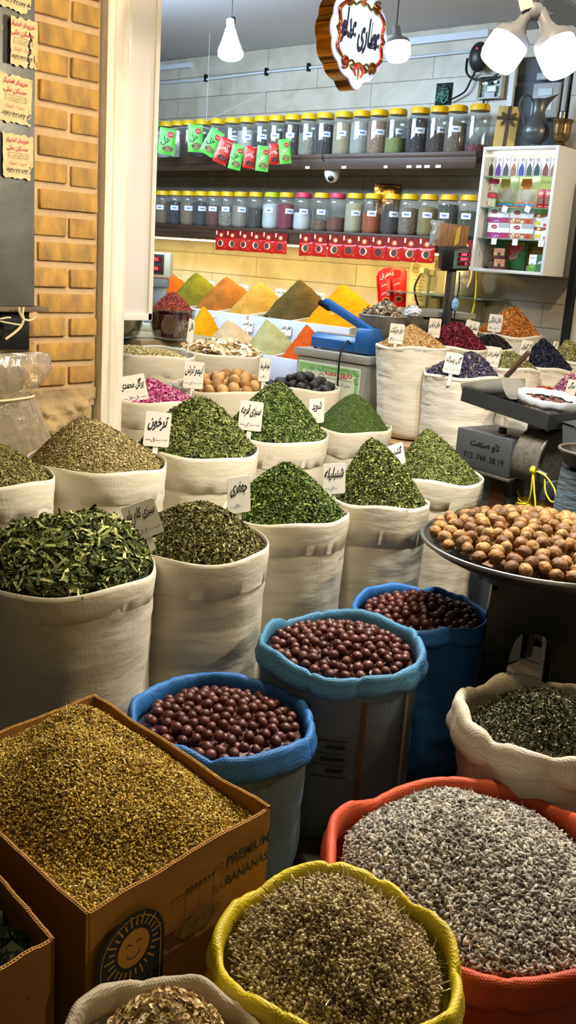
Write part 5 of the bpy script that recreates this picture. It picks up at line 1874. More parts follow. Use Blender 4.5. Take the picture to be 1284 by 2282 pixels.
def bins(name, label, x0, x1, y0, y1, zf, zb, divs, drop):
    root = thing(name, label, 'bin', ((x0 + x1) / 2, (y0 + y1) / 2, 0))
    cx, cy = (x0 + x1) / 2, (y0 + y1) / 2
    L = lambda x, y, z: (x - cx, y - cy, z)
    MB().box(L(cx, y0, zf - drop / 2), (x1 - x0, 0.016, drop)).build('front_panel', LAM, root, bevel=0.002)
    MB().box(L(cx, (y0 + y1) / 2, zf - drop / 2 - 0.02), (x1 - x0, y1 - y0 - 0.02, 0.02)).build('bin_floor', CARDW, root)
    MB().box(L(cx, y1, (zb + zf - drop) / 2), (x1 - x0, 0.012, zb - zf + drop)).build('back_panel', LAM, root)
    for x in divs:
        p = MB()
        p.prism([(y0 + .008, zf - drop), (y1, zf - drop), (y1, zb), (y0 + .008, zf)], 0.012, 0, Matrix.Translation((x + 0.006 - cx, -cy, 0)) @ Matrix.Rotation(PI / 2, 4, 'Z'))
        p.build('divider', CARDW, root, smooth=False)
    MB().box(L(cx, (y0 + y1) / 2, (zf - drop) / 2), (x1 - x0 - 0.01, y1 - y0 - 0.03, zf - drop)).build('base_cabinet', LAM, root)
    return root


bins('spice_bin', 'white stepped spice bin, back row left unit', -5.45, -4.155, 4.2, 4.72, 1.145, 1.20, (-5.44, -4.98, -4.70, -4.42, -4.16), 0.16)
bins('spice_bin', 'white stepped spice bin, back row right unit', -4.13, -3.36, 4.2, 4.72, 1.145, 1.20, (-4.125, -3.80, -3.37), 0.16)
bins('spice_bin', 'white stepped spice bin, front row', -4.42, -3.32, 3.86, 4.18, 0.975, 1.02, (-4.41, -4.22, -3.90, -3.61, -3.33), 0.16)


def powder(px, py, x0, x1, y0, y1, zf, zb, cols, label, seed, q=1.15, name='ground_spice'):
    cx, cy = (x0 + x1) / 2, (y0 + y1) / 2
    pk = at(px, py, y=cy + 0.02)
    off = (max(-(x1 - x0) * .3, min((x1 - x0) * .3, pk.x - cx)), 0.02)
    m = mat('powder_' + cols[0].strip('#'), cols[0], 0.95, var=0.35, vscale=9, col2=cols[1], bump=0.7, bscale=60, bdist=0.01, spec=0.08)
    a, b = (x1 - x0) / 2 - 0.008, (y1 - y0) / 2 - 0.012
    n = 60
    hb = BoxHill(a, b, pk.z - zf, off, -0.02, q, 0.006, 20, seed)
    vs = []
    for i in range(n):
        for j in range(n):
            x, y = -a + 2 * a * i / (n - 1), -b + 2 * b * j / (n - 1)
            z = float(hb(x, y)) + (zb - zf) * (y + b) / (2 * b) * 0.8 + 0.009 * nz(x * 16, y * 16, seed) + 0.006 * nz(x * 38, y * 38, seed + 4) + 0.003 * nz(x * 90, y * 90, seed)
            vs.append((x, y, z))
    mb = MB().add(vs, [(i * n + j, (i + 1) * n + j, (i + 1) * n + j + 1, i * n + j + 1) for i in range(n - 1) for j in range(n - 1)])
    o = mb.build(name, m, None, (cx, cy, zf), angle=180)
    tag(o, label, 'spice', None, 'stuff')


Y0, Y1 = 4.22, 4.70
powder(363, 606, -5.42, -4.99, Y0, Y1, 1.145, 1.20, ('#c4561a', '#a8440e'), 'bright orange-red ground spice at the left end of the back bins', 1)
powder(425, 612, -4.97, -4.71, Y0, Y1, 1.145, 1.20, ('#7a7322', '#605c1c'), 'olive green ground spice in the back bins', 2)
powder(500, 622, -4.69, -4.43, Y0, Y1, 1.145, 1.20, ('#a4642a', '#84501c'), 'brown-orange ground spice in the back bins', 3)
powder(580, 636, -4.41, -4.165, Y0, Y1, 1.145, 1.20, ('#bf9048', '#a4762c'), 'sandy yellow ground spice in the back bins', 4)
powder(667, 632, -4.12, -3.81, Y0, Y1, 1.145, 1.20, ('#5c4a26', '#46391c'), 'dark brown ground spice in the back bins', 5)
powder(762, 643, -3.79, -3.38, Y0, Y1, 1.145, 1.20, ('#d68e0c', '#c47c06'), 'vivid yellow turmeric heap at the right end of the back bins', 6)
Y0, Y1 = 3.875, 4.165
powder(448, 690, -4.40, -4.23, Y0, Y1, 0.975, 1.02, ('#cc900e', '#b87c08'), 'yellow ground spice beside the glass bowl', 7)
powder(487, 720, -4.21, -3.91, Y0, Y1, 0.975, 1.02, ('#c0a67c', '#a88a5e'), 'beige ground spice in the front bins', 8)
powder(585, 716, -3.89, -3.62, Y0, Y1, 0.975, 1.02, ('#a8a06c', '#8c8452'), 'pale green ground coriander in the front bins', 9)
powder(682, 730, -3.60, -3.34, Y0, Y1, 0.975, 1.02, ('#c4501a', '#a83e10'), 'orange-red ground pepper in the front bins', 10)
# small scoop stuck in the turmeric
q = at(741, 697, y=4.32)
sp = thing('brass_scoop', 'small brass scoop stuck in the yellow turmeric heap', 'scoop', q)
MB().tube([(0, 0, 0.0), (0.004, 0, 0.055)], 0.006, 8).build('handle', mat('brass', '#8a7a34', 0.35, 0.8), sp)
MB().ball((-0.002, -0.004, -0.018), 0.026, 0, 14, 8, (1, 0.5, 0.9)).build('scoop_bowl', mat('brass_light', '#b4a050', 0.3, 0.8), sp)

# ------------------------------------------------------------------ table with glass bowls and the small price scale
CLOTH = mat('table_sheet', '#9c8a68', 0.8, var=0.2, vscale=5, bump=0.4, bscale=12, bdist=0.01)
GLASS = clear('bowl_glass', '#eef4f2', 0.16, 0.03)
zt = at(384, 758, d=4.95).z
tb = thing('side_table', 'low table with a beige sheet under the glass bowls', 'table', (-4.21, 3.42, 0))
MB().box((0, 0, zt - 0.02), (0.76, 0.56, 0.04)).build('table_top', CLOTH, tb, bevel=0.006)
for x in (-0.34, 0.34):
    for y in (-0.24, 0.24):
        MB().box((x, y, (zt - 0.04) / 2), (0.04, 0.04, zt - 0.04)).build('leg', DARKM, tb, smooth=False)


def glass_bowl(px, d, r, h, z0, label, hlabel, cols, peak, seed, hname, tall):
    q = at(px, 700, d=d)
    root = thing('glass_bowl', label, 'bowl', (q.x, q.y, z0))
    MB().lathe([(0.003, 0.004), (r * .62, 0.002), (r * .82, h * .12), (r * .93, h * .4), (r, h), (r - 0.004, h), (r * .90, h * .4), (r * .78, h * .14), (0.003, 0.012)], 56).build('bowl_body', GLASS, root)
    MB().tube([((r - .002) * math.cos(2 * PI * k / 50), (r - .002) * math.sin(2 * PI * k / 50), h) for k in range(50)], 0.0035, 6, closed=True).build('bowl_rim', GLASS, root)
    m = herb('bowl_' + hname, cols, 0.8)
    inner = MB().lathe([(0.003, 0.014), (r * .74, 0.016), (r * .85, h * .4), (r * .925, h * .86), (r * .5, h * .87), (0.003, h * .88)], 40)
    io = inner.build('filling', mat('bowl_fill_' + hname, cols[1], 0.9, var=0.3, vscale=30, bump=0.6, bscale=120, bdist=0.004), root)
    if peak:
        hill = Hill(r * .90, peak, (0, 0), -0.008, 1.4, 0.004, 25, seed)
        heap(hname, hlabel, 'spice', (q.x, q.y, z0 + h * .97), hill, m, [(BUD, 3), (NEEDLE, 3), (LEAF, 2)], 9000, 0.010, seed, 0.7)
    return q


glass_bowl(384, 4.95, 0.119, 0.152, zt, 'round glass bowl heaped with rust red spice', 'rust red crumbled spice heaped in the glass bowl', ['#4a180e', '#74291a', '#983e28', '#c0684a'], 0.085, 51, 'crushed_pepper', 1)
glass_bowl(262, 4.88, 0.135, 0.150, zt, 'glass bowl of olive powder half hidden by the white door frame', '', ['#4a4420', '#7c6c34', '#94823e', '#b09a50'], 0, 52, 'olive_powder', 0)
q = at(347, 590, d=5.32)
ps = thing('price_scale', 'beige electronic scale with red digits behind the glass bowl', 'scale', (0, 0, 0))
ps.matrix_world = basis((q.x, q.y, zt), -0.3)
BEIGE = mat('beige_plastic', '#b9b6a2', 0.5)
hz = q.z - zt
MB().box((0, 0.02, hz), (0.17, 0.06, 0.135)).build('display_housing', BEIGE, ps, bevel=0.010)
MB().box((-0.012, -0.012, hz + 0.004), (0.125, 0.006, 0.105)).build('display_panel', mat('display_dark', '#2e3436', 0.3), ps, bevel=0.002)
LED = mat('red_digits', '#ff3a4a', 0.5, emit=2.5)
LEDB = mat('red_window', '#5a1418', 0.3)
for k, z in enumerate((hz + 0.03, hz - 0.018)):
    MB().box((-0.005, -0.016, z), (0.09, 0.003, 0.030)).build('digit_window', LEDB, ps)
    mb = MB()
    write(mb, '8888', -0.005, z, 0.07, 0.018, 0, None, -0.0182)
    mb.build('digits', LED, ps, smooth=False)
MB().box((0, 0.02, hz - 0.095), (0.14, 0.05, 0.05)).build('lower_panel', mat('scale_grey', '#6c7270', 0.4), ps, bevel=0.006)
MB().box((0, 0.03, (hz - 0.12) / 2 + 0.02), (0.12, 0.05, hz - 0.16)).build('column', mat('brushed_grey', '#8f959c', 0.35, 0.6), ps, bevel=0.003)
MB().box((0, 0.02, 0.02), (0.22, 0.16, 0.04)).build('base', BEIGE, ps, bevel=0.006)
# ------------------------------------------------------------------ lit display cabinet on the right
CW = mat('cabinet_white', '#d3d6da', 0.4)
CX0, CX1, CY0, CY1, CZ0, CZ1 = -2.838, -2.418, 4.50, 4.845, 1.49, 2.098
cab = thing('display_cabinet', 'white lit display cabinet with glass shelves hung on the wall', 'cabinet', (CX0, CY0, CZ0))
w_, d_, h_ = CX1 - CX0, CY1 - CY0, CZ1 - CZ0
t_ = 0.016
MB().box((t_ / 2, d_ / 2, h_ / 2), (t_, d_, h_)).build('side_panel', CW, cab, bevel=0.001)
MB().box((w_ - t_ / 2, d_ / 2, h_ / 2), (t_, d_, h_)).build('side_panel', CW, cab, bevel=0.001)
MB().box((w_ / 2, d_ / 2, h_ - t_ / 2), (w_ - 2 * t_, d_, t_)).build('top_panel', CW, cab, bevel=0.001)
MB().box((w_ / 2, d_ / 2, t_ / 2), (w_ - 2 * t_, d_, t_)).build('bottom_panel', CW, cab, bevel=0.001)
MB().box((w_ / 2, d_ - 0.006, h_ / 2), (w_ - 2 * t_, 0.008, h_ - 2 * t_)).build('back_panel', mat('cabinet_back', '#d8c9a4', 0.5), cab)
GEDGE = clear('shelf_glass', '#cfe6d8', 0.2, 0.03, 0.15)
shz = [at(1140, y, y=CY0 + 0.01).z - CZ0 for y in (393, 463, 533.5)]
for z in shz:
    MB().box((w_ / 2, d_ / 2, z), (w_ - 2 * t_ - 0.002, d_ - 0.02, 0.006)).build('glass_shelf', GEDGE, cab, smooth=False)
MB().box((w_ / 2, 0.12, h_ - t_ - 0.006), (w_ - 0.08, 0.02, 0.008)).build('light_strip', mat('cabinet_led', '#fff0c8', 0.5, emit=10.0), cab, smooth=False)
lamp('cabinet_lamp', 'AREA', (CX0 + w_ / 2, CY0 + 0.12, CZ1 - t_ - 0.015), 5.0, (1.0, 0.88, 0.62), 0.34, (CX0 + w_ / 2, CY0 + 0.12, 0), 0.04)
for px, py, rr in ((1125, 466, .3), (1176, 466, .35), (1101, 538, .03), (1148, 540, .0), (1206, 543, 0.0)):
    q = at(px, py, y=CY0 - 0.003)
    MB().box((0, 0, 0), (0.030, 0.001, 0.030), T=Matrix.Translation((q.x - CX0, -0.003, q.z - CZ0)) @ Matrix.Rotation(rr, 4, 'Y')).build('price_tag', mat('cab_tag', '#e4e6ea', 0.5), cab, smooth=False)


def cabx(px, py, yy):
    q = at(px, py, y=yy)
    return q


def shelf_z(i):
    return CZ0 + (t_ if i == 3 else shz[i] + 0.0035)


def box_item(name, label, cat, px, py, wpx, hpx, shelf, dep, yy, base, decos, group=None, stack=0.0, rz=0.0):
    q = at(px, py, y=yy)
    k = depth(q) / FPX
    bw, bh = wpx * k / 0.80, hpx * k
    root = thing(name, label, cat, (q.x, yy + dep / 2, shelf_z(shelf) + stack), rz, group)
    MB().box((0, 0, bh / 2), (bw, dep, bh)).build('carton_body', base, root, bevel=0.0012)
    for nm, fn_, mats in decos:
        mb = MB()
        fn_(mb, bw, bh, -dep / 2 - 0.0008)
        mb.build(nm, mats, root, smooth=False)
    return bh


WBOX = mat('white_box', '#e2e4e8', 0.4)
drops = ['#4a4442', '#5a2a8c', '#45494e', '#a8744a', '#2f4fae', '#4c5648', '#1f4c54', '#8c4a30', '#b07468']
pxs = (1095.5, 1112, 1129, 1145.5, 1163.5, 1181, 1198, 1217.5, 1235)
dl = ['dark grey', 'violet', 'slate grey', 'tan brown', 'royal blue', 'grey-green', 'dark teal', 'rust brown', 'salmon brown']
for i, px in enumerate(pxs):
    dm_ = mat('drop_%d' % i, drops[i], 0.5, var=0.4, vscale=120)

    def deco(mb, bw, bh, y, dm_=dm_):
        pts = [(-bw * .40, -bh * .0), (-bw * .40, -bh * .12), (-bw * .40, bh * .06)]
        poly = [(-bw * .40, bh * .02), (bw * .40, bh * .02), (bw * .40, bh * .30), (bw * .33, bh * .44), (bw * .10, bh * .60), (-bw * .02, bh * .70), (-bw * .10, bh * .58), (-bw * .33, bh * .42), (-bw * .40, bh * .30)]
        mb.add([(x, y, z) for x, z in poly], [tuple(range(len(poly)))], 0)

    def deco2(mb, bw, bh, y):
        for q in range(3):
            mb.box((bw * .05, y, bh * (.86 - .06 * q)), (bw * (.5 - .08 * q), 0.0006, bh * .025), q % 2)
    box_item('tea_box', 'slim white tea box with a %s drop window on the top cabinet shelf' % dl[i], 'box', px, 370, 13.6, 43, 0, 0.045, CY0 + 0.05, WBOX,
             [('drop_window', deco, dm_), ('lettering', deco2, [mat('print_grey', '#5a5a60', 0.6), mat('print_red', '#b04050', 0.6)])])

# second shelf: two pink-lidded pots, two pouches, two red saffron boxes
POT = clear('pot_plastic', '#f2f2f2', 0.1, 0.1, 0.25)
zz = shelf_z(1)
for i, (px, lab) in enumerate(((1094, 'lower of two stacked small pots with pink lids'), (1097, 'upper of two stacked small pots with pink lids'))):
    q = at(px, 445, y=CY0 + 0.09)
    rt = thing('pot', lab, 'jar', (q.x, q.y, zz + i * 0.071))
    MB().lathe([(0.003, 0.001), (0.026, 0.0), (0.028, 0.006), (0.028, 0.044), (0.025, 0.050)], 28).build('pot_body', POT, rt)
    MB().lathe([(0.003, 0.004), (0.0265, 0.004), (0.0268, 0.042), (0.003, 0.043)], 24).build('filling', mat('white_cream', '#d8d4cc', 0.7), rt)
    MB().lathe([(0.0285, 0.048), (0.029, 0.050), (0.029, 0.068), (0.027, 0.070), (0.003, 0.070)], 32).build('lid', LIDM['p'], rt)
    mb = MB()
    for k in range(5):
        a0, a1 = -2.4 + k * .28, -2.4 + (k + 1) * .28
        mb.add([(0.0286 * math.cos(a), 0.0286 * math.sin(a), z) for a, z in ((a0, .012), (a1, .012), (a1, .03), (a0, .03))], [(0, 1, 2, 3)], k % 3 == 2)
    mb.build('paper_label', [mat('pot_label', '#cfd8c8', 0.6), mat('pot_label_red', '#b03048', 0.6)], rt, smooth=False)
for i, (px, wp_, top, col2, gl, lab) in enumerate(((1131, 40, '#b8a860', '#6a7c30', '#6d5c3a', 'clear pouch with khaki header and green foot band'), (1178, 44, '#d8742a', '#c86a2c', '#c8c0b0', 'clear pouch with orange header and orange-blue foot band'))):
    q = at(px, 428, y=CY0 + 0.14)
    k = depth(q) / FPX
    bw, bh = wp_ * k / .82, 0.150
    rt = thing('clear_pouch', lab + ' on the second cabinet shelf', 'pouch', (q.x, q.y, zz + bh / 2))
    pouch_mesh(bw, bh, 0.05, i + 5).build('pouch_body', clear('pouch_film', '#f0ede6', 0.22, 0.06, 0.35), rt, angle=80)
    MB().ball((0, 0, -0.008), 0.042, 0, 20, 12, (1, 0.45, 0.8)).build('filling', mat('pouch_fill_%d' % i, gl, 0.8, bump=0.5, bscale=120), rt)
    mb = MB()
    mb.prism([(-bw * .24, bh * .46), (bw * .24, bh * .46), (bw * .24, bh * .22), (bw * .12, bh * .12), (-bw * .12, bh * .12), (-bw * .24, bh * .22)], 0.001, 0, Matrix.Translation((0, -0.026, 0)))
    mb.build('header_band', mat('band_%d' % i, top, 0.5), rt, smooth=False)
    mb = MB()
    mb.box((0, -0.022, -bh * .30), (bw * .9, 0.001, bh * .07), 0)
    mb.box((0, -0.021, -bh * .37), (bw * .9, 0.001, bh * .07), 1)
    mb.box((0, -0.018, -bh * .45), (bw * .96, 0.001, bh * .06), 2)
    mb.build('foot_band', [mat('band_b_%d' % i, col2, 0.5), mat('band_blue', '#3f88b8', 0.5), mat('band_red', '#b03a28', 0.5)], rt, smooth=False)
REDBOX = mat('saffron_box', '#a8202c', 0.35)
for i, (px, lab) in enumerate(((1205.5, 'red saffron box with a small window, nearer the pouches'), (1222, 'red saffron box with a small window at the cabinet side'))):
    def d1(mb, bw, bh, y):
        mb.box((0, y, bh * .38), (bw * .66, 0.0006, bh * .30))

    def d2(mb, bw, bh, y):
        disc(mb, 0, bh * .78, bw * .34, bh * .10, 0, y)
        mb.box((0, y, bh * .62), (bw * .4, 0.0006, bh * .03), 1)
        mb.box((0, y, bh * .10), (bw * .6, 0.0006, bh * .03), 0)
    box_item('saffron_box', lab, 'box', px, 440, 14, 41, 1, 0.04, CY0 + 0.06, REDBOX, [('window', d1, mat('sbox_window', '#7a6a60', 0.3)), ('emblem', d2, [mat('sbox_line', '#e0b8a8', 0.5), mat('sbox_gold', '#d8a040', 0.5)])])
# third shelf: stacked herbal tea cartons
st_ = [0, 0]
for col in range(2):
    hh = 0.0
    for row in range(2):
        bandc = ('#8c2a6c', '#a8683c')[col]

        def b1(mb, bw, bh, y):
            mb.box((0, y, bh * .22), (bw, 0.0006, bh * .36))

        def b2(mb, bw, bh, y, col=col):
            rs2 = random.Random(col)
            for k in range(14):
                disc(mb, -bw * .42 + bw * .55 * rs2.random(), bh * (.10 + .24 * rs2.random()), bh * .06, bh * .06, 0, y - 0.0006, 7)
            disc(mb, bw * .30, bh * .20, bw * .10, bh * .12, 1, y - 0.0006)

        def b3(mb, bw, bh, y):
            disc(mb, -bw * .20, bh * .78, bw * .15, bh * .14, 0, y, 12)
            mb.box((bw * .25, y, bh * .86), (bw * .5, 0.0006, bh * .26), 1)
            write(mb, 'سورن', -bw * .20, bh * .78, bw * .22, bh * .16, 2, None, y - 0.0007)
        lab = '%s of two stacked tea cartons with a %s band' % (('lower', 'upper')[row], ('purple flower', 'brown white-flower')[col])
        hh += box_item('tea_carton', lab, 'box', (1111, 1163)[col] - row * 0 + (1 - row) * -1, 515 - row * 35, (44, 47)[col], 32, 2, 0.07, CY0 + 0.05, WBOX,
                       [('colour_band', b1, mat('tband_%d' % col, bandc, 0.5)), ('flower_print', b2, [mat('tflower_%d' % col, ('#d890c8', '#e8dcc4')[col], 0.6), mat('tcup', '#b83028', 0.4)]),
                        ('emblem', b3, [mat('temblem', '#9a1c28', 0.4), mat('tsilver', '#a4abb2', 0.3), WPRINT])], None, hh + 0.0005 * row)
hh = 0.0
for row in range(2):
    def c1(mb, bw, bh, y):
        mb.add([(x, y, z) for x, z in ((-bw / 2, bh * .78), (-bw * .1, bh * .70), (bw / 2, bh * .95), (bw / 2, bh), (-bw / 2, bh))], [(0, 1, 2, 3, 4)], 0)
        disc(mb, -bw * .25, bh * .86, bw * .10, bh * .10, 1, y - 0.0006, 10)
        mb.box((-bw * .25, y, bh * .30), (bw * .28, 0.0006, bh * .30), 2)
        disc(mb, bw * .15, bh * .18, bw * .10, bh * .12, 3, y, 10)
    hh += box_item('tea_carton', '%s of two white tea cartons with a brown wave at the cabinet side' % ('lower', 'upper')[row], 'box', 1210, 518 - row * 29, 35, 28, 2, 0.07, CY0 + 0.06, WBOX,
                   [('wave_print', c1, [mat('cwave', '#8a5a3c', 0.5), mat('cdot', '#e0c890', 0.5), mat('cyellow', '#d0cc30', 0.5), mat('ccup', '#c04838', 0.5)])], None, hh + 0.0005 * row)
# bottom shelf
q = at(1084, 570, y=CY0 + 0.12)
zz = shelf_z(3)
rt = thing('clear_pouch', 'clear bag of dried brown mushrooms in the bottom left of the cabinet', 'pouch', (q.x + 0.01, q.y, zz + 0.078))
pouch_mesh(0.105, 0.155, 0.06, 9).build('pouch_body', clear('bag_film', '#f4f0ea', 0.18, 0.06, 0.06), rt, angle=80)
mb = MB()
rs_ = random.Random(5)
for k in range(38):
    z = rs_.uniform(-0.068, 0.045)
    x = rs_.uniform(-.04, .04)
    mb.ball((x, rs_.uniform(-.016, .016) * (1 - abs(x) / .06), z), rs_.uniform(.009, .015), k % 3, 9, 6, (1.2, .7, rs_.uniform(.6, 1.2)))
mb.build('mushrooms', [mat('mush_%d' % i, c_, 0.8, var=0.5, vscale=60, bump=0.6, bscale=80) for i, c_ in enumerate(('#6a5638', '#8a7440', '#4a3428'))], rt)
KRAFT = mat('dark_kraft', '#5a4634', 0.7)
hh = 0.0
for row in range(2):
    def e1(mb, bw, bh, y):
        mb.box((0, y, bh * .62), (bw * .86, 0.0006, bh * .66), 0)
        for k in range(3):
            mb.box((0, y - .0006, bh * (.82 - .1 * k)), (bw * (.6, .7, .66)[k], 0.0005, bh * .035), 1)
        disc(mb, 0, bh * .40, bw * .14, bw * .14, 2, y - .0006, 10)
        mb.box((0, y - .0003, bh * .12), (bw * .94, 0.0005, bh * .2), 3)
    hh += box_item('kraft_box', '%s of two small brown boxes with a peach label' % ('lower', 'upper')[row], 'box', 1112, 595 - row * 26, 24, 23, 3, 0.05, CY0 + 0.07, KRAFT,
                   [('paper_label', e1, [mat('peach_label', '#c89a74', 0.6), mat('peach_text', '#b4503a', 0.6), mat('seal_green', '#3a4a28', 0.6), mat('maroon_band', '#5a2428', 0.6)])], None, hh + .0005 * row)
q = at(1150, 572, y=CY0 + 0.13)
rt = thing('printed_pouch', 'red, green and yellow printed pouch in the middle of the bottom shelf', 'pouch', (q.x, q.y, zz + 0.070))
pouch_mesh(0.11, 0.140, 0.035, 12).build('pouch_body', mat('pouch_green', '#2c6034', 0.3, bump=0.4, bscale=40, bdist=0.004), rt, angle=80)
mb = MB()
mb.prism([(-.052, .0), (-.02, .0), (.03, .025), (.052, .04), (.052, .055), (-.052, .055)], 0.001, 0, Matrix.Translation((0, -0.0185, 0)))
mb.prism([(-.052, .055), (.052, .055), (.052, .068), (-.052, .068)], 0.001, 1, Matrix.Translation((0, -0.012, 0)))
mb.prism([(-.045, -.012), (-.01, .016), (.035, .026), (.022, -.004), (-.012, -.022)], 0.001, 2, Matrix.Translation((0, -0.0195, 0)))
mb.build('printed_band', [mat('pband_red', '#a83434', 0.4), mat('pband_yellow', '#c0a830', 0.4), mat('pband_leaf', '#8a6a5c', 0.5)], rt, smooth=False)
q = at(1200, 572, y=CY0 + 0.18)
rt = thing('printed_pouch', 'golden-brown pouch standing behind the white and green box', 'pouch', (q.x, q.y, zz + 0.070))
pouch_mesh(0.125, 0.140, 0.03, 14).build('pouch_body', mat('pouch_amber', '#a87c34', 0.3, var=0.3, vscale=14, bump=0.4, bscale=30, bdist=0.005), rt, angle=80)
MB().box((0, -0.012, -.055), (0.11, 0.001, 0.025)).build('white_band', WBOX, rt, smooth=False)


def g1(mb, bw, bh, y):
    mb.box((-bw * .28, y, bh * .22), (bw * .44, 0.0005, bh * .42), 0)
    mb.box((bw * .22, y, bh * .5), (bw * .56, 0.0005, bh * .99), 1)
    mb.prism([(-.0 * bw, bh * .48), (bw * .1, bh * .62), (bw * .5, bh * .72), (bw * .3, bh * .52), (bw * .1, bh * .45)], 0.0005, 2, Matrix.Translation((0, y - .001, 0)))
    mb.tube([(-bw * .26 + bw * .12 * math.cos(a), y - .0008, bh * .40 + bh * .13 * math.sin(a)) for a in [2 * PI * k / 16 for k in range(16)]], 0.0014, 4, 3, closed=True)
    write(mb, 'فیلو', -bw * .28, bh * .82, bw * .3, bh * .14, 4, None, y - .0008)


box_item('herbal_box', 'white and green herbal box with a pale leaf at the bottom right', 'box', 1197, 590, 34, 37, 3, 0.03, CY0 + 0.06, WBOX,
         [('leaf_print', g1, [mat('hb_green', '#5a9a34', 0.5), mat('hb_dark', '#2f6a48', 0.5), mat('hb_leaf', '#b8bcd0', 0.5), WPRINT, mat('hb_text', '#4a4a4a', 0.5)])])

# on top of the cabinet: gift box, pewter pitcher, brass goblet
zc = CZ1
q = at(1122, 320, y=4.62)
gx = thing('gift_box', 'cream gift box with a dark brown ribbon bow on top of the cabinet', 'box', (0, 0, 0))
gx.matrix_world = basis((q.x, q.y, zc), -0.12, 0.05)
gw, gh = 0.108, 0.208
CREAMB = mat('cream_board', '#c4ac66', 0.5, var=0.1, vscale=20)
RIB = mat('brown_ribbon', '#3c2e2c', 0.35)
MB().box((0, 0.02, gh / 2), (gw, 0.04, gh)).build('box_body', CREAMB, gx, bevel=0.002)
mb = MB()
mb.box((0.004, -0.001, gh / 2), (0.018, 0.003, gh + 0.001))
mb.box((0, -0.001, gh * .72), (gw + .002, 0.003, 0.016))
mb.build('ribbon', RIB, gx, smooth=False)
mb = MB()
for s in (-1, 1):
    mb.prism([(0.004, gh * .72), (0.004 + s * .020, gh * .72 + .022), (0.004 + s * .036, gh * .72 + .030), (0.004 + s * .034, gh * .72 + .008), (0.004 + s * .016, gh * .72 - .006)], 0.008, 0, Matrix.Translation((0, -0.010, 0)))
    mb.prism([(0.004, gh * .72), (0.004 + s * .018, gh * .72 - .030), (0.004 + s * .032, gh * .72 - .040), (0.004 + s * .034, gh * .72 - .024), (0.004 + s * .014, gh * .72 - .002)], 0.003, 0, Matrix.Translation((0, -0.007, 0)))
mb.ball((0.004, -0.006, gh * .72), 0.009, 0, 10, 6)
mb.build('bow', RIB, gx, smooth=False)
PEWTER = mat('pewter', '#6a7076', 0.35, 0.6, var=0.35, vscale=10)
q = at(1192, 318, y=4.66)
pt = thing('pitcher', 'tall pewter pitcher with a curved handle on the cabinet', 'pitcher', (q.x, q.y, zc))
pprof = [(0.003, 0.0), (0.040, 0.0), (0.041, 0.006), (0.030, 0.018), (0.028, 0.026), (0.046, 0.040), (0.064, 0.062), (0.069, 0.085), (0.064, 0.108), (0.048, 0.135), (0.036, 0.158), (0.031, 0.180), (0.032, 0.205), (0.036, 0.225), (0.040, 0.238)]
vdir = Vector((RM[0][0], RM[0][1], 0)).normalized()           # spout to the viewer's right, handle to the left


def pf_(r, z, a, j):
    d__ = math.cos(a - math.atan2(vdir.y, vdir.x))
    k = max(0, (z - 0.19) / 0.048)
    s = max(0, d__) ** 3
    return r * (1 + 1.25 * k * s), z + 0.030 * k * s


MB().lathe(pprof, 56, fn=pf_).build('pitcher_body', PEWTER, pt)
hp_ = [(-.033, .228), (-.055, .252), (-.085, .246), (-.100, .215), (-.095, .180), (-.078, .150), (-.068, .125), (-.060, .108)]
MB().tube([vdir * x + Vector((0, 0, z)) for x, z in smooth_path([(x, 0, z) for x, z in hp_]) and [(p.x, p.z) for p in smooth_path([(x, 0, z) for x, z in hp_])]], 0.0055, 8).build('handle', PEWTER, pt)
BRASS = mat('aged_brass', '#8c7650', 0.28, 0.9, var=0.3, vscale=12)
q = at(1248, 318, y=4.66)
gb_ = thing('goblet', 'flared brass goblet next to the pitcher on the cabinet', 'goblet', (q.x, q.y, zc))
MB().lathe([(0.003, 0.0), (0.030, 0.0), (0.031, 0.006), (0.020, 0.014), (0.016, 0.028), (0.022, 0.034)], 36).build('foot', BRASS, gb_)
MB().lathe([(0.003, 0.032), (0.030, 0.036), (0.042, 0.052), (0.046, 0.075), (0.047, 0.110), (0.050, 0.128), (0.056, 0.136), (0.054, 0.137), (0.045, 0.112), (0.003, 0.09)], 48,
           fn=lambda r, z, a, j: (r * (1 + 0.015 * math.cos(8 * a) * (0.05 < z < .12)), z)).build('cup', BRASS, gb_)
# meter and pipes in the niche
q = at(1218, 225, y=YW + 0.01)
mt = thing('electric_meter', 'pale grey electric meter in the niche behind the pitcher', 'meter', (q.x, q.y, q.z))
GREYP = mat('meter_grey', '#a9b0b6', 0.4)
MB().box((0, 0.02, 0), (0.15, 0.08, 0.17)).build('meter_case', GREYP, mt, bevel=0.006)
MB().box((0, -0.022, 0.04), (0.08, 0.004, 0.035)).build('meter_display', mat('lcd_grey', '#6d7f7a', 0.2), mt)
MB().box((0.02, -0.022, -0.03), (0.05, 0.004, 0.04)).build('rating_plate', mat('plate_white', '#d6d8da', 0.5), mt)
MB().box((0, 0.02, 0.12), (0.14, 0.06, 0.035)).build('top_box', GREYP, mt, bevel=0.004)
q = at(1262, 200, y=YW + 0.02)
pp = thing('pipe', 'pale vertical conduit pipe at the right side of the niche', 'pipe', (q.x, q.y, 2.07))
MB().cyl((0, 0, 0), (0, 0, 0.48), 0.016, n=14).build('tube', GREYP, pp)
MB().lathe([(0.016, 0.2), (0.022, 0.205), (0.022, 0.235), (0.016, 0.24)], 16).build('coupling', STEEL, pp)

# ------------------------------------------------------------------ things on the wall
WIRE = mat('black_wire', '#141416', 0.5)


def wire(label, pts, y, r=0.004, m=WIRE, name='wire', n=6):
    mb = MB().tube(smooth_path([at(px, py, y=y if not isinstance(y, (list, tuple)) else y[i]) for i, (px, py) in enumerate(pts)], n), r, 6)
    return tag(mb.build(name, m), label, 'wire')


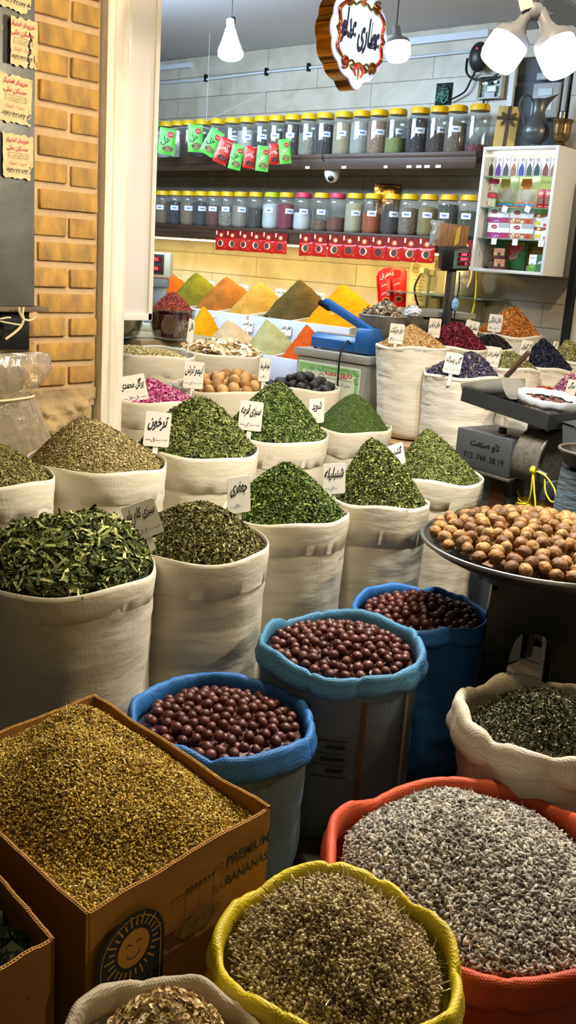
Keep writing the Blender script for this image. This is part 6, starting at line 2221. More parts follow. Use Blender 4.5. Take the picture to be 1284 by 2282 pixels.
q = at(1095, 195, y=YW - 0.02)
pc = thing('junction_box', 'open white junction box with a green circuit board on the wall', 'box', (q.x, YW - 0.022, q.z))
PCB = mat('circuit_board', '#2f6a50', 0.4, var=0.7, vscale=90, col2='#a8b4a8')
mb = MB()
for c_, s_ in (((0, 0.018, 0), (0.145, 0.006, 0.115)), ((-.07, 0, 0), (.006, .04, .115)), ((.07, 0, 0), (.006, .04, .115)), ((0, 0, .055), (.145, .04, .006)), ((0, 0, -.055), (.145, .04, .006))):
    mb.box(c_, s_)
mb.build('box_case', mat('junction_white', '#b8bcb8', 0.4), pc, smooth=False)
MB().box((0, 0.008, 0), (0.12, 0.004, 0.095)).build('circuit_board', PCB, pc)
for x, z, s_, m_ in ((-.03, .02, .024, WHITE), (-.005, .02, .02, DARKM), (.03, .025, .016, BRIGHT), (-.045, .02, .014, BRASS), (0.01, -.01, .05, WHITE), (.0, -.04, .06, GREYP)):
    MB().box((x, 0.0, z), (s_, 0.018, s_ * .6)).build('component', m_, pc)
q = at(990, 210, y=YW)
hb_ = thing('wall_cavity', 'square wall opening stuffed with bare green wiring', 'socket', (q.x, YW - 0.003, q.z))
MB().box((0, 0, 0), (0.105, 0.006, 0.115)).build('opening', mat('cavity_dark', '#20282a', 0.9), hb_, smooth=False)
mb = MB()
rw = random.Random(8)
for k in range(9):
    p0 = [(rw.uniform(-.04, .04), rw.uniform(-.022, -.006), rw.uniform(-.05, .045)) for _ in range(5)]
    mb.tube(smooth_path(p0, 5), 0.004, 5, k % 2)
mb.build('wiring', [mat('teal_wire', '#4a7c74', 0.5), mat('green_wire', '#2c4a40', 0.5)], hb_)
q = at(1068, 127, y=YW - 0.06)
spk = thing('alarm_siren', 'dark oval alarm siren with a red light high on the wall', 'siren', q)
MB().ball((0, 0, 0), 0.06, 0, 28, 18, (0.95, 0.75, 1.25)).build('shell', mat('siren_shell', '#26282c', 0.35), spk)
MB().cyl((0, 0.03, 0), (0, 0.058, 0), 0.035, n=20).build('mount', DARKM, spk)
MB().ball((0.006, -0.040, 0.035), 0.005, 0, 10, 8).build('indicator', mat('red_led', '#ff2040', 0.4, emit=6), spk)
MB().tube([(0.026 * math.cos(a), -0.036 - 0.004 * math.sin(a), 0.028 + 0.014 * math.sin(a)) for a in [PI * k / 12 for k in range(13)]], 0.002, 5).build('brow', DARKM, spk)
wire('thick black cable looping from the siren to the big lamp', [(1042, 130), (1040, 160), (1055, 176), (1085, 177), (1110, 165), (1116, 148)], YW - 0.04, 0.007)
wire('black cable from the siren down to the wall opening', [(1062, 155), (1050, 178), (1035, 205), (1005, 222), (998, 226)], YW - 0.03, 0.005)
wire('pair of black cables hanging from the junction box', [(1081, 217), (1078, 228), (1077, 245)], YW - 0.02, 0.005)
PIPEW = mat('white_conduit', '#c4cbd4', 0.4)
wire('thin white conduit running along the wall under the ceiling', [(352, 186), (460, 177), (600, 160), (720, 148), (880, 132), (1060, 113), (1140, 103)], YW - 0.012, 0.007, PIPEW, 'conduit')
for px, py in ((459, 174), (594, 160), (688, 150)):
    q = at(px, py, y=YW - 0.012)
    cl = tag(MB().box((0, 0, 0), (0.016, 0.022, 0.045)).build('conduit_clip', DARKM, None, q), 'dark clip on the wall conduit %s' % {459: 'at the left end', 594: 'in the middle', 688: 'next to the round sign'}[px], 'clip')
q0, q1 = at(905, 94, y=YW - 0.02), at(1090, 74, y=YW - 0.02)
rail = tag(MB().box(((q0.x + q1.x) / 2, YW - 0.015, (q0.z + q1.z) / 2), (abs(q1.x - q0.x), 0.03, 0.035)).build('cable_trunk', PIPEW, smooth=False), 'perforated pale cable trunk high on the wall next to the round sign', 'trunking')
q0, q1 = at(352, 152, y=YW - 0.02), at(424, 145, y=YW - 0.02)
tag(MB().box(((q0.x + q1.x) / 2, YW - 0.012, (q0.z + q1.z) / 2), (abs(q1.x - q0.x), 0.024, 0.03)).build('cable_trunk', PIPEW, smooth=False), 'short white cable trunk below the ceiling at the left', 'trunking')
wire('bright yellow wire hanging from the cabinet to the sacks', [(1063, 604), (1061, 650), (1056, 685), (1048, 712), (1040, 735)], 4.6, 0.005, YC, 'wire')

# sockets, certificate, glass shelf, jug, jar
OFFW = mat('ivory_plastic', '#d8cba4', 0.4)
q = at(930, 598, y=YW - 0.01)
so = thing('wall_socket', 'square ivory wall socket below the red sachets', 'socket', (q.x, YW - 0.01, q.z))
MB().box((0, 0, 0), (0.085, 0.02, 0.085)).build('socket_plate', OFFW, so, bevel=0.004)
MB().cyl((0, -0.008, 0), (0, -0.014, 0), 0.03, n=24).build('socket_well', mat('ivory_dark', '#a89a74', 0.5), so)
for x in (-.009, .009):
    MB().cyl((x, -0.0135, 0), (x, -0.0155, 0), 0.004, n=8).build('socket_hole', DARKM, so)
q = at(957, 596, y=YW - 0.01)
so2 = thing('wall_socket', 'ivory wall socket with a black plug in it', 'socket', (q.x, YW - 0.01, q.z))
MB().box((0, 0, 0), (0.085, 0.02, 0.085)).build('socket_plate', OFFW, so2, bevel=0.004)
pl = thing('plug', 'black plug with its cord in the ivory socket', 'plug', (q.x, YW - 0.02, q.z))
MB().box((-0.004, -0.03, -0.02), (0.035, 0.06, 0.035)).build('plug_body', OFFW, pl, bevel=0.006)
MB().tube(smooth_path([(-0.01, -0.04, -0.03), (-0.03, -0.05, -0.07), (-0.05, -0.045, -0.12), (-0.045, -0.03, -0.18), (-0.03, -0.02, -0.22)]), 0.006, 6).build('cord', WIRE, pl)
q = at(932, 640, y=YW - 0.012)
cf = thing('certificate', 'framed paper certificate behind the red card pack', 'frame', (q.x, YW - 0.010, q.z))
MB().box((0, 0, 0), (0.135, 0.014, 0.215)).build('picture_frame', mat('cert_frame', '#cfc4a4', 0.5), cf, bevel=0.002)
MB().box((0, -0.0075, 0), (0.115, 0.001, 0.195)).build('paper', mat('cert_paper', '#d8cfae', 0.7), cf)
mb = MB()
for k in range(9):
    mb.box((0.01, -0.0085, 0.08 - k * 0.019), (0.06 + 0.02 * ((k * 7) % 3 - 1), 0.0005, 0.004))
mb.build('lettering', mat('cert_ink', '#8a8068', 0.7), cf, smooth=False)
q = at(990, 658, y=4.68)
gs = thing('glass_shelf', 'small glass shelf on grey brackets below the cabinet', 'shelf', (q.x, 4.70, q.z))
MB().box((0.0, 0.0, 0), (0.62, 0.28, 0.008)).build('shelf_pane', GEDGE, gs, smooth=False)
for x in (-0.13, 0.17):
    mb = MB().box((x, 0.10, -0.015), (0.02, 0.12, 0.02))
    mb.box((x, 0.135, -0.07), (0.022, 0.022, 0.12))
    mb.build('bracket', mat('bracket_grey', '#8a8478', 0.5, 0.5), gs, bevel=0.002)
zg = q.z + 0.005
q = at(1022, 640, y=4.68)
jg = thing('jug', 'cream plastic jug with purple handwriting behind the scale pole', 'jug', (q.x, 4.70, zg))
JUGM = mat('cream_plastic', '#d8c896', 0.35, sss=0.0)
MB().lathe([(0.003, 0.0), (0.082, 0.0), (0.088, 0.01), (0.090, 0.10), (0.084, 0.135), (0.060, 0.158), (0.046, 0.164), (0.046, 0.18)], 44).build('jug_body', JUGM, jg)
MB().lathe([(0.052, 0.165), (0.053, 0.168), (0.053, 0.19), (0.003, 0.193)], 32).build('lid', mat('cream_lid', '#cfb878', 0.4), jg)
MB().tube(smooth_path([(0.06, -0.04, 0.155), (0.10, -0.06, 0.14), (0.10, -0.06, 0.09), (0.08, -0.05, 0.05)]), 0.008, 8).build('handle', JUGM, jg)
mb = MB()
for s, u, v, k in (('جای', 0.0, 0.02, .05), ('کیک', 0.0, -0.02, .05)):
    vs_, f_, asp = glyphs(s)
    hh_ = min(0.03, k / asp)
    a0 = math.atan2(CAM[1] - 4.7, CAM[0] - q.x) + 0.1
    mb.add([(0.0912 * math.cos(a0 + (u + x * hh_) / 0.091), 0.0912 * math.sin(a0 + (u + x * hh_) / 0.091), 0.085 + v + y * hh_) for x, y in vs_], f_)
mb.build('handwriting', mat('purple_ink', '#7a6a9c', 0.6), jg, smooth=False)
q = at(958, 640, y=4.72)
gj = thing('glass_jar', 'empty clear glass jar on the small glass shelf', 'jar', (q.x, 4.70, zg))
MB().lathe([(0.003, 0.002), (0.045, 0.0), (0.052, 0.02), (0.05, 0.09), (0.038, 0.12), (0.040, 0.13)], 32).build('jar_body', GLASS, gj)

# red card pack leaning below the sachets
q = at(874, 642, y=4.60)
rc = thing('card_pack', 'bright red hanging card pack of saffron sachets on the wall', 'pack', (0, 0, 0))
rc.matrix_world = basis((q.x, q.y, q.z), 0.25, math.radians(-9))
RCARD = mat('bright_red_card', '#d8181c', 0.35, var=0.15, vscale=14)
MB().prism([(-.085, -.125), (.075, -.125), (.095, .085), (.075, .105), (.03, .115), (-.04, .115), (-.07, .10), (-.085, .07)], 0.008, 0, Matrix.Translation((0, 0.006, 0))).build('backing_card', RCARD, rc, bevel=0.002)
for i, x in enumerate((-.042, .032)):
    mb = MB().box((x, -0.002 - i * .003, -0.035), (0.062, 0.010, 0.175))
    mb.build('sachet_stack', RCARD, rc, bevel=0.004)
mb = MB()
write(mb, 'زعفران', -.03, .075, .085, .04, 0, None, -0.004, rot=0.25, bold=0.015)
for i, x in enumerate((-.042, .032)):
    y = -0.0085 - i * .003
    write(mb, 'زعفران', x - .006, 0.022, .034, .018, 0, None, y, rot=0.2, bold=0.01)
    write(mb, 'زعفران', x - .006, -0.022, .040, .022, 0, None, y, rot=0.3, bold=0.01)
    for k in range(3):
        mb.box((x + .014, y, -0.012 - k * .006 - .012), (.02, .0004, .002))
mb.build('lettering', WPRINT, rc, smooth=False)
mb = MB()
for i, x in enumerate((-.042, .032)):
    y = -0.0078 - i * .003
    disc(mb, x, -0.062, .021, .017, 0, y)
    disc(mb, x, -0.064, .016, .012, 1, y - .0005)
disc(mb, .035, .078, .026, .020, 2, -0.0010 + 0.006)
mb.build('emblem', [mat('rc_gold', '#d89030', 0.4), SAFF, mat('rc_dark', '#8c1418', 0.4)], rc, smooth=False)

q = at(1267, 712, y=4.72)
struct(MB().box((q.x, 4.72, 1.35), (0.035, 0.05, 1.2)).build('trim_4', DARKM, smooth=False))
struct(MB().box((q.x + 0.14, 4.74, 1.35), (0.24, 0.03, 1.2)).build('trim_5', mat('pale_panel', '#b8b4a8', 0.5), smooth=False))

# ------------------------------------------------------------------ counter, pedestal bowl, silver bowl, pole scale with the cardboard block
cn = thing('counter', 'narrow dark counter behind the metal box', 'counter', (-3.08, 4.28, 0))
MB().box((0, 0, 1.02), (0.46, 0.86, 0.04)).build('counter_top', mat('counter_board', '#8a7a5c', 0.6), cn, bevel=0.003)
MB().box((0, 0.02, 0.5), (0.42, 0.80, 1.0)).build('counter_body', mat('counter_dark', '#3a342e', 0.7), cn)
SILVER = mat('engraved_silver', '#8c877e', 0.38, 0.35, var=0.5, vscale=26, bump=0.6, bscale=60, bdist=0.003)
q = at(850, 735, d=4.72)
pb_ = thing('pedestal_bowl', 'engraved grey metal pedestal bowl of dried roots behind the blue sealer', 'bowl', (q.x, q.y, 1.042))
zr = at(850, 702, d=4.72).z - 1.042
MB().lathe([(0.003, 0.0), (0.062, 0.0), (0.064, 0.010), (0.040, 0.022), (0.030, 0.045), (0.036, 0.055), (0.028, 0.065), (0.034, zr - 0.145), (0.032, zr - 0.125)], 40).build('pedestal', BRIGHT, pb_)
MB().lathe([(0.003, zr - 0.128), (0.04, zr - 0.125), (0.085, zr - 0.095), (0.108, zr - 0.05), (0.116, zr), (0.112, zr), (0.10, zr - 0.05), (0.003, zr - 0.04)], 56).build('bowl_body', SILVER, pb_)
MB().tube([(0.116 * math.cos(2 * PI * k / 48), 0.116 * math.sin(2 * PI * k / 48), zr) for k in range(48)], 0.003, 6, closed=True).build('bowl_rim', BRIGHT, pb_)
heap('dried_roots', 'grey-brown dried root pieces in the pedestal bowl', 'roots', (q.x, q.y, 1.042 + zr), Hill(0.104, 0.042, (0, 0), -0.01, 1.6, 0.006, 30, 3), herb('dried_root', ['#4a4034', '#786a54', '#a09078', '#d8ccb4']),
     [(BUD, 4), (CURL, 4), (STRIP, 2)], 420, 0.034, 61, 0.9, lift=0.5)
q = at(918, 715, d=4.82)
sb = thing('openwork_bowl', 'small openwork silver bowl of white crystals next to the pedestal bowl', 'bowl', (q.x, q.y, 1.042))
zr2 = at(918, 702, d=4.82).z - 1.042
MB().lathe([(0.003, 0.0), (0.035, 0.0), (0.02, 0.02), (0.018, zr2 - 0.09), (0.03, zr2 - 0.075), (0.052, zr2 - 0.04), (0.058, zr2), (0.055, zr2), (0.045, zr2 - 0.04), (0.003, zr2 - 0.04)], 40, fn=lambda r, z, a, j: (r * (1 + 0.02 * math.sin(10 * a)), z)).build('bowl_body', SILVER, sb)
heap('white_crystals', 'lumps of white crystal sugar in the silver bowl', 'sugar', (q.x, q.y, 1.042 + zr2), Hill(0.05, 0.03, (0, 0), -0.01, 1.6, 0.006, 40, 3), herb('white_crystal', ['#a8acb0', '#d0d4d8', '#e8eaee', '#f4f6f8'], 0.3),
     [(BUD, 4), (CURL, 3)], 120, 0.028, 62, 0.9, lift=0.4)
q = at(944, 718, d=5.08)
ws = thing('weighing_scale', 'black pole scale with a red-digit display head', 'scale', (0, 0, 0))
zb_ = 1.042
ws.matrix_world = basis((q.x, q.y, zb_), 0.55)
ztop = at(944, 697, d=5.08).z - zb_
BLK = mat('scale_black', '#151518', 0.4)
MB().box((0, 0, ztop / 2 - 0.006), (0.36, 0.30, ztop - 0.03)).build('scale_base', BLK, ws, bevel=0.008)
mb = MB()
for c_, s_ in (((0, 0, ztop - 0.008), (0.40, 0.34, 0.004)), ((0, -.17, ztop + .004), (0.40, .004, .024)), ((0, .17, ztop + .004), (.40, .004, .024)), ((-.2, 0, ztop + .004), (.004, .34, .024)), ((.2, 0, ztop + .004), (.004, .34, .024))):
    mb.box(c_, s_)
mb.build('weighing_pan', BRIGHT, ws, smooth=False)
Pp = at(996, 735, d=4.90)
pz = at(996, 590, d=4.90).z
pole = thing('scale_display', 'black pole with a tilted display head and glowing red digits', 'display', (0, 0, 0))
pole.matrix_world = basis((Pp.x, Pp.y, 1.0), 0.35)
MB().box((0, 0.02, (pz - 1.0) / 2 - 0.10), (0.042, 0.035, pz - 1.0 + 0.20)).build('pole', BLK, pole, bevel=0.003)
HTm = Matrix.Translation((0.0, -0.01, pz - 1.0 + 0.03)) @ Matrix.Rotation(math.radians(-4), 4, 'Y') @ Matrix.Rotation(math.radians(10), 4, 'X')
mb = MB().box((0, 0.015, 0), (0.145, 0.07, 0.112), 0, HTm)
mb.build('display_housing', BLK, pole, bevel=0.010)
mb = MB().prism([(-.015, -.042), (.055, -.042), (.064, -.03), (.064, .03), (.055, .044), (-.015, .044)], 0.004, 0, HTm @ Matrix.Translation((0, -0.0235, 0)))
mb.build('display_panel', mat('panel_grey', '#6a7476', 0.35), pole, smooth=False)
for k, z in enumerate((0.026, 0.004, -0.018)):
    MB().box((0.032, -0.0245, z), (0.054, 0.003, 0.017), 0, HTm).build('digit_window', LEDB, pole, smooth=False)
    mb = MB()
    write(mb, ('888', '8888', '8')[k], 0.036 + (0.012 if k == 2 else 0), z, 0.04, 0.013, 0, HTm, -0.0268)
    mb.build('digits', mat('pink_digits', '#ff4a70', 0.5, emit=3.0), pole, smooth=False)
MB().box((-0.006, -0.0245, 0.0), (0.012, 0.003, 0.05), 0, HTm).build('key_strip', mat('teal_strip', '#4a8c84', 0.4), pole, smooth=False)
mb = MB().ball((0.03, 0.0, pz - 1.0 - 0.19), 0.026, 0, 12, 8, (.8, .7, 1.3))
mb.build('blue_wrapper', mat('blue_film', '#7fa0c8', 0.3, bump=0.8, bscale=60), pole)
MB().tube(smooth_path([(0.034, 0.0, pz - 1.0 - 0.03), (0.038, -.004, pz - 1.0 - .1), (0.034, 0, pz - 1.0 - .2), (0.03, 0, pz - 1.0 - .33)]), 0.0035, 6).build('cable', WIRE, pole)
bpy.context.view_layer.update()
for c_ in list(pole.children):
    c_.parent = ws
    c_.matrix_parent_inverse = ws.matrix_world.inverted() @ pole.matrix_world
bpy.data.objects.remove(pole)
ws['label'] = 'black pole scale with a tilted red-digit display head'
q = at(1002, 553, d=4.92)
cbk = thing('cardboard_block', 'bundle of cardboard sheets with a strip of yellow tape on the scale display', 'cardboard', (0, 0, 0))
cbk.matrix_world = basis((q.x, q.y, pz + 0.103 - 0.014), 0.35, math.radians(2))
PLY = mat('cardboard_layers', '#94704a', 0.7, var=0.5, vscale=14, stretch=(14, 1, 1.2), col2='#6c4e30', bump=0.5, bscale=20, bdist=0.004)
MB().box((0.005, 0.02, 0.053), (0.152, 0.09, 0.112)).build('sheet_stack', PLY, cbk, bevel=0.002)
MB().prism([(.012, .0), (.034, .02), (.036, .10), (.016, .085)], 0.002, 0, Matrix.Translation((0, -0.0275, 0.003))).build('tape', mat('yellow_tape', '#b89a3c', 0.5), cbk, smooth=False)
mb = pouch_mesh(0.07, 0.12, 0.06, 22)
mb.v = [(x - 0.075 + .012 * nz(z * 40, x * 40, 3), y + .01, z + 0.06) for x, y, z in mb.v]
mb.build('plastic_film', clear('crinkled_film', '#f2f4f6', 0.3, 0.12, 0.25), cbk, angle=30)

# ------------------------------------------------------------------ metal display box with its sign and the blue bag sealer
ALU = mat('brushed_sheet_metal', '#b4b2aa', 0.38, 0.5, var=0.15, vscale=8)
MX0, MX1, MY0, MY1, MZ = -3.185, -2.735, 3.56, 3.80, 1.078
mx = thing('metal_box', 'tall sheet-metal box with a green-bordered sign carrying the blue sealer', 'box', ((MX0 + MX1) / 2, (MY0 + MY1) / 2, 0))
mw, md_ = MX1 - MX0, MY1 - MY0
MB().box((0, 0, MZ / 2 - 0.02), (mw - 0.03, md_ - 0.02, MZ - 0.04)).build('box_body', ALU, mx, bevel=0.003)
MB().box((0, 0, MZ - 0.018), (mw, md_, 0.036)).build('lid', ALU, mx, bevel=0.003)
MB().box((0.0, -md_ / 2 + 0.004, 0.85), (mw - 0.07, 0.006, 0.34)).build('sign_frame', mat('sign_white', '#d8dcd0', 0.4), mx)
MB().box((0.0, -md_ / 2 + 0.0005, 0.85), (mw - 0.085, 0.003, 0.325)).build('sign_border', mat('sign_green', '#8fc07c', 0.45), mx)
MB().box((0.002, -md_ / 2 - 0.0015, 0.835), (mw - 0.125, 0.002, 0.29)).build('sign_centre', mat('sign_cream', '#d8dcc4', 0.45), mx)
mb = MB()
yy_ = -md_ / 2 - 0.0035
write(mb, 'داروی معده', 0.065, 0.980, 0.165, 0.036, 0, None, yy_, bold=0.02)
write(mb, 'بیش از نیم قرن تجربه', 0.06, 0.932, 0.16, 0.024, 1, None, yy_)
write(mb, '۱۰۰٪ گیاهی', -0.125, 0.965, 0.11, 0.030, 2, None, yy_, rot=0.75)
write(mb, 'ما', -0.09, 0.915, 0.07, 0.05, 3, None, yy_)
for s in (-1, 1):
    for k in range(2):
        mb.tube([(0.065 + s * (0.098 + 0.018 * a / 6) * 1.0 + 0.010 * math.cos(a * s + k * 2), yy_, 0.980 + (k - .5) * .036 + 0.012 * math.sin(a + k)) for a in [q_ * .5 for q_ in range(12)]], 0.0012, 4, 2)
for z in (.957, 1.004):
    mb.box((0.065, yy_, z), (0.17, 0.0005, 0.0014), 2)
mb.build('lettering', [mat('sign_red', '#c8282c', 0.5), mat('sign_black', '#2a2a28', 0.5), mat('sign_grey', '#6a6c62', 0.5), mat('sign_pink', '#d88a80', 0.5)], mx, smooth=False)
SEALB = mat('sealer_blue', '#1b5799', 0.35, var=0.15, vscale=12, spec=0.5)
sx0, sx1 = at(688, 772, y=3.60).x, at(818, 795, y=3.60).x
sl = thing('bag_sealer', 'blue impulse bag sealer with a raised arm on the metal box', 'sealer', ((sx0 + sx1) / 2, 3.66, MZ + 0.001))
sw = sx1 - sx0
b_ = MB().prism([(-.045, 0), (.045, 0), (.045, .045), (.025, .068), (-.025, .068), (-.045, .045)], sw * .78, 0, Matrix.Translation((sw * .28, 0, 0.006)) @ Matrix.Rotation(PI / 2, 4, 'Z'))
b_.build('sealer_body', SEALB, sl, bevel=0.003)
b_ = MB().prism([(-.05, 0), (.05, 0), (.05, .075), (.035, .115), (-.035, .115), (-.05, .08)], sw * .24, 0, Matrix.Translation((sw * .5, 0, 0.006)) @ Matrix.Rotation(PI / 2, 4, 'Z'))
b_.build('hinge_block', SEALB, sl, bevel=0.004)
MB().box((-0.11 * sw, 0, 0.076), (sw * .74, 0.03, 0.006)).build('sealing_strip', mat('teflon_strip', '#b8a88c', 0.3), sl)
a0, a1 = Vector((sw * .42, 0, 0.105)), Vector((-sw * .40, 0, 0.222))
dv = (a1 - a0)
AT = Matrix.Translation((a0 + a1) / 2) @ Matrix.Rotation(-math.atan2(dv.z, dv.x) + PI * 0, 4, 'Y')
mb = MB().box((0, 0, 0), (dv.length, 0.036, 0.034), 0, AT)
mb.build('arm', SEALB, sl, bevel=0.004)
mb = MB().box((dv.length * .47, 0, 0.016), (0.075, 0.04, 0.026), 0, AT)
mb.build('arm_handle', DARKM, sl, bevel=0.006)
for x in (-sw * .45, sw * .45):
    for y in (-.03, .03):
        MB().cyl((x, y, 0), (x, y, 0.008), 0.008, n=10).build('foot', BLK, sl)
MB().tube(smooth_path([(sw * .18, -0.048, 0.045), (sw * .18, -0.075, 0.055), (sw * .17, -0.108, 0.0), (sw * .17, -0.112, -0.12), (sw * .175, -0.112, -0.30)]), 0.0045, 6).build('power_cord', WIRE, sl)
# ------------------------------------------------------------------ left: metal panel with torn notices, wrapped bundle
XM = -2.93
METAL = mat('grey_zinc_sheet', '#70716c', 0.45, 0.55, var=0.35, vscale=5, col2='#585954', bump=0.35, bscale=5, bdist=0.02)
y1 = at(78, 300, x=XM).y
zl = at(40, 683, x=XM).z
pm = thing('metal_sheet', 'grey sheet-metal panel with torn notices covering the left of the brick pier', 'panel', (XM, y1, zl))
MB().box((-0.025, -0.30, (2.78 - zl) / 2), (0.05, 0.60, 2.78 - zl)).build('sheet', METAL, pm, bevel=0.004)
MB().box((-0.015, -0.27, -0.008), (0.08, 0.62, 0.016)).build('ledge', mat('ledge_wood', '#6a5a44', 0.7, var=0.4, vscale=12), pm, bevel=0.002)
MB().box((-0.05, -0.30, -0.10), (0.07, 0.58, 0.168)).build('black_case', DARKM, pm, bevel=0.004)
NOTE = mat('notice_paper', '#d2bd8c', 0.75, var=0.25, vscale=18, bump=0.7, bscale=30, bdist=0.006)
NRED = mat('notice_red', '#b0304a', 0.7)
NBLK = mat('notice_black', '#28201e', 0.7)
FT = Matrix(((0, -1, 0), (1, 0, 0), (0, 0, 1))).to_4x4()     # local x -> +Y, local y -> -X


def notice(px, py, wpx, hpx, roll, label, phone, cut=None, city='صدرا - شیراز'):
    q = at(px, py, x=XM)
    k = depth(q) / FPX
    W, H = wpx * k / 0.80, hpx * k
    root = thing('paper_notice', label, 'notice')
    T = FT.copy()
    T.translation = (XM + 0.003, q.y, q.z)
    root.matrix_world = T @ Matrix.Rotation(roll, 4, 'Y')
    n = 24
    rs = random.Random(int(py))
    vs = []
    for j in range(n + 1):
        for i in range(n + 1):
            u, v = i / n - .5, j / n - .5
            curl = 0.016 * max(0, (abs(u) - .36) / .14) ** 2 * (1 if (u < 0 and cut) else 0.15)
            edge = 1 + 0.03 * nz(v * 6, u * 6, py)
            vs.append((u * W * edge, -0.003 - curl - 0.004 * abs(nz(u * 5, v * 9, py)), v * H + (0.01 * nz(u * 7, 2, py) if j in (0, n) else 0)))
    fs = [(j * (n + 1) + i, j * (n + 1) + i + 1, (j + 1) * (n + 1) + i + 1, (j + 1) * (n + 1) + i) for j in range(n) for i in range(n)
          if not (cut and abs((i / n - .5) * 1.0 - (.22 + .10 * (j / n - .5) + .03 * math.sin(j))) < .035 and j < n * .72)
          and not (i > n * .84 and j < n * .28 and nz(i * .6, j * .6, py) > -0.1)]
    pap = MB().add(vs, fs).build('paper', NOTE, root, angle=80)
    md2 = pap.modifiers.new('thick', 'SOLIDIFY')
    md2.thickness = 0.0008
    y = -0.0085
    mb = MB()
    write(mb, 'خریدار امتیاز', -.02 * W, H * .36, W * .82, H * .13, 0, None, y, bold=0.02)
    write(mb, 'مسکن ملی', -.02 * W, H * .18, W * .80, H * .13, 0, None, y, bold=0.02)
    write(mb, 'به بالاترین قیمت', 0, H * .02, W * .5, H * .07, 1, None, y)
    for x0, x1, z0, z1 in ((-.31, .31, .075, .08), (-.31, .31, -.04, -.035), (-.315, -.305, -.035, .08), (.305, .315, -.035, .08)):
        mb.box(((x0 + x1) / 2 * W, y, (z0 + z1) / 2 * H), ((x1 - x0) * W, 0.0004, (z1 - z0) * H), 1)
    write(mb, city, 0, -H * .16, W * .72, H * .09, 0, None, y)
    write(mb, phone, -.04 * W, -H * .33, W * .74, H * .12, 1, None, y, shear=0.1, bold=0.01)
    mb.build('lettering', [NRED, NBLK], root, smooth=False)


notice(34, -28, 62, 96, 0.10, 'topmost paper notice, cut off by the upper frame edge', '۰۹۳۸۴۲۶۴۴')
notice(48, 96, 60, 98, 0.02, 'torn paper notice with a peeled left edge, second from the top', '۰۹۳۸۴۲۶۴۴', True)
notice(31, 222, 66, 98, 0.05, 'wrinkled paper notice below the peeled one', '۰۹۳۸۴۲۶۴۴')
notice(37, 349, 62, 92, 0.00, 'lowest paper notice on the metal panel', '۰۹۳۸۴۲۶۴۴')

WRAP = clear('wrap_film', '#ece0c6', 0.20, 0.16, 0.22, 1.0, 9)
q = at(45, 900, x=XM + 0.02)
wbz = 0.30
wr = thing('wrapped_bundle', 'plastic-wrapped bundle tied with pale rope under the metal panel', 'bundle', (-2.835, at(62, 700, x=-2.835).y - 0.24, wbz))
zt_ = at(60, 772, x=XM).z - wbz
yc_ = 0.0


def fw(r, z, a, j):
    k = 1 + (0.20 * abs(math.sin(7 * a + z * 1.2)) + 0.08 * math.sin(17 * a + 1) + 0.06 * math.sin(29 * a)) * min(1, max(0, (zt_ - 0.12 - z)) * 3) + (0.10 if z > zt_ - .14 else 0.04) * nz(math.cos(a) * 5, math.sin(a) * 5, z * 14)
    return r * k, z


pr_ = [(0.24, 0.0), (0.25, 0.2), (0.245, zt_ * .5), (0.225, zt_ - 0.26), (0.20, zt_ - 0.16), (0.19, zt_ - 0.135), (0.235, zt_ - 0.11), (0.26, zt_ - 0.06), (0.245, zt_ - 0.01), (0.20, zt_)]
pmesh = MB().lathe(pr_, 96, fn=fw)
pmesh.v = [(x * 0.30 + 0.02, y * 1.22, z) for x, y, z in pmesh.v]
pmesh.build('plastic_film', WRAP, wr, angle=80)
inn = MB().lathe([(0.003, 0), (0.20, 0), (0.20, zt_ * .6), (0.17, zt_ - 0.17), (0.19, zt_ - 0.10), (0.19, zt_ - 0.03), (0.003, zt_ - 0.02)], 40, fn=lambda r, z, a, j: (r * (1 + .05 * nz(math.cos(a) * 3, math.sin(a) * 3, z * 9)), z))
inn.v = [(x * 0.26 + 0.01, y * 1.15, z) for x, y, z in inn.v]
inn.build('wrapped_goods', mat('dusty_cloth', '#8f8468', 0.9, var=0.4, vscale=6, bump=0.6, bscale=10, bdist=0.02), wr, angle=80)
ROPE = mat('pale_rope', '#d4c59a', 0.8, bump=0.6, bscale=300, bdist=0.002)
mb = MB()
mb.tube([(0.075 * math.cos(a) + 0.02, 0.245 * math.sin(a), zt_ - 0.148) for a in [2 * PI * k / 40 for k in range(40)]], 0.004, 6, closed=True)
mb.build('rope_tie', ROPE, wr)
rp = thing('rope', 'pale knotted rope hanging over the ledge of the metal panel', 'rope', (XM, y1, zl))


def lp_(px, py, x=XM + 0.05):
    p = at(px, py, x=x)
    return (p.x - XM, p.y - y1, p.z - zl)


mb = MB()
mb.tube(smooth_path([lp_(42, 684), lp_(43, 695), lp_(50, 709), (lp_(62, 714)), lp_(72, 712), lp_(80, 706)]), 0.004, 6)
mb.tube(smooth_path([lp_(52, 684), lp_(50, 700), lp_(52, 712), lp_(46, 728), lp_(30, 743), lp_(12, 756)]), 0.0045, 6)
mb.tube(smooth_path([lp_(0, 711), lp_(15, 708), lp_(24, 708)]), 0.003, 6)
mb.tube(smooth_path([lp_(0, 716), lp_(25, 721), lp_(45, 724)]), 0.003, 6)
mb.tube(smooth_path([lp_(-4, 783), lp_(6, 815), lp_(10, 850), lp_(12, 880), lp_(6, 900), lp_(2, 940)]), 0.0045, 6)
mb.tube(smooth_path([lp_(0, 804), lp_(15, 812), lp_(26, 820), lp_(30, 833), lp_(25, 845), lp_(10, 865), lp_(3, 877)]), 0.004, 6)
mb.build('rope_strand', ROPE, rp)

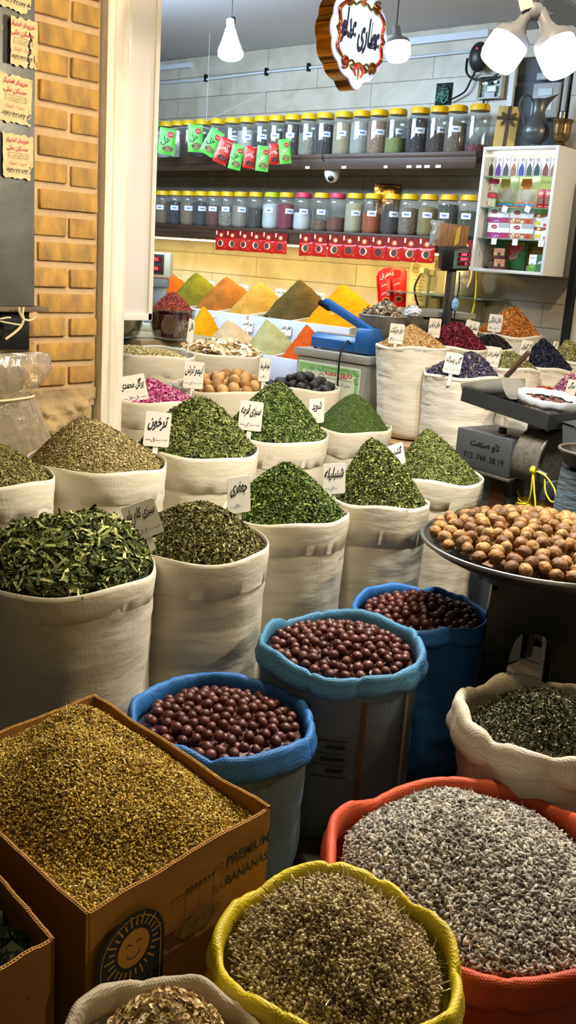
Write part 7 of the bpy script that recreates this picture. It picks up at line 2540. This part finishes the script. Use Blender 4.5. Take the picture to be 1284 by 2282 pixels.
# ------------------------------------------------------------------ white wall unit behind the door frame, with shelves in its gap
UX, UY0, UY1, UZ = -3.30, 2.60, 2.752, 1.195
WF = mat('white_unit', '#d9d6d2', 0.4, var=0.04)
un = thing('wall_unit', 'white hanging shelf unit seen edge-on behind the door frame', 'shelf', (UX, UY0, UZ))
uh = 2.765 - UZ
MB().box((-0.012, (UY1 - UY0) / 2, uh / 2), (0.024, UY1 - UY0, uh)).build('side_panel', WF, un, bevel=0.001)
mb = MB()
mb.box((0.004, UY1 - UY0 - 0.010, uh / 2), (0.014, 0.020, uh))
mb.box((0.004, (UY1 - UY0) / 2, 0.014), (0.014, UY1 - UY0, 0.028))
mb.box((0.003, 0.005, uh / 2), (0.010, 0.010, uh))
mb.build('edge_trim', mat('white_trim', '#dedad0', 0.4), un, bevel=0.001)
MB().box((-0.32, UY1 - UY0 + 0.005, uh / 2), (0.62, 0.01, uh)).build('back_panel', WF, un)
uzs = [at(283, y, x=UX - 0.06).z - UZ for y in (62, 222, 388, 470)] + [0.01]
for z in uzs:
    MB().box((-0.32, (UY1 - UY0) / 2 - 0.004, z), (0.60, UY1 - UY0 - 0.012, 0.018)).build('shelf_board', mat('unit_shelf', '#b8c0cc', 0.4), un, smooth=False)
for i, (c_, hh_, ww, nm, lab, cat) in enumerate((('#8c2420', 0.12, .09, 'red_tin', 'red tin on the top shelf of the white wall unit', 'tin'), ('#4a3c34', 0.20, .10, 'brown_book', 'dark brown box on the second shelf of the white wall unit', 'box'),
                                               ('#a82a1c', 0.20, .10, 'red_packet', 'red packet on the third shelf of the white wall unit', 'packet'), ('#33383c', 0.06, .08, 'dark_tin', 'dark tin on the fourth shelf of the white wall unit', 'tin'),
                                               ('#3a3c40', 0.22, .10, 'dark_bottle', 'dark bottle on the lowest shelf of the white wall unit', 'bottle'))):
    rt = thing(nm, lab, cat, (UX - 0.085, UY0 + 0.075, UZ + uzs[i] + 0.009))
    MB().lathe([(0.003, 0), (ww * .45, 0), (ww * .48, .01), (ww * .48, hh_ * .8), (ww * .40, hh_ * .9), (ww * .3, hh_ * .94)], 20).build('container', mat('unit_item_%d' % i, c_, 0.4), rt)
    MB().lathe([(ww * .34, hh_ * .90), (ww * .34, hh_), (0.003, hh_)], 20).build('cap', LIDM['y'] if i == 4 else mat('unit_cap', '#2a2a2c', 0.4), rt)

# ------------------------------------------------------------------ price signs
sign(351, 957, 57, 78, 3.30, 'ترخون', '۱۰۰۰،۰۰۰', 'white price card for tarragon at the left of the curled leaves', 0.0, 0.15)
sign(559, 927, 52, 66, 3.62, 'سبزی قرمه', '۵۰۰،۰۰۰', 'white price card for stew herbs on its short stake', -0.02, 0.0)
sign(706, 916, 34, 56, 4.02, 'شوید', '۱۰۰۰', 'white price card for dill, partly turned', -0.12, 0.75, note='')
sign(533, 1103, 50, 84, 2.90, 'جعفری', '۴۵۰،۰۰۰', 'white price card for parsley in the middle sack', -0.15, 0.45, note='')
sign(745, 1067, 50, 70, 3.15, 'شنبلیله', '۶۰۰،۰۰۰', 'white price card for fenugreek beside the tall cone', -0.14, 0.35, note='')
sign(884, 1014, 34, 50, 3.50, 'گشنیز', '', 'white price card for coriander half hidden behind the cone', -0.35, 0.5, note='')
sign(318, 1159, 76, 84, 2.58, 'سبزی کلم پلو', '۵۵۰،۰۰۰', 'strongly tilted white price card for cabbage rice herbs', -0.42, 0.1)
sign(297, 868, 60, 64, 3.78, 'پرگل محمدی', '۱٫۷۰۰،۰۰۰', 'tilted white price card for rose petals at the door frame', -0.28, 0.1)
sign(432, 836, 44, 60, 4.10, 'لیمو ترش', '۸۰۰،۰۰۰', 'white price card for tan sour limes', -0.02, 0.15)
sign(590, 824, 24, 52, 4.25, 'لیمو عمانی سیاه', '۹۰۰،۰۰۰', 'narrow turned white price card for black limes', 0.0, 0.9, note='')
sign(426, 738, 13, 52, 4.72, 'خلال', '', 'edge-on white price card over the cream flakes', 0.16, 1.15, note='')
sign(884, 744, 32, 44, 4.24, 'بهار مرکبات', '۴۵۰۰', 'white price card for citrus blossom', -0.03, 0.1)
sign(969, 731, 26, 42, 4.50, 'چای ترش', '۶۵۰۰', 'white price card for hibiscus tea', -0.04, 0.3)
sign(1050, 736, 30, 42, 4.74, 'سنبل طیب', '۹۰۰', 'white price card for black valerian root', 0.10, 0.1)
sign(1104, 720, 30, 38, 4.94, 'خلال نارنگی', '۱،۷۰۰', 'white price card for orange peel strips', -0.03, 0.0)
sign(1010, 810, 38, 46, 3.97, 'گل پنیرک', '۲،۰۰۰،۰۰۰', 'white price card for mallow flowers', 0.04, 0.1)
sign(1100, 795, 29, 44, 4.26, 'آویشن پهن', '۲،۲۰۰', 'white price card for broad-leaf thyme', 0.02, 0.15)
sign(1172, 780, 22, 42, 4.48, 'گل گاوزبان', '۱۰۰۰', 'turned white price card for borage flowers', 0.06, 0.6, note='')
sign(1238, 772, 10, 22, 4.72, 'گل', '', 'small white price card edge between borage and yellow-green herb', 0.1, 0.6, note='')
sign(1274, 866, 22, 40, 4.14, 'سرگل', '', 'white price card among the pink rosebuds', 0.1, 0.4, note='')
YB = 4.745
for px, py, s, p, lab in ((393, 636, 'پودر زیره', '۱۰۰', 'white price card behind the olive green spice'), (466, 645, 'دارچین', '۱۰۰', 'white price card behind the brown-orange spice'),
                          (541, 653, 'سماق', '۱۸۰۰', 'white price card for sumac behind the sandy spice'), (625, 663, 'پودر سیر', '۹۰', 'white price card behind the dark brown spice'),
                          (711, 671, 'زردچوبه', '۲۵۰', 'white price card for turmeric before the yellow heap')):
    q = at(px, py - 7, y=YB - 0.06)
    sign(px, py - 7, 22, 23, depth(q), s, p, lab, 0.0, -0.25, note='', tscale=1.0)
for px, py, s, p, lab in ((469, 717, 'تخم گشنیز', '۲۵۰', 'white price card behind the beige front spice'), (552, 731, 'پودر گشنیز', '۵۰', 'white price card behind the pale green front spice'),
                          (638, 740, 'فلفل هندی', '۲۰۰', 'white price card behind the orange-red front pepper')):
    q = at(px, py - 5, y=4.175)
    sign(px, py - 5, 23, 25, depth(q) - 0.01, s, p, lab, 0.0, -0.25, note='', tscale=1.0)

# ------------------------------------------------------------------ round lit shop sign
P = at(800, 78, d=3.30)
rsn = thing('shop_sign', 'round scalloped lit shop sign with a gold side hanging from the ceiling', 'sign')
T = FT.copy()
T.translation = P
rsn.matrix_world = T
RS = 0.153


def scallop(k, n=168):
    out = []
    for i in range(n):
        a = 2 * PI * i / n
        r = RS * k * (0.955 + 0.05 * abs(math.sin(a * 6 + PI / 2)))
        pt = max(0, math.cos(a + PI / 2)) ** 40 * 0.02 + max(0, math.cos(a - PI / 2)) ** 40 * 0.02
        out.append(((r + pt) * math.cos(a), (r + pt) * math.sin(a)))
    return out


GOLDS = mat('polished_gold', '#b8822e', 0.18, 1.0, var=0.3, vscale=6)
MB().prism(scallop(1.0), 0.062, 0, Matrix.Translation((0, 0.002, 0))).build('gold_side', GOLDS, rsn, smooth=True, angle=50)
MB().prism(scallop(0.985), 0.006, 0, Matrix.Translation((0, -0.005, 0))).build('lit_rim', mat('rim_glow', '#b4bcf4', 0.4, emit=0.55), rsn, smooth=False)
MB().prism(scallop(0.86), 0.004, 0, Matrix.Translation((0, -0.0075, 0))).build('lit_face', mat('face_glow', '#cdf2ff', 0.4, emit=0.55), rsn, smooth=False)
mb = MB()
write(mb, 'عطاری عدلو', 0.0, 0.004, RS * 1.36, RS * 0.78, 0, None, -0.010, bold=0.03, fill=True, rot=-0.10)
mb.v = [(x, y, z) for x, y, z in mb.v]
lo_ = mb.build('lettering', mat('navy_letters', '#14184a', 0.4), rsn, smooth=False)
md3 = lo_.modifiers.new('thick', 'SOLIDIFY')
md3.thickness = 0.006
OR_ = mat('ornament_red', '#b8323c', 0.3)
OG_ = mat('ornament_gold', '#9a7040', 0.25, 0.9)


def spiral(cx, cz, r, turn, flip, a0):
    pts = []
    for k in range(26):
        t = k / 25
        a = a0 + flip * turn * t * 2 * PI
        rr = r * (1 - t * .85)
        pts.append((cx + rr * math.cos(a), -0.011, cz + rr * math.sin(a)))
    return pts


mr, mg = MB(), MB()
for sx_ in (-1, 1):
    for sz_ in (-1, 1):
        mr = MB()
        c0 = (sx_ * RS * .50, sz_ * RS * .62)
        mg.tube(spiral(c0[0], c0[1], RS * .15, 1.6, sx_ * sz_, PI / 2 * (1 - sz_) + 1.0), 0.0045, 6)
        disc(mr, c0[0], c0[1], RS * .10, RS * .10, 0, -0.0095)
        mg.tube(smooth_path([(c0[0] + sx_ * .018, -.011, c0[1] - sz_ * .012), (sx_ * RS * .80, -.011, sz_ * RS * .38), (sx_ * RS * .76, -.011, sz_ * RS * .12), (sx_ * RS * .84, -.011, 0)]), 0.0042, 6)
        mr.tube(smooth_path([(c0[0] + sx_ * .015, -.0115, c0[1] - sz_ * .016), (sx_ * RS * .74, -.0115, sz_ * RS * .36), (sx_ * RS * .70, -.0115, sz_ * RS * .10), (sx_ * RS * .78, -.0115, 0)]), 0.003, 6)
        mr.build('red_trim', OR_, rsn, angle=60)
        mg.tube(smooth_path([(c0[0] - sx_ * .02, -.011, c0[1]), (sx_ * RS * .26, -.011, sz_ * RS * .56), (sx_ * RS * .12, -.011, sz_ * RS * .64), (0, -.011, sz_ * RS * .58)]), 0.004, 6)
for sz_ in (-1, 1):
    mr = MB()
    for k in range(-2, 3):
        a = PI / 2 * sz_ + k * 0.42
        b0 = Vector((0, -.011, sz_ * RS * .58))
        mid = b0 + Vector((math.cos(a), 0, math.sin(a))) * RS * .17 + Vector((0.012 * k, 0, 0))
        tip = b0 + Vector((math.cos(a) * .7, 0, math.sin(a))) * RS * (.34 - .03 * abs(k))
        (mr if k % 2 else mg).tube(smooth_path([b0, mid, tip], 6), [0.006 * (1 - .8 * abs(i / 12 - .4)) for i in range(13)], 6)
    mr.build('red_petals', OR_, rsn, angle=60)
mg.build('gold_trim', OG_, rsn, angle=60)
MB().cyl((0, 0.03, RS * 0.98), (0, 0.03, 2.77 - P.z), 0.006, n=8).build('hanger', DARKM, rsn)
lamp('sign_glow', 'AREA', tuple(P + Vector((0.02, 0, 0))), 1.2, (0.82, 0.95, 1.0), 0.24, tuple(P + Vector((1, 0, 0))))

# ------------------------------------------------------------------ lamps that show
LAMPW = mat('lamp_grey_body', '#868a98', 0.45)


def bulb(label, base, end, R, power, col, colhex, strength=14.0, wide=False):
    base, end = Vector(base), Vector(end)
    ax = end - base
    L = ax.length
    root = thing('led_bulb', label, 'lamp')
    Mx = ax.to_track_quat('Z', 'Y').to_matrix().to_4x4()
    Mx.translation = base
    root.matrix_world = Mx
    if wide:
        MB().lathe([(0.003, 0.0), (0.020, 0.0), (0.020, L * .22), (0.026, L * .26), (0.034, L * .42), (R * .75, L * .62), (R * .98, L * .80), (R, L * .88)], 40).build('bulb_body', mat('lamp_pale_body', '#c9c4cc', 0.4), root)
        MB().lathe([(R * .99, L * .88), (R * .99, L * .95), (R * .9, L * .99), (0.003, L)], 40).build('diffuser', mat('glow_' + colhex.strip('#'), colhex, 0.4, emit=strength), root)
    else:
        MB().lathe([(0.003, 0.0), (0.016, 0.0), (0.017, L * .20), (0.022, L * .28), (R * .55, L * .36), (R * .90, L * .44), (R * .99, L * .52), (R, L * .56)], 48,
                   fn=lambda r, z, a, j: (r * (1 + (0.012 * math.cos(24 * a) if 3 < j < 7 else 0)), z)).build('bulb_body', LAMPW, root)
        MB().lathe([(R * .995, L * .56), (R * 1.0, L * .70), (R * .98, L * .86), (R * .86, L * .95), (R * .5, L * .995), (0.003, L)], 48).build('diffuser', mat('glow_' + colhex.strip('#'), colhex, 0.4, emit=strength), root)
    u = ax.normalized()
    lamp('bulb_light', 'AREA', tuple(end + u * 0.004), power, col, R * 1.7, tuple(end + u)).data.shape = 'DISK'
    return root


DL = 2.72
S0 = at(1192, 24, d=DL)
bulb('large bright T-shaped bulb tilted towards the shelves, warm white', at(1182, 24, d=DL), at(1100, 148, d=DL + 0.02), 0.056, 34, (1.0, 0.93, 0.82), '#fff6ea')
bulb('large bright T-shaped bulb at the right frame edge, bluish white', at(1204, 24, d=DL), at(1262, 162, d=DL - 0.02), 0.056, 34, (0.93, 0.96, 1.0), '#eef5ff')
hd = thing('lamp_holder', 'dark double lamp holder joining the two big bulbs', 'holder', S0)
MB().ball((0, 0, -0.002), 0.026, 0, 16, 10).build('socket_block', LAMPW, hd)
MB().cyl((0, 0, 0.0), (0.03, 0.01, 2.77 - S0.z), 0.016, n=12).build('drop_pole', mat('navy_pole', '#3a3f4c', 0.5), hd)
q = at(1172, 6, d=DL - 0.02)
tg = thing('hanging_tag', 'pale card hanging beside the lamp holder', 'tag')
tg.matrix_world = basis(q, 0.2, -0.38)
MB().box((0, 0, 0.02), (0.034, 0.012, 0.075)).build('card', WHITE, tg)
q0, q1 = at(1205, -16, d=3.1), at(1330, 66, d=3.9)
mb = MB().cyl(q0, q1, 0.035, n=4)
struct(mb.build('ceiling_beam', mat('beam_grey', '#4a5a72', 0.6), smooth=False))
b0 = at(516, 38, d=4.6)
bulb('small pendant bulb glowing white over the left jars', at(514, 45, d=4.6), at(514, 127, d=4.6), 0.060, 8, (0.70, 0.85, 1.0), '#e6f0ff', 26, True)
pd = thing('pendant_cord', 'short cord holding the small pendant bulb', 'cord', b0)
MB().cyl((0, 0, -0.01), (0, 0, 2.77 - b0.z), 0.003, n=6).build('cord', WIRE, pd)
MB().lathe([(0.003, 0.0), (0.019, 0.0), (0.021, -0.03), (0.003, -0.03)], 16).build('socket', DARKM, pd)
bulb('bright bulb half hidden behind the round shop sign', at(884, 60, d=4.2), at(888, 134, d=4.2), 0.055, 10, (0.85, 0.93, 1.0), '#eaf4ff', 24)
b0 = at(884, 58, d=4.2)
pd = thing('pendant_cord', 'cord above the bulb behind the round shop sign', 'cord', b0)
MB().cyl((0, 0, -0.005), (0, 0, 2.77 - b0.z), 0.003, n=6).build('cord', WIRE, pd)
